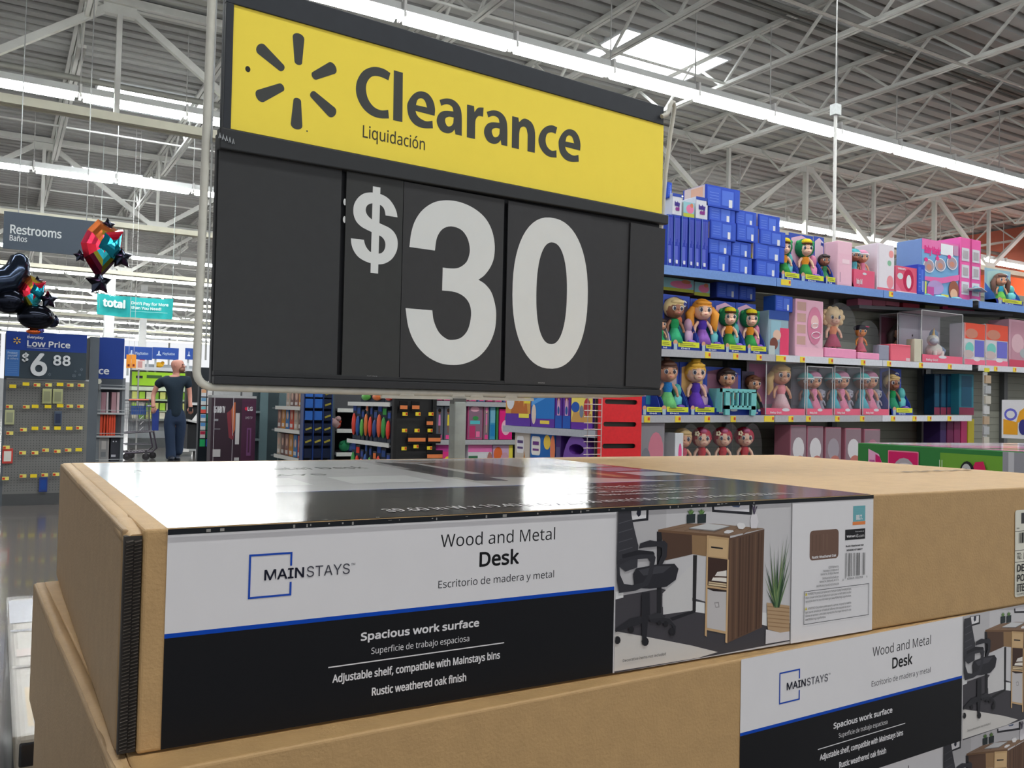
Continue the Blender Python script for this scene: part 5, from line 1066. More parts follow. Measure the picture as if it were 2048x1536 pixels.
for i, (p, q, yt, col, art, l) in enumerate(((871, 888, 812, (90, 96, 110), a_fig((120, 74, 60), (30, 24, 24), (226, 130, 190), (96, 100, 112)), 'slim doll box with a dark-haired figure in pink'), (889, 905, 812, (90, 96, 110), a_fig((140, 90, 70), (60, 40, 30), (226, 206, 60), (98, 102, 114)), 'slim doll box with a figure in yellow'), (907, 934, 812, (120, 100, 130), a_fig(SKT, (90, 50, 40), (200, 60, 120), (120, 104, 130)), 'doll box half hidden by the sign post'), (936, 967, 810, (190, 80, 130), lambda a, w, h: (a.rect(.05, .05, .95, .95, (140, 110, 130)), a.ell(.45, .88, .3, .08, (226, 170, 190)), a.rect(.15, .45, .8, .55, (90, 190, 200)), a.ell(.5, .62, .2, .06, (60, 140, 80)), a.rect(.1, .05, .5, .4, (190, 60, 110)), a.rect(.55, .08, .8, .24, (240, 120, 170))), 'pink playset box with a teal table'), (968, 979, 810, (150, 120, 130), a_fig(SKL, (230, 120, 180), (240, 130, 190), (140, 116, 130)), 'doll box with a pink-haired figure beside the playset'), (980, 992, 812, (70, 150, 190), lambda a, w, h: (a.rect(.1, .5, .9, .95, (120, 180, 206)), a.rect(.1, .1, .9, .45, (40, 130, 190))), 'pale blue box among the doll boxes'), (993, 998, 812, (60, 130, 80), None, 'thin green-spined box beside a magenta one'), (999, 1026, 818, (226, 40, 130), lambda a, w, h: (a.ell(.5, .4, .35, .25, (240, 190, 210)), a.ell(.7, .7, .3, .15, (30, 150, 150))), 'magenta box with a teal toy behind the end display'))):
    pack('doll_carton', l, 'doll', 'doll boxes on the upper shelf of the far run', R2(p, yt, q, zr[1]+.002), YA+.03, .1, col, art)
for i, (p, q, col, art, l) in enumerate(((871, 905, (190, 70, 150), lambda a, w, h: (a.rect(0, .55, 1, .8, (230, 60, 140)), a.rect(0, 0, 1, .5, (170, 140, 160)), a.ell(.75, .6, .2, .08, (240, 214, 60))), 'purple and pink playset box left of the post'), (936, 985, (214, 214, 220), lambda a, w, h: (a.rect(0, .8, 1, 1, (226, 120, 180)), a.rect(.02, .1, .4, .7, (60, 110, 80)), a.rect(.4, .1, .75, .75, (220, 220, 226)), a.ell(.9, .5, .12, .3, (180, 120, 110))), 'white box with a green scene right of the post'), (986, 1026, (206, 170, 206), lambda a, w, h: (a.ell(.25, .75, .22, .2, (226, 110, 60)), a.ell(.6, .5, .25, .3, (206, 160, 180)), a.rect(.8, 0, 1, 1, (230, 214, 80)), a.ell(.3, .25, .2, .15, (190, 110, 160))), 'lilac box with a yellow edge on the lower shelf'))):
    pack('playset_box', l, 'toy', 'playset boxes on the lower shelf of the far run', R2(p, 888+i, q, .302), YA+.03, .16, col, art)
for i in range(9):
    p = 872+17*i; 
    if p > 1010: break
    pack('doll_carton', 'doll box, %s along the shelf just under the price sign' % ORD[i+1], 'doll', 'doll boxes seen under the sign', R2(p, 730, p+15, zr[0]+.002), YA+.03, .1, [(150, 50, 90), (200, 120, 150), (90, 110, 170)][i % 3], a_fig(SKT, (80, 50, 40), (200, 80, 120), [(170, 120, 140), (120, 110, 160)][i % 2]))
xk0, xk1 = hit(783, 850, 1, YA-.01).x, hit(868, 850, 1, YA-.01).x
t = thing('black_rack', 'black hanging rack with orange-striped packs and yellow tags', 'display', (xk0, YA-.03, 0)); MB().box((0, 0, 0), (xk1-xk0, .02, 1.5), (28, 28, 31)).build('panel', STEELP, t); MB().box((xk1-xk0-.04, -.03, 0), (xk1-xk0, 0, 1.5), (14, 14, 17)).build('frame_post', STEELP, t); MB().box((0, -.03, 0), (.03, 0, 1.5), (14, 14, 17)).build('frame_post', STEELP, t); MB().box((0, -.15, 0), (xk1-xk0, 0, .05), (20, 20, 22)).build('base', STEELP, t)
for px, py in ((810, 828), (836, 828), (862, 828), (809, 861), (834, 861), (860, 861), (808, 897), (832, 893), (859, 896)):
    p = hit(px, py, 1, YA-.09); b = MB(); b.box((p.x-xk0-.025, -.062, p.z-.016), (p.x-xk0+.025, -.058, p.z+.016), (236, 214, 60)); b.box((p.x-xk0+.006, -.064, p.z-.01), (p.x-xk0+.022, -.062, p.z+.012), (206, 60, 50)); b.cyl((p.x-xk0, 0, p.z), (p.x-xk0, -.058, p.z), .002, (120, 120, 120), 4); b.build('price_tag', PRINT, t)
for i, (px, py, ww) in enumerate(((797, 776, 18), (820, 776, 18), (843, 776, 18), (798, 811, 16), (822, 811, 16), (851, 843, 14), (814, 876, 36), (854, 876, 26), (852, 909, 32))):
    p = hit(px, py, 1, YA-.07); q = hit(px+ww, py, 1, YA-.07); b = thing('orange_pack', 'black pack with an orange stripe, '+['top row left', 'top row middle', 'top row right', 'second row left', 'second row right', 'third row by the post', 'wide one in the fourth row', 'fourth row by the post', 'lowest row by the post'][i], 'package', (p.x, YA-.085, p.z-.05), 0, 'orange-striped packs on the black rack')
    MB().box((0, 0, 0), (q.x-p.x, .015, .09), (32, 30, 32)).build('card', PRINT, b); MB().box((.004, -.006, .018), (q.x-p.x-.004, -.0005, .052), (222, 130, 80)).build('stripe_label', PRINT, b)
# end of the second run: trays of orange packs
t = thing('tray_end', 'grey shelf end with white trays of orange and green packs', 'display', (XE, YA, 0))
trays = [rx(702, 804, 775, 812)[3], rx(702, 882, 775, 893)[3]]
MB().box((.30, .08, 0), (.33, 1.2, 1.45), (56, 58, 64)).build('back_panel', STEELP, t); MB().box((.0, .08, 0), (.3, 1.2, .1), (60, 60, 64)).build('kick_base', STEELP, t)
for z in trays+[.28]: MB().box((0, .06, z-.035), (.3, 1.16, z-.02), (130, 134, 140)).build('tray', STEELP, t); MB().box((-.012, .06, z-.04), (.0, 1.16, z), (222, 222, 220)).build('tray_lip', SATIN, t)
rr = random.Random(2)
for lv, (zb, top, nn) in enumerate(((trays[1], 822, 9), (.28, 893, 9), (trays[0], 786, 3))):
    for i in range(nn):
        yy = YA+.12+.113*i*(1 if lv < 2 else 2.6); c = [(226, 60, 44), (60, 150, 70), (226, 96, 60), (40, 70, 130), (232, 70, 50), (226, 120, 60), (90, 170, 70), (40, 80, 150), (224, 70, 50)][(i+lv*2) % 9]
        hgt = .30+.04*(i % 3) if lv < 2 else .12; b = thing('slim_toy_pack', '%s slim pack, %s from the near end, %s tray' % (['red', 'green', 'orange', 'blue', 'scarlet', 'amber', 'leaf green', 'royal blue', 'vermilion'][(i+lv*2) % 9], ['first', 'second', 'third', 'fourth', 'fifth', 'sixth', 'seventh', 'eighth', 'ninth'][i], ['middle', 'bottom', 'top'][lv]), 'toy', (XE+.02, yy, zb+.002), -pi/2+.15*sin(i), 'slim packs standing in the trays')
        wd = .042 if lv < 2 else .12; MB().box((-wd, 0, 0), (wd, .05, hgt), (36, 44, 60)).build('card', PRINT, b); q = MB(); q.ball((0, -.01, hgt*.4), (wd*.8, .022, hgt*.3), c, 8, 6); q.build('blister', PLAST, b); MB().box((-wd*.8, -.004, hgt*.76), (wd*.8, -.0005, hgt*.94), c if i % 2 else (40, 70, 150)).build('card_print', PRINT, b)
# --- third run: blue bins, rails, film cases on its end
YD = 9.97; g3z = lambda py, px=690: hit(px, py, 1, YD).z
gondola('run of shelving behind the black rack with pale rails', YD, 11.6, 7, 1.6, [g3z(817), g3z(858), g3z(905)], rail=(200, 202, 198))
for px, py in ((669, 817), (712, 817), (670, 859), (667, 905), (712, 905)):
    pass
xb0, xb1 = hit(606, 850, 1, YD-.35).x, hit(664, 850, 1, YD-.35).x; t = thing('blue_bin_rack', 'dark rack of blue pockets in a three-wide grid', 'display', (xb0, YD-.35, 0)); wB = xb1-xb0
MB().box((0, .1, 0), (wB, .12, 1.35), (18, 24, 40)).build('back_panel', STEELP, t)
bz = lambda py: hit(635, py, 1, YD-.35).z
for j, y in enumerate((776, 798, 822, 847, 872, 897)):
    z0, z1 = bz(y+18), bz(y)
    for i in range(3):
        b = MB(); x0 = wB*(.03+.325*i); x1 = x0+wB*.29; c = (44, 96, 176) if (j < 3 and i < 2) else (24, 34, 60); b.box((x0, 0, z0), (x1, .012, z1), c); b.box((x0, 0, z0), (x0+.01, .1, z1), (30, 60, 130)); b.box((x0, 0, z0-.008), (x1, .1, z0), (16, 20, 34)); b.build('blue_pocket', PLAST, t)
        if not (j < 3 and i < 2) and j < 5: MB().bar((x0+.02, -.004, z0+.03), (x1-.01, -.004, z0+.055), .004, .02, (150, 140, 60)).build('gold_scrawl', PRINT, t)
for x in (0, wB*.335, wB*.66, wB-.012): MB().box((x, -.006, 0), (x+.012, .1, 1.35), (26, 52, 110)).build('divider', PLAST, t)
for i, (px, py, c, r_) in enumerate(((672, 842, (170, 140, 140), .07), (676, 850, (190, 70, 50), .05), (690, 893, (40, 120, 80), .07), (703, 897, (60, 80, 130), .05))):
    p = hit(px, py, 1, YD+.05); zz = g3z(858) if i < 2 else g3z(905); b = thing('plush_pack', ['grey knobbly toy on the pale rail shelf', 'red knobbly toy on the pale rail shelf', 'green frog-like toy on the lowest visible rail', 'blue toy beside the green one'][i], 'toy', (p.x, YD+.08, zz+.002)); q = MB(); q.ball((0, 0, r_), (r_, r_*.8, r_), c, 9, 7); q.ball((r_*.4, -r_*.5, r_*1.7), (r_*.5, r_*.5, r_*.5), c, 8, 6); q.ball((-r_*.6, -r_*.3, r_*1.5), (r_*.35, r_*.3, r_*.35), c, 7, 5); q.build('toy_body', CLOTH, b)
t = thing('case_end', 'grey shelf end with slanting white lips holding film cases', 'display', (XE, YD+.05, 0))
lv = [rx(545, 812, 590, 818)[3], rx(541, 857, 588, 870)[3], rx(540, 910, 588, 922)[3]]
MB().box((.30, .0, 0), (.33, 1.55, 1.5), (60, 78, 84)).build('back_panel', STEELP, t)
for x, y in ((0, 1.5), (0, 0)): MB().box((.1, y, 0), (.3, y+.05, 1.5), (96, 116, 122)).build('upright', STEELP, t)
for z in lv: MB().box((.0, .05, z-.04), (.3, 1.5, z-.02), (110, 120, 124)).build('shelf', STEELP, t); MB().box((-.015, .25, z-.045), (.0, 1.3, z), (228, 228, 222)).build('shelf_lip', SATIN, t)
for j, z in enumerate(lv[1:]+[lv[0]]):
    for i in range(6 if j < 2 else 4):
        hgt = .27 if j < 2 else .2; c = [(120, 96, 90), (190, 176, 160), (200, 80, 60), (60, 120, 180), (206, 140, 60), (150, 110, 100)][(i+2*j) % 6]
        b = thing('film_case', '%s film case, %s from the near side, %s lip' % (['brown', 'cream', 'red', 'blue', 'amber', 'dun'][(i+2*j) % 6], ['first', 'second', 'third', 'fourth', 'fifth', 'sixth'][i], ['middle', 'lowest', 'upper'][j]), 'case', (XE+.02, YD+.36+.18*i, z+.002), -pi/2, 'film cases on the slanting lips')
        MB().box((-.075, 0, 0), (.075, .06, hgt), c).build('case', PRINT, b); q = Art(8e-4); q.rect(-.065, hgt*.35, .065, hgt*.95, tuple(min(255, int(v*.7+40)) for v in c)); q.ell(.01, hgt*.62, .04, .05, (206, 170, 150)); q.rect(-.05, hgt*.08, .05, hgt*.25, (214, 210, 206)); q.build('case_print', PRINT, b).location = (0, -.001, 0)
# --- fourth run and the television carton
gondola('farthest run of shelving, dark with a teal post', 12.4, 13.6, 6, 1.5, [hit(530, y, 1, 12.4).z for y in (822, 877)])
YT = 11.9; x0 = hit(422, 850, 1, YT).x; x1 = hit(511, 850, 1, YT).x; zT = hit(465, 793, 1, YT).z; t = thing('television_carton', 'dark plum television carton with orange print, strapped with white bands', 'box', (x0, YT, 0)); W_ = x1-x0
MB().box((0, 0, 0), (W_, .22, zT), (64, 50, 60)).build('carton_body', PRINT, t, bevel=.004); b = MB()
for u in (.06, .48): b.box((W_*u, -.003, 0), (W_*u+.006, .224, zT+.002), (190, 190, 196))
tag(b.build('strap', PLAST, t), None); MB().box((-.003, -.003, zT-.02), (W_+.003, .226, zT+.012), (170, 170, 172)).build('lid_rim', PRINT, t)
a = Art(6e-4); a.T = lambda u, v: (u*W_, v*zT)
a.rect(.0, .02, .67, .97, (58, 44, 54)); a.rect(.68, .02, 1, .97, (76, 44, 66)); a.poly([(.44, .84), (.5, .93), (.53, .93), (.535, .6), (.49, .54), (.46, .66)], (190, 104, 66)); a.poly([(.34, .80), (.43, .84), (.45, .66), (.48, .52), (.53, .56), (.5, .47), (.40, .50)], (126, 56, 66)); a.poly([(.05, .22), (.62, .12), (.62, .05), (.05, .16)], (150, 66, 90))
a.text('LG UHD TV', .05, .80, .30, .88, (206, 206, 210), .003); a.text('LG', .8, .83, .92, .88, (214, 214, 218), .003); a.ell(.77, .855, .03, .022, (206, 50, 80)); a.text('UHD TV', .76, .73, .92, .76, (190, 190, 196)); a.rect(.54, .42, .63, .80, (196, 194, 196)); a.rect(.05, .27, .22, .36, (190, 188, 190)); a.rect(.74, .12, .96, .18, (200, 198, 200)); a.rect(.53, .22, .64, .26, (196, 196, 198)); a.rect(.8, .28, .9, .62, (110, 70, 110)); a.rect(.83, .32, .87, .6, (76, 44, 66)); a.text('HDR', .78, .04, .92, .07, (200, 200, 204)); a.rect(.05, .70, .15, .725, (150, 150, 156)); a.rect(.05, .6, .2, .61, (120, 120, 126))
a.build('carton_print', PRINT, t).location = (0, -.001, 0)
p = hit(478, 777, 1, 12.35); q = hit(500, 766, 1, 12.35); t = thing('swoosh_card', 'small white card with a blue wave, just above the wire frame', 'sign', (p.x, 12.35, p.z)); MB().box((0, 0, 0), (q.x-p.x, .01, q.z-p.z), (214, 220, 232)).build('card', PRINT, t); b = Art(6e-4); b.rect(.01, .01, q.x-p.x-.01, q.z-p.z-.01, (50, 70, 160)); b.poly([(.03, .03), (.08, .02), (.14, .06), (.09, .04)], (220, 226, 240)); b.build('card_print', PRINT, t).location = (0, -.001, 0); MB().box((.03, .01, -p.z), (.05, .03, .0), (90, 90, 94)).build('stand_leg', STEELP, t)

p = hit(505, 850, 1, 12.3); q = hit(548, 850, 1, 12.3)
t = thing('dark_shelf_end', 'dark teal shelf end with a lighter post beside the television carton', 'shelving', (p.x, 12.3, 0)); MB().box((0, .02, 0), (q.x-p.x+.3, .05, 1.5), (44, 60, 66)).build('end_panel', STEELP, t); u = hit(518, 850, 1, 12.3).x-p.x; MB().box((u, -.03, 0), (u+.11, .02, 1.5), (92, 116, 122)).build('post', STEELP, t)
for y_ in (822, 877): z_ = hit(520, y_, 1, 12.3).z; MB().box((0, -.06, z_-.03), (u, .02, z_), (110, 126, 130)).build('ledge', STEELP, t)
# ================================================================ left side: pegboard end, stand, cart, shopper
YP = 9.5
def H(px, py, Y=YP): p = hit(px, py, 1, Y); return p.x, p.z
NAVY = (34, 62, 140); SLATE = (62, 72, 82)
xl, xr = H(9, 860)[0], H(174, 860)[0]
pe = thing('pegboard_end', 'nearly empty grey pegboard end stand with rows of yellow price tags', 'display', (xl, YP, 0))
w = xr-xl
MB().box((0, 0, .11), (w, .02, 1.2), (112, 113, 112)).build('pegboard', STEELP, pe)
b = MB()
for i in range(27):
    for j in range(42):
        x, z = .02+.025*i, .14+.025*j; b.face([(x-.003, -.0008, z-.003), (x+.003, -.0008, z-.003), (x+.003, -.0008, z+.003), (x-.003, -.0008, z+.003)], (52, 54, 56))
tag(b.build('peg_hole', MATTE, pe), kind='stuff')
MB().box((w, .0, .0), (w+.085, .45, 1.64), (84, 92, 100)).build('side_post', STEELP, pe); MB().box((-.02, 0, 0), (0, .45, 1.64), (84, 90, 98)).build('side_post', STEELP, pe)
MB().box((0, -.0, 0), (w, .42, .11), (74, 76, 78)).build('kick_base', STEELP, pe); MB().box((0, .02, .11), (w, .42, 1.62), (96, 98, 100)).build('core', STEELP, pe)
MB().box((0, -.012, 1.196), (w, .0, 1.212), (176, 180, 182)).build('top_ledge', STEELP, pe)
S5 = 5.908; S6 = 6.02
tg = [(x/S5, 640+y/S5, c) for x, y, c in ((150, 783, 1), (305, 757, 1), (435, 768, 0), (570, 768, 0), (705, 762, 1), (825, 770, 0), (950, 772, 0), (110, 1022, 0), (308, 1025, 0), (413, 1020, 1), (563, 1022, 1), (706, 1012, 1), (820, 1018, 0), (943, 1020, 0), (115, 1333, 0), (275, 1293, 0), (410, 1278, 1), (542, 1275, 0), (675, 1275, 1), (812, 1278, 1), (932, 1272, 0))]
tg += [(x/S6, 860+y/S6, c) for x, y, c in ((75, 205, 0), (270, 270, 0), (418, 270, 0), (545, 238, 0), (685, 252, 0), (815, 237, 0), (942, 233, 1), (65, 577, 0), (275, 548, 0), (402, 547, 1), (535, 535, 0), (670, 528, 0))]
for px, py, c in tg:
    x, z = H(px, py); b = MB(); b.box((x-xl-.028, -.062, z-.016), (x-xl+.028, -.058, z+.016), (240, 214, 50) if c else (234, 222, 120))
    if not c: b.box((x-xl-.026, -.0635, z-.012), (x-xl-.004, -.062, z+.008), (206, 70, 50))
    b.cyl((x-xl, 0, z+.004), (x-xl, -.058, z+.004), .002, (150, 150, 150), 5); b.build('price_tag', PRINT, pe)
def hang(label, x0, y0, x1, y1, c, c2, name='hanging_case'):
    a, zt = H(x0, y0); b_, zb = H(x1, y1); t = thing(name, label, 'package', ((a+b_)/2, YP-.03, zb)); w_ = (b_-a)/2; h = zt-zb
    MB().box((-w_, -.008, 0), (w_, .008, h), c).build('pack_body', PLAST, t, bevel=.004); MB().box((-w_*.7, -.0105, h*.15), (w_*.7, -.008, h*.82), c2).build('front_print', PRINT, t); return t
hang('pale green clear case hanging in the top row, left', 500/S5, 640+810/S5, 605/S5, 640+990/S5, (176, 180, 130), (150, 154, 122))
hang('pale green clear case hanging in the top row, right', 625/S5, 640+815/S5, 735/S5, 640+990/S5, (176, 180, 130), (146, 150, 120))
hang('pale green clear case hanging at the left edge of the board', 60/S5, 640+1060/S5, 165/S5, 640+1235/S5, (180, 184, 140), (152, 156, 130))
hang('dark blue case hanging in the second row', 640/S5, 640+1075/S5, 725/S5, 640+1245/S5, (70, 84, 104), (50, 60, 84))
hang('red pack with a white phone shape at the lower left', 30/S6, 860+220/S6, 150/S6, 860+400/S6, (206, 64, 56), (224, 222, 214))
hang('blue pack hanging in the lowest row', 470/S6, 860+565/S6, 565/S6, 860+740/S6, (34, 60, 130), (40, 76, 150))
# price topper
x0, z0 = H(9, 757); x1, z1 = H(174, 672); hh = z1-z0
t = thing('price_topper', 'navy price topper reading low price 6.88 above the pegboard', 'sign', (x0, YP-.03, z0+.006)); W_ = x1-x0
MB().box((0, 0, 0), (W_, .025, hh), (58, 70, 80)).build('panel', PRINT, t, bevel=.002)
a = Art(4e-4); U = lambda x: (x-55)/975*W_
V = lambda y: (690-y)/535*hh
a.rect(.001, V(368), W_-.001, hh-.002, NAVY); a.rect(.001, V(668), U(222), V(368), (70, 120, 190)); a.text('Protect', U(80), V(415), U(195), V(390), (190, 210, 236), .0004); a.text('yourself', U(80), V(445), U(195), V(420), (190, 210, 236), .0004); a.text('& others', U(80), V(478), U(205), V(455), (190, 210, 236), .0004)
for k in range(6): a.rect(U(82), V(512+24*k), U(200), V(508+24*k), (110, 150, 206))
a.spark(U(183), V(262), .012, .030, .0035, .0055, (246, 200, 60))
WT = (222, 226, 230)
a.text('Everyday', U(302), V(228), U(495), V(198), WT, .001); a.text('Low Price', U(302), V(322), U(822), V(250), WT, .0022); a.rect(U(302), V(340), U(572), V(335), (170, 180, 206))
a.text('$', U(247), V(500), U(338), V(392), WT, .003, 'grot'); a.text('6', U(352), V(655), U(550), V(395), WT, .008, 'grot'); a.text('88', U(620), V(528), U(832), V(408), WT, .0042, 'grot')
for x, y, s in ((580, 635, .015), (880, 640, .016), (950, 628, .012), (970, 565, .014), (895, 590, .009)): a.spark(U(x), V(y), s*.35, s, s*.1, s*.13, (130, 142, 152))
a.build('topper_print', PRINT, t).location = (0, -.0006, 0)
# second stand with ledges
YQ = 9.9; q0 = H(195, 800, YQ)[0]; q1 = H(250, 800, YQ)[0]; wq = q1-q0
ms = thing('ledge_stand', 'narrow steel stand with wire ledges under a navy header', 'display', (q0, YQ, 0))
for x in (0, wq-.03): MB().box((x, 0, 0), (x+.03, .04, 1.25), (120, 126, 132)).build('upright', STEELP, ms)
MB().box((0, .30, 0), (wq, .33, 1.25), (70, 76, 84)).build('back_panel', STEELP, ms); MB().box((.0, .0, 0), (wq, .3, .08), (80, 84, 88)).build('kick_base', STEELP, ms)
LZs = [H(220, y, YQ)[1] for y in (776, 826, 872, 924)]
for z in LZs:
    b = MB(); b.box((0, -.02, z-.012), (wq, .3, z), (130, 134, 138)); b.box((0, -.028, z-.014), (wq, -.02, z+.004), (176, 180, 184)); b.box((0, -.028, z+.026), (wq, -.022, z+.032), (176, 180, 184)); b.build('ledge', STEELP, ms)
hx0, hz0 = H(195, 757, YQ-.03); hx1, hz1 = H(249, 677, YQ-.03)
t = thing('navy_header', 'navy header panel with the letters ce above the ledge stand', 'sign', (hx0, YQ-.05, hz0))
MB().box((0, 0, 0), (hx1-hx0, .02, hz1-hz0), NAVY).build('panel', PRINT, t, bevel=.002); a = Art(4e-4); a.text('ce', .006, .045, .105, .10, WT, .003); a.build('header_print', PRINT, t).location = (0, -.001, 0)
MB().box((.01, 0, -.12), (.03, .02, 0), (120, 124, 128)).build('header_leg', STEELP, t); b = MB(); b.cyl((.01, -.02, -.03), (.01, -.014, -.03), .026, (214, 214, 200), 16); b.build('round_tag', PRINT, t)
def onledge(label, px0, px1, py0, k, c, g, name='slim_box', cat='box', art=None, D=.16):
    x0 = H(px0, py0, YQ)[0]; x1 = H(px1, py0, YQ)[0]; zt = H(px0, py0, YQ)[1]; z0 = LZs[k]+.001
    return pack(name, label, cat, g, (x0, z0, x1, zt), YQ+.02, D, c, art)
for i, (x0, x1, c) in enumerate(((199.5, 203, (214, 200, 204)), (203.5, 213, (170, 130, 140)), (214, 218, (216, 204, 208)), (224, 234, (180, 140, 148)), (235, 240, (220, 196, 200)))):
    onledge(['white-spined box, first on the upper ledge', 'dusty pink box on the upper ledge, left', 'white-spined box in the middle of the upper ledge', 'dusty pink box on the upper ledge, right', 'pale box, last on the upper ledge'][i], x0, x1, 784, 1, c, 'boxes on the upper ledge', D=.14)
onledge('white book leaning at the left of the orange ones', 190+1, 195+2, 831, 2, (216, 216, 214), None, 'leaning_book', 'book') if 0 else None
for i, x0 in enumerate((201, 208, 214, 219, 223.5, 228)):
    onledge('orange-red notebook, %s from the left on the middle ledge' % ['first', 'second', 'third', 'fourth', 'fifth', 'sixth'][i], x0, x0+(5.5 if i < 1 else 4), 829+(i % 2), 2, (226, 84, 56), 'orange notebooks on the middle ledge', 'notebook', 'book')
onledge('white book standing beside the orange notebooks', 196.5, 199.5, 831, 2, (220, 220, 218), None, 'white_book', 'book')
onledge('grey picture box on the lower ledge', 199, 219, 874, 3, (176, 172, 170), None, 'picture_box', 'box', lambda a, w, h: (a.rect(.1, .1, .9, .92, (150, 150, 150)), a.rect(.25, .5, .7, .85, (190, 186, 184)), a.rect(.2, .2, .7, .4, (120, 124, 128))))
onledge('dark box with two white dots on the lower ledge', 222, 240, 876, 3, (60, 62, 70), None, 'dark_box', 'box', lambda a, w, h: (a.ell(.3, .85, .07, .03, (220, 220, 224)), a.ell(.6, .85, .07, .03, (220, 220, 224)), a.rect(.1, .2, .6, .3, (190, 190, 200))))
# restrooms sign
YR = 12.0; x0, z1 = H(8, 425, YR); x1, z0 = H(206, 519, YR)
t = thing('hanging_sign', 'slate hanging sign reading Restrooms', 'sign', (x0, YR, z0+.02)); W_ = x1-x0; hh = z1-z0
MB().box((0, 0, 0), (W_, .03, hh), (74, 84, 96)).build('panel', PRINT, t); a = Art(5e-4); WT2 = (206, 212, 214)
def RS(px, py): x, z = H(px, py, YR); return x-x0, z-z0-.02
for s, p, q, bd in (('Restrooms', (20, 466.5), (123.5, 460), .003), ('Baños', (19, 481), (54.4, 473), .0015)): p_, q_ = RS(*p), RS(*q); a.text(s, p_[0], p_[1], q_[0], q_[1], WT2, bd)
a.build('sign_print', PRINT, t).location = (0, -.001, 0)
for x in (.15, W_-.2): MB().cyl((x, .015, hh), (x, .015, 6.7-z0), .006, (170, 172, 172), 6).build('hanging_rod', METAL, t)
# teal banner
YB = 20.0; x0, z1 = H(195, 586, YB); x1, z0 = H(345, 638, YB); W_ = x1-x0; hh = z1-z0
t = thing('teal_banner', 'teal cloth banner with white lettering sagging between the lights', 'banner', (x0, YB, z0))
n = 24; wav = lambda u: .05*sin(u*9)+.03*sin(u*21+1); sag = lambda u: -.05*sin(pi*u)
vs = []; fs = []
for i in range(n+1):
    u = i/n; vs += [(u*W_, wav(u), 0+sag(u)*.6), (u*W_, wav(u+.05), hh+sag(u)*.6)]
b = MB(); b.mesh(vs, [(2*i, 2*i+2, 2*i+3, 2*i+1) for i in range(n)], (52, 176, 176), True); b.build('cloth', CLOTH, t)
a = Art(6e-4); a.text('total', .07*W_, .40*hh, .36*W_, .82*hh, (226, 240, 238), .012); a.text("Don't Pay for More", .43*W_, .62*hh, .94*W_, .78*hh, (206, 232, 230), .004); a.text('than You Need!', .43*W_, .40*hh, .84*W_, .55*hh, (206, 232, 230), .004); a.rect(.43*W_, .28*hh, .93*W_, .30*hh, (150, 214, 212))
for r in (.05, .08): a.mb.tube([(.19*W_+r*cos(q*pi/8+.6), -.002, .86*hh+r*.9*sin(q*pi/8+.6)) for q in range(6)], .006, (226, 240, 238), 5)
a.build('banner_print', PRINT, t, lambda u, d, v: (u, wav(u/W_)+d-.06, v+sag(u/W_)*.6))
for x in (.02, W_-.02): MB().cyl((x, 0, hh), (x, 0, 6.7-z0), .005, (180, 190, 190), 5).build('hanging_line', METAL, t)
# blue header signs and green shelves far back
for i, (p, q) in enumerate(((250, 304), (305.5, 357), (371, 400))):
    x0, z1 = H(p, 692+i*2, 20); x1, z0 = H(q, 720, 20); t = thing('blue_header', ['blue header board left of the white divider', 'blue header board above the shopper', 'blue header board partly behind the sign frame'][i], 'sign', (x0, 20, z0)); W_ = x1-x0; hh = z1-z0
    MB().box((0, 0, 0), (W_, .03, hh), (44, 78, 158)).build('panel', PRINT, t); a = Art(5e-4)
    a.poly([(W_*.2, hh*.35), (W_*.27, hh*.35), (W_*.27, hh*.7), (W_*.22, hh*.7)], (190, 206, 230)); a.poly([(W_*.14, hh*.3), (W_*.34, hh*.3), (W_*.3, hh*.42), (W_*.17, hh*.42)], (190, 206, 230))
    if i < 2: a.text('PlayStation', W_*.38, hh*.38, W_*.85, hh*.6, (176, 196, 226), .002)
    a.build('header_print', PRINT, t).location = (0, -.001, 0)
    for x in (.05, W_-.1): MB().box((x, .03, -.35), (x+.04, .06, .0), (190, 196, 200)).build('header_leg', STEELP, t)
gx0 = H(262, 800, 20)[0]; gx1 = H(392, 800, 20)[0]; wg = gx1-gx0; gz = lambda y: H(320, y, 20)[1]
t = thing('game_shelving', 'long low shelving with a lime header behind the shopper', 'shelving', (gx0, 20, 0))
MB().box((0, .3, 0), (wg, .34, gz(728)), (150, 156, 160)).build('back_panel', STEELP, t); MB().box((0, 0, gz(842)), (wg, .3, gz(838)), (110, 116, 112)).build('shelf', STEELP, t); MB().box((0, -.02, gz(802)), (wg, .3, gz(798.5)), (150, 170, 140)).build('shelf', STEELP, t); MB().box((0, -.02, gz(782)), (wg, .3, gz(774)), (200, 214, 190)).build('shelf', STEELP, t); MB().box((0, 0, 0), (wg, .3, .2), (70, 74, 76)).build('kick_base', STEELP, t); MB().box((0, -.02, gz(742)), (wg, .3, gz(735)), (196, 200, 206)).build('shelf', STEELP, t)
MB().box((0, -.03, gz(772)), (wg, -.01, gz(745)), (150, 200, 50)).build('lime_header', PRINT, t)
b = MB(); b.box((wg*.22, -.034, gz(757)), (wg*.45, -.031, gz(751)), (60, 90, 50)); b.box((wg*.06, -.034, gz(758)), (wg*.16, -.031, gz(753)), (40, 44, 44)); b.build('header_print', PRINT, t)
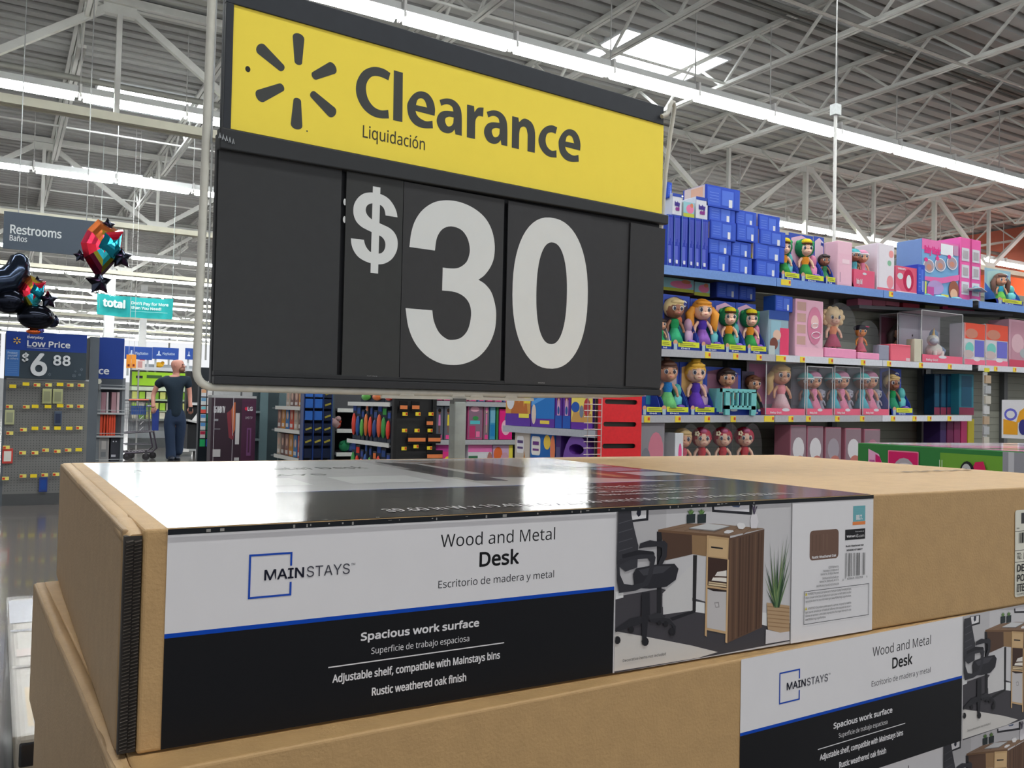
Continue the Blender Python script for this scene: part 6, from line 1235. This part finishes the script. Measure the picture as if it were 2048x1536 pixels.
for j, (yt, yb) in enumerate(((784, 798.5), (806, 821), (824, 838))):
    for i in range(9):
        x = wg*(.02+.105*i); c = [(206, 210, 120), (160, 200, 70), (214, 210, 190), (120, 170, 60)][(i+j) % 4]
        if j == 1 and i == 0: MB().box((0, -.0, gz(823.8)), (wg, .3, gz(821.5)), (150, 170, 140)).build('shelf', STEELP, t)
        k = pack('game_box', '%s game box, %s along the %s green shelf' % (['yellow-green', 'lime', 'cream', 'green'][(i+j) % 4], ORD[i+1], ['upper', 'middle', 'lower'][j]), 'box', 'game boxes on the green shelves', (gx0+x, gz(yb)+.003, gx0+x+wg*.085, gz(yt)), 20.03, .1, c, None)
for i, (px, c, l) in enumerate(((257, (236, 150, 50), 'orange hanging strip sign, left'), (267, (238, 156, 60), 'orange hanging strip sign, right'))):
    x, z = H(px, 736, 19.5); t = thing('strip_sign', l, 'sign', (x, 19.5, z)); MB().box((-.045, 0, 0), (.045, .01, H(px, 709, 19.5)[1]-z), c).build('panel', PRINT, t); MB().box((-.02, -.004, .03), (.02, -.001, .08), (120, 40, 30)).build('strip_print', PRINT, t); MB().cyl((0, .005, .15), (0, .005, 6.8-z), .004, (200, 200, 200), 5).build('hanging_line', METAL, t)
x, z = H(272, 738, 19.6); x1, z1 = H(290, 721, 19.6); t = thing('poster_card', 'white poster card with pink picture behind the cart', 'sign', (x, 19.6, z)); MB().box((0, 0, 0), (x1-x, .01, z1-z), (226, 220, 218)).build('panel', PRINT, t); MB().box((.03, -.003, .03), (.12, -.001, z1-z-.02), (196, 150, 150)).build('poster_print', PRINT, t); MB().box((.04, .01, -z), (.07, .03, 0), (150, 150, 150)).build('stand_leg', STEELP, t)
t = thing('yellow_toy', 'yellow plush shape on the back shelf behind the shopper', 'toy', (H(320, 734, 20)[0], 20.15, gz(735)+.003)); MB().ball((0, 0, .06), (.10, .05, .06), (246, 190, 60), 10, 7).ball((.07, -.02, .1), (.04, .04, .04), (240, 170, 40), 8, 6).build('plush_body', CLOTH, t)
# black demo kiosk and its platform
YK = 17.2; t = thing('demo_kiosk', 'black demo kiosk with slanted shelves behind the shopper', 'kiosk', (H(372, 880, YK)[0], YK, 0)); W_ = H(402, 880, YK)[0]-H(372, 880, YK)[0]; kz = lambda y: H(385, y, YK)[1]
b = MB(); b.box((0, .1, .13), (W_+.05, .3, kz(742)), (24, 26, 30)); b.build('tower', SATIN, t); MB().box((.0, -.12, .13), (W_, .1, kz(848)), (26, 28, 32)).build('cabinet', SATIN, t, bevel=.01)
b = MB(); b.prism([(-.02, kz(842)), (W_*.9, kz(848)), (W_*.9, kz(844)), (-.02, kz(838))], -.22, .12, (190, 192, 192)); b.build('slant_shelf', SATIN, t); b = MB(); b.prism([(W_*.3, kz(840)), (W_*.9, kz(846)), (W_*.95, kz(815)), (W_*.8, kz(818))], -.1, -.08, (226, 226, 226)); b.build('white_leaflet', PRINT, t); MB().box((.06, -.06, kz(810)), (W_, .1, kz(805)), (200, 204, 206)).build('ledge', SATIN, t); MB().box((-.02, .08, kz(766)), (.07, .12, kz(744)), (30, 30, 34)).build('screen', SATIN, t)
MB().box((-.30, -.30, .10), (W_+.5, .35, .13), (150, 154, 156)).build('platform', STEELP, t); MB().box((-.30, -.32, .085), (.0, -.28, .135), (226, 226, 224)).build('platform_edge', STEELP, t)
for x in (-.2, .1, W_+.1, W_+.4): MB().box((x, -.2, 0), (x+.04, -.16, .10), (70, 72, 74)).build('platform_leg', STEELP, t)
# gift card rack
YG = 13.2; x0 = H(401, 800, YG)[0]; x1 = H(423.5, 800, YG)[0]; gz2 = lambda y: H(412, y, YG)[1]
t = thing('card_rack', 'dark rack of two columns of gift cards left of the television box', 'display', (x0, YG, 0)); MB().box((-.02, .0, 0), (x1-x0+.02, .12, gz2(735)), (22, 30, 38)).build('panel', SATIN, t); MB().box((-.05, -.05, 0), (x1-x0+.05, .17, .04), (60, 64, 66)).build('base', STEELP, t)
crd = [((120, 180, 190), (226, 224, 214)), ((214, 160, 120), (220, 220, 224)), ((110, 160, 200), (220, 222, 222)), ((120, 190, 200), (224, 90, 80)), ((90, 150, 210), (226, 226, 226)), ((90, 150, 210), (224, 224, 224)), ((190, 50, 80), (220, 214, 214)), ((50, 180, 110), (50, 180, 110))]
for r in range(8):
    for c in range(2):
        y = 762+16.6*r; xx = .006+.085*c; A, B = crd[r]; hh2 = gz2(y)-gz2(y+14.5)
        if c and r > 3: A, B = [((30, 120, 90), (26, 100, 80)), ((60, 90, 190), (60, 90, 190))][r == 7]
        elif c: A, B = (226, 226, 226), (220, 216, 216)
        k = thing('gift_card', '%s gift card, row %d of the %s column' % (['blue and white', 'peach', 'sky blue', 'teal and red', 'blue-topped', 'blue and cream', 'red', 'green'][r] if not c else ['white', 'plain white', 'white', 'cream', 'dark green', 'dark green', 'dark green', 'blue'][r], r+1, ['left', 'right'][c]), 'card', (x0+xx, YG-.012, gz2(y+14.5)), 0, 'gift cards on the dark rack')
        MB().box((0, 0, 0), (.072, .004, hh2), B).build('card', PRINT, k); MB().box((.003, -.003, hh2*.5), (.069, -.001, hh2*.96), A).build('card_print', PRINT, k)
# shopping cart
YC = 16.2; C0 = hit(270, 918, 1, YC)
def cx(px, py, dy=0): p = hit(px, py, 1, YC); return (p.x, YC+dy, max(p.z, 0.0))
t = thing('shopping_cart', 'grey wire shopping cart with a blue seat, pushed by the bald shopper', 'cart', (0, 0, 0)); CG = (96, 92, 100)
b = MB(); R_ = .011
TL, TR, BL, BR = cx(228, 800), cx(302, 800), cx(232, 866), cx(303, 862)
def off(p, d): return (p[0], p[1]+d, p[2])
for d in (-.25, .25):
    for p, q in ((TL, TR), (TR, BR), (BR, BL), (BL, TL)): b.cyl(off(p, d), off(q, d), R_, CG, 6)
    for k in range(1, 20):
        f = k/20; p = [TL[i]+(TR[i]-TL[i])*f for i in range(3)]; q = [BL[i]+(BR[i]-BL[i])*f for i in range(3)]; b.cyl(off(p, d), off(q, d), .003, (120, 120, 126), 4)
    for k in range(1, 9):
        f = k/9; p = [TL[i]+(BL[i]-TL[i])*f for i in range(3)]; q = [TR[i]+(BR[i]-TR[i])*f for i in range(3)]; b.cyl(off(p, d), off(q, d), .003, (120, 120, 126), 4)
for p in (TL, TR, BR, BL): b.cyl(off(p, -.25), off(p, .25), R_, CG, 6)
for k in range(16): f = k/15; p = [BL[i]+(BR[i]-BL[i])*f for i in range(3)]; b.cyl(off(p, -.25), off(p, .25), .003, (110, 110, 116), 4)
b.build('wire_basket', METAL, t)
b = MB()
for d in (-.22, .22): b.tube([off(cx(303, 862), d), off(cx(309, 895), d), off(cx(300, 902), d), off(cx(246, 905), d)], .016, (84, 78, 90), 8)
b.tube([off(cx(246, 888), -.2), off(cx(300, 888), -.2)], .008, (90, 88, 96), 6); b.tube([off(cx(246, 888), .2), off(cx(300, 888), .2)], .008, (90, 88, 96), 6)
for k in range(8): p = cx(250+6.5*k, 902); b.cyl(off(p, -.2), off(p, .2), .006, (120, 118, 124), 5)
b.build('lower_frame', METAL, t)
MB().box((cx(258, 830)[0], YC-.2, cx(258, 829)[2]), (cx(289, 830)[0], YC-.18, cx(258, 811)[2]), (44, 92, 170)).build('child_seat', PLAST, t); b = MB(); b.box((cx(299, 860)[0], YC-.27, cx(299, 860)[2]), (cx(312, 860)[0], YC-.24, cx(299, 817)[2]), (40, 66, 150))
for k in range(3): b.bar((cx(304, 0)[0], YC-.275, cx(304, 838+11*k)[2]), (cx(311, 0)[0], YC-.275, cx(304, 831+11*k)[2]), .004, .008, (226, 226, 230))
b.build('blue_flap', PLAST, t); b = MB(); b.cyl(off(cx(300, 812), -.27), off(cx(300, 812), .27), .018, (40, 66, 150), 8); b.cyl(off(cx(254, 799.5), -.26), off(cx(293, 799.5), -.26), .014, (224, 120, 100), 8); b.build('handle', PLAST, t)
for px, d in ((250, -.2), (288, -.22), (307, .1), (265, .2)):
    p = cx(px, 905); b = MB(); b.cyl((p[0], YC+d-.015, .06), (p[0], YC+d+.015, .06), .06, (44, 42, 46), 12); b.box((p[0]-.02, YC+d-.022, .06), (p[0]+.02, YC+d+.022, .17), (70, 68, 74)); b.build('caster', PLAST, t)
# the shopper
MP = hit(345, 921, 2, 0); PX = 117.
man = thing('person', 'bald bearded man in a black t-shirt and dark jeans looking to his left', 'person', (MP.x, MP.y, 0), -.22)
def mp(px, py, y=0.): return ((px-345)/PX, y, (921-py)/PX)
def skinned(name, nodes, edges, col, m, parent, sub=2, label=None):
    me = bpy.data.meshes.new(name); me.from_pydata([n[0] for n in nodes], edges, []); o = bpy.data.objects.new(name, me); COL.objects.link(o)
    sk = o.modifiers.new('skin', 'SKIN'); sk.use_smooth_shade = True
    if not me.skin_vertices: me.attributes.new if 0 else None
    bm = bmesh.new(); bm.from_mesh(me); ly = bm.verts.layers.skin.verify(); bm.verts.ensure_lookup_table()
    for v, n in zip(bm.verts, nodes): v[ly].radius = n[1] if isinstance(n[1], tuple) else (n[1], n[1]); v[ly].use_root = (v.index == 0)
    bm.to_mesh(me); bm.free(); sb = o.modifiers.new('sub', 'SUBSURF'); sb.levels = sb.render_levels = sub
    dg = bpy.context.evaluated_depsgraph_get(); ev = o.evaluated_get(dg); me2 = bpy.data.meshes.new_from_object(ev); bpy.data.objects.remove(o)
    at = me2.attributes.get('Col') or me2.attributes.new('Col', 'FLOAT_COLOR', 'POINT'); c = (*lin(col), 1)
    at.data.foreach_set('color', [x for _ in range(len(me2.vertices)) for x in c]); me2.polygons.foreach_set('use_smooth', [True]*len(me2.polygons))
    me2.materials.clear(); me2.materials.append(m); o = bpy.data.objects.new(name, me2); COL.objects.link(o); o.parent = parent; KIDS.setdefault(parent.name, []).append(o)
    if label: o['label'] = label
    return o
SKM = (196, 140, 124)
N = [(mp(347, 822), (.12, .09)), (mp(346, 800), (.12, .085)), (mp(345, 775), (.14, .10)), (mp(345, 760), (.13, .09)), (mp(346, 750), (.058, .058)), (mp(347, 744), (.058, .058)), (mp(349, 737, -.01), (.09, .105)), (mp(348.5, 727), (.105, .125)), (mp(347.5, 718), (.08, .09)),
     (mp(320, 761), (.06, .06)), (mp(312, 771), (.052, .05)), (mp(305, 790, .02), (.042, .042)), (mp(306, 806, -.06), (.034, .034)), (mp(307.5, 816, -.10), (.03, .042)),
     (mp(368, 760), (.06, .06)), (mp(371, 772), (.052, .05)), (mp(373.5, 791, .01), (.042, .042)), (mp(375, 806, -.04), (.034, .034)), (mp(376, 815, -.06), (.03, .04)),
     (mp(340, 832), (.095, .09)), (mp(338, 872, -.04), (.065, .065)), (mp(342, 912, -.02), (.05, .05)), (mp(354, 832), (.09, .09)), (mp(355, 870, .02), (.062, .062)), (mp(352, 908, .12), (.05, .05))]
E_ = [(0, 1), (1, 2), (2, 3), (3, 4), (4, 5), (5, 6), (6, 7), (7, 8), (3, 9), (9, 10), (10, 11), (11, 12), (12, 13), (3, 14), (14, 15), (15, 16), (16, 17), (17, 18), (0, 19), (19, 20), (20, 21), (0, 22), (22, 23), (23, 24)]
body = skinned('body', N, E_, SKM, SKIN, man)
g = lambda i, k=1.0: (N[i][0], tuple(r*k for r in N[i][1]))
sh = [(mp(347.5, 838), (.175, .14)), (mp(347, 824), (.17, .135)), (mp(346, 800), (.165, .13)), (mp(345, 776), (.205, .15)), (mp(345, 763), (.17, .12)), (mp(345.5, 753), (.085, .085)), (mp(319, 761), (.10, .095)), (mp(309, 776), (.082, .08)), (mp(368, 760), (.10, .095)), (mp(374, 777), (.078, .076))]
skinned('t_shirt', sh, [(0, 1), (1, 2), (2, 3), (3, 4), (4, 5), (4, 6), (6, 7), (4, 8), (8, 9)], (34, 46, 58), CLOTH, man, label='black short-sleeved t-shirt')
jn = [(mp(347.5, 806), (.15, .11)), (mp(347, 824), (.165, .13)), (mp(338, 842, -.02), (.125, .12)), (mp(339, 872, -.04), (.09, .09)), (mp(341, 898, -.03), (.078, .085)), (mp(342.5, 920, -.03), (.09, .10)), (mp(357, 842, .01), (.12, .12)), (mp(357, 870, .03), (.085, .09)), (mp(355, 894, .08), (.075, .085)), (mp(353.5, 913, .10), (.085, .095))]
skinned('jeans', jn, [(0, 1), (1, 2), (2, 3), (3, 4), (4, 5), (1, 6), (6, 7), (7, 8), (8, 9)], (44, 58, 82), CLOTH, man, label='dark blue jeans')
hd = mp(348.5, 729)
b = MB(); b.ball((hd[0]+.075, -.045, hd[2]-.085), (.055, .062, .05), (124, 84, 66), 10, 8); b.build('beard', HAIR, man)
b = MB(); b.cyl((hd[0]+.085, -.06, hd[2]+.01), (hd[0]+.118, -.075, hd[2]-.035), .010, SKM, 7, .02); b.ball((hd[0]+.114, -.075, hd[2]-.035), .018, SKM, 7, 5); b.build('nose', SKIN, man)
b = MB(); [b.ball((hd[0]+dx, dy, hd[2]+.005), (.011, .011, .009), (60, 46, 44), 7, 5) for dx, dy in ((.088, -.085), (.105, -.035))]; b.build('eye', SKIN, man)
b = MB(); b.ball((hd[0]-.035, -.105, hd[2]-.015), (.018, .014, .03), (190, 128, 114), 8, 6); b.build('ear', SKIN, man)
b = MB(); b.box((hd[0]+.08, -.085, hd[2]-.058), (hd[0]+.118, -.06, hd[2]-.052), (140, 70, 66)); b.build('mouth', SKIN, man)
for nm, bx, sgn in (('left', mp(307.5, 819, -.12), 1), ('right', mp(376.5, 819, -.08), -1)):
    b = MB()
    for k in range(4):
        o_ = -.027+.018*k; L_ = (.062, .072, .068, .052)[k]
        b.tube([(bx[0]+o_, bx[1], bx[2]+.02), (bx[0]+o_*1.1, bx[1]-.012, bx[2]-L_*.45), (bx[0]+o_*1.1, bx[1]+.01, bx[2]-L_*.85), (bx[0]+o_, bx[1]+.026, bx[2]-L_)], [.010, .0095, .009, .007], SKM, 6)
    b.tube([(bx[0]+sgn*.03, bx[1], bx[2]+.03), (bx[0]+sgn*.048, bx[1]-.014, bx[2]+.0), (bx[0]+sgn*.042, bx[1]-.028, bx[2]-.022)], [.012, .011, .009], SKM, 6); b.build('finger_set', SKIN, body)
for p, yy in ((mp(342, 921), -.06), (mp(352, 921), .10)):
    b = MB(); b.ball((p[0]+.01, yy-.05, .045), (.055, .135, .045), (40, 46, 60), 12, 8); b.box((p[0]-.04, yy-.17, .0), (p[0]+.06, yy+.07, .02), (30, 32, 38)); b.build('shoe', SATIN, man)
b = MB(); b.box((mp(373, 0)[0], -.16, mp(0, 822)[2]), (mp(380, 0)[0], -.13, mp(0, 813)[2]), (20, 22, 26)); tag(b.build('phone', SATIN), None); ph = bpy.data.objects['phone']; ph.location = (0, 0, 0); ph.rotation_euler.z = -.22; ph.location = (MP.x, MP.y, 0); tag(ph, 'black phone held in the right hand side of the shopper', 'phone')
# foil balloons
def puff(outline, thick, colf, n=5):
    b = MB(); c = Vector((sum(p[0] for p in outline)/len(outline), sum(p[1] for p in outline)/len(outline))); m = len(outline)
    for sg in (-1, 1):
        rings = []
        for j in range(n+1):
            t = j/n; rings.append([(c.x+(p[0]-c.x)*t, sg*thick*math.sqrt(max(0, 1-t*t))*(1+.12*sin(7*k)), c.y+(p[1]-c.y)*t) for k, p in enumerate(outline)])
        for j in range(n):
            for k in range(m):
                q = [rings[j][k], rings[j][(k+1) % m], rings[j+1][(k+1) % m], rings[j+1][k]]
                if sg > 0: q = q[::-1]
                z = sum(v[2] for v in q)/4; x = sum(v[0] for v in q)/4; b.face(q if j else q[1:] if sg < 0 else q[:3], colf(x, z, k), True)
    return b
def star(R, r, a0=0, n=5): return [((R if k % 2 == 0 else r)*cos(a0+pi*k/n), (R if k % 2 == 0 else r)*sin(a0+pi*k/n)) for k in range(2*n)]
YL = 8.5
def bal(name, label, px, py, fn, rz=.2):
    p = hit(px, py, 1, YL); t = thing(name, label, 'balloon', (p.x, YL, p.z), rz, 'foil balloons floating over the price topper'); fn(t); MB().cyl((0, .02, -.05), (.03, .05, -.22), .0012, (220, 220, 220), 4).build('ribbon', PLAST, t); return t
def rain(x, z, k):
    v = z*3.2+.5+(.12 if k % 2 else -.06)
    return [(110, 30, 60), (150, 150, 50), (40, 170, 190), (60, 190, 200), (206, 40, 60), (190, 40, 70), (220, 190, 70), (220, 120, 60)][max(0, min(7, int(v*8)))]
def rainbow(s):
    def fn(t):
        puff([(-.02*s, .26*s), (.17*s, .18*s), (.15*s, -.03*s), (.12*s, -.10*s), (.0, -.26*s), (-.12*s, -.08*s), (-.15*s, .04*s), (-.10*s, .16*s)], .10*s, rain).build('rainbow_star', FOIL, t)
        puff([(.0, .16*s), (.18*s, .2*s), (.16*s, .0), (.08*s, -.1*s), (-.06*s, 0)], .15*s, lambda x, z, k: (214, 30, 60) if z > .08*s else (40, 170, 200)).build('red_facet', FOIL, t)
    return fn
blk = lambda x, z, k: [(30, 34, 44), (44, 50, 64), (26, 28, 40), (60, 40, 66)][k % 4]
bal('rainbow_balloon', 'large rainbow foil star balloon beside the Restrooms sign', 199, 500, rainbow(1.05))
bal('rainbow_balloon', 'small rainbow foil star balloon above the navy topper', 62, 588, rainbow(.62))
for px, py, R_, l in ((216, 451, .07, 'small dark star balloon above the large rainbow one'), (242, 515, .11, 'dark star balloon right of the large rainbow one'), (160, 512, .06, 'small dark balloon left of the large rainbow one'), (198, 565, .12, 'dark star balloon hanging under the large rainbow one'), (97, 600, .085, 'dark star balloon right of the small rainbow one'), (75, 563, .05, 'tiny dark balloon above the small rainbow one')):
    bal('dark_balloon', l, px, py, lambda t: puff(star(R_, R_*.55, .4), R_*.45, blk).build('dark_star', FOIL, t))
def cater(t):
    b = MB(); b.ball((-.14, 0, .06), (.13, .10, .11), (28, 32, 44), 14, 10); b.ball((.06, -.02, -.06), (.15, .11, .11), (26, 30, 40), 14, 10); b.ball((.19, 0, -.08), (.06, .05, .06), (40, 46, 70), 10, 7); b.build('twin_lobes', FOIL, t)
    b = MB(); b.ball((.05, 0, -.185), (.06, .04, .025), (226, 110, 60), 10, 6); b.ball((.10, 0, -.17), (.035, .03, .025), (110, 110, 190), 8, 5); b.build('orange_tail', FOIL, t)
bal('black_balloon', 'black foil balloon with two round lobes and an orange tail', 56, 619, cater)
bal('curved_balloon', 'curved dark foil balloon entering at the left edge', 12, 560, lambda t: MB().tube([(-.25, 0, -.03), (-.1, 0, -.03), (.02, 0, .0), (.09, 0, .1), (.10, 0, .2), (.11, 0, .235)], [.11, .12, .12, .10, .075, .03], (48, 58, 76), 14).build('curved_body', FOIL, t))
# shrink-wrapped packs on the low pallet at the left
t = thing('wrapped_pack', 'shrink-wrapped pack with a dark band, low behind the cartons', 'package', (.05, 1.80, 0))
Zw = HC-.61+.2
Zw = .42
MB().box((0, 0, Zw-.10), (.9, 1.24, Zw), (176, 168, 156)).build('top_pack', PRINT, t, bevel=.015)
a = Art(3e-4); a.rect(.02, .05, .88, .3, (196, 170, 124)); a.rect(.03, .06, .06, .28, (150, 154, 160)); a.rect(.09, .08, .13, .26, (232, 232, 228)); a.ell(.12, .36, .07, .05, (196, 214, 190)); a.rect(.01, .55, .9, .62, (190, 170, 160)); a.rect(.0, .9, .9, 1.2, (176, 178, 188)); a.rect(.0, .8, .9, .82, (120, 120, 130)); a.rect(.0, .45, .9, .47, (140, 130, 120)); a.build('lid_print', PRINT, t, lambda u, d, v: (u, v, Zw-d+.0003))
MB().box((.005, -.003, Zw-.055), (.9, .02, Zw-.012), (34, 38, 44)).build('dark_band', GLOSSP, t, bevel=.004); MB().box((.0, .0, .0), (.9, 1.24, Zw-.102), (92, 98, 108)).build('lower_pack', GLOSSP, t, bevel=.012)
b = MB(); b.box((-.006, -.008, .0), (.906, 1.246, Zw+.004), (255, 255, 255)); b.build('clear_wrap', film(), t)
t = thing('pale_pack', 'pale wrapped pack cut off by the left edge of the view', 'package', (-.75, 1.75, 0)); MB().box((0, 0, .16), (.74, 1.2, .40), (216, 214, 204)).build('upper_pack', GLOSSP, t, bevel=.02); MB().box((.01, .01, 0), (.72, 1.18, .158), (70, 62, 56)).build('lower_pack', GLOSSP, t, bevel=.01)
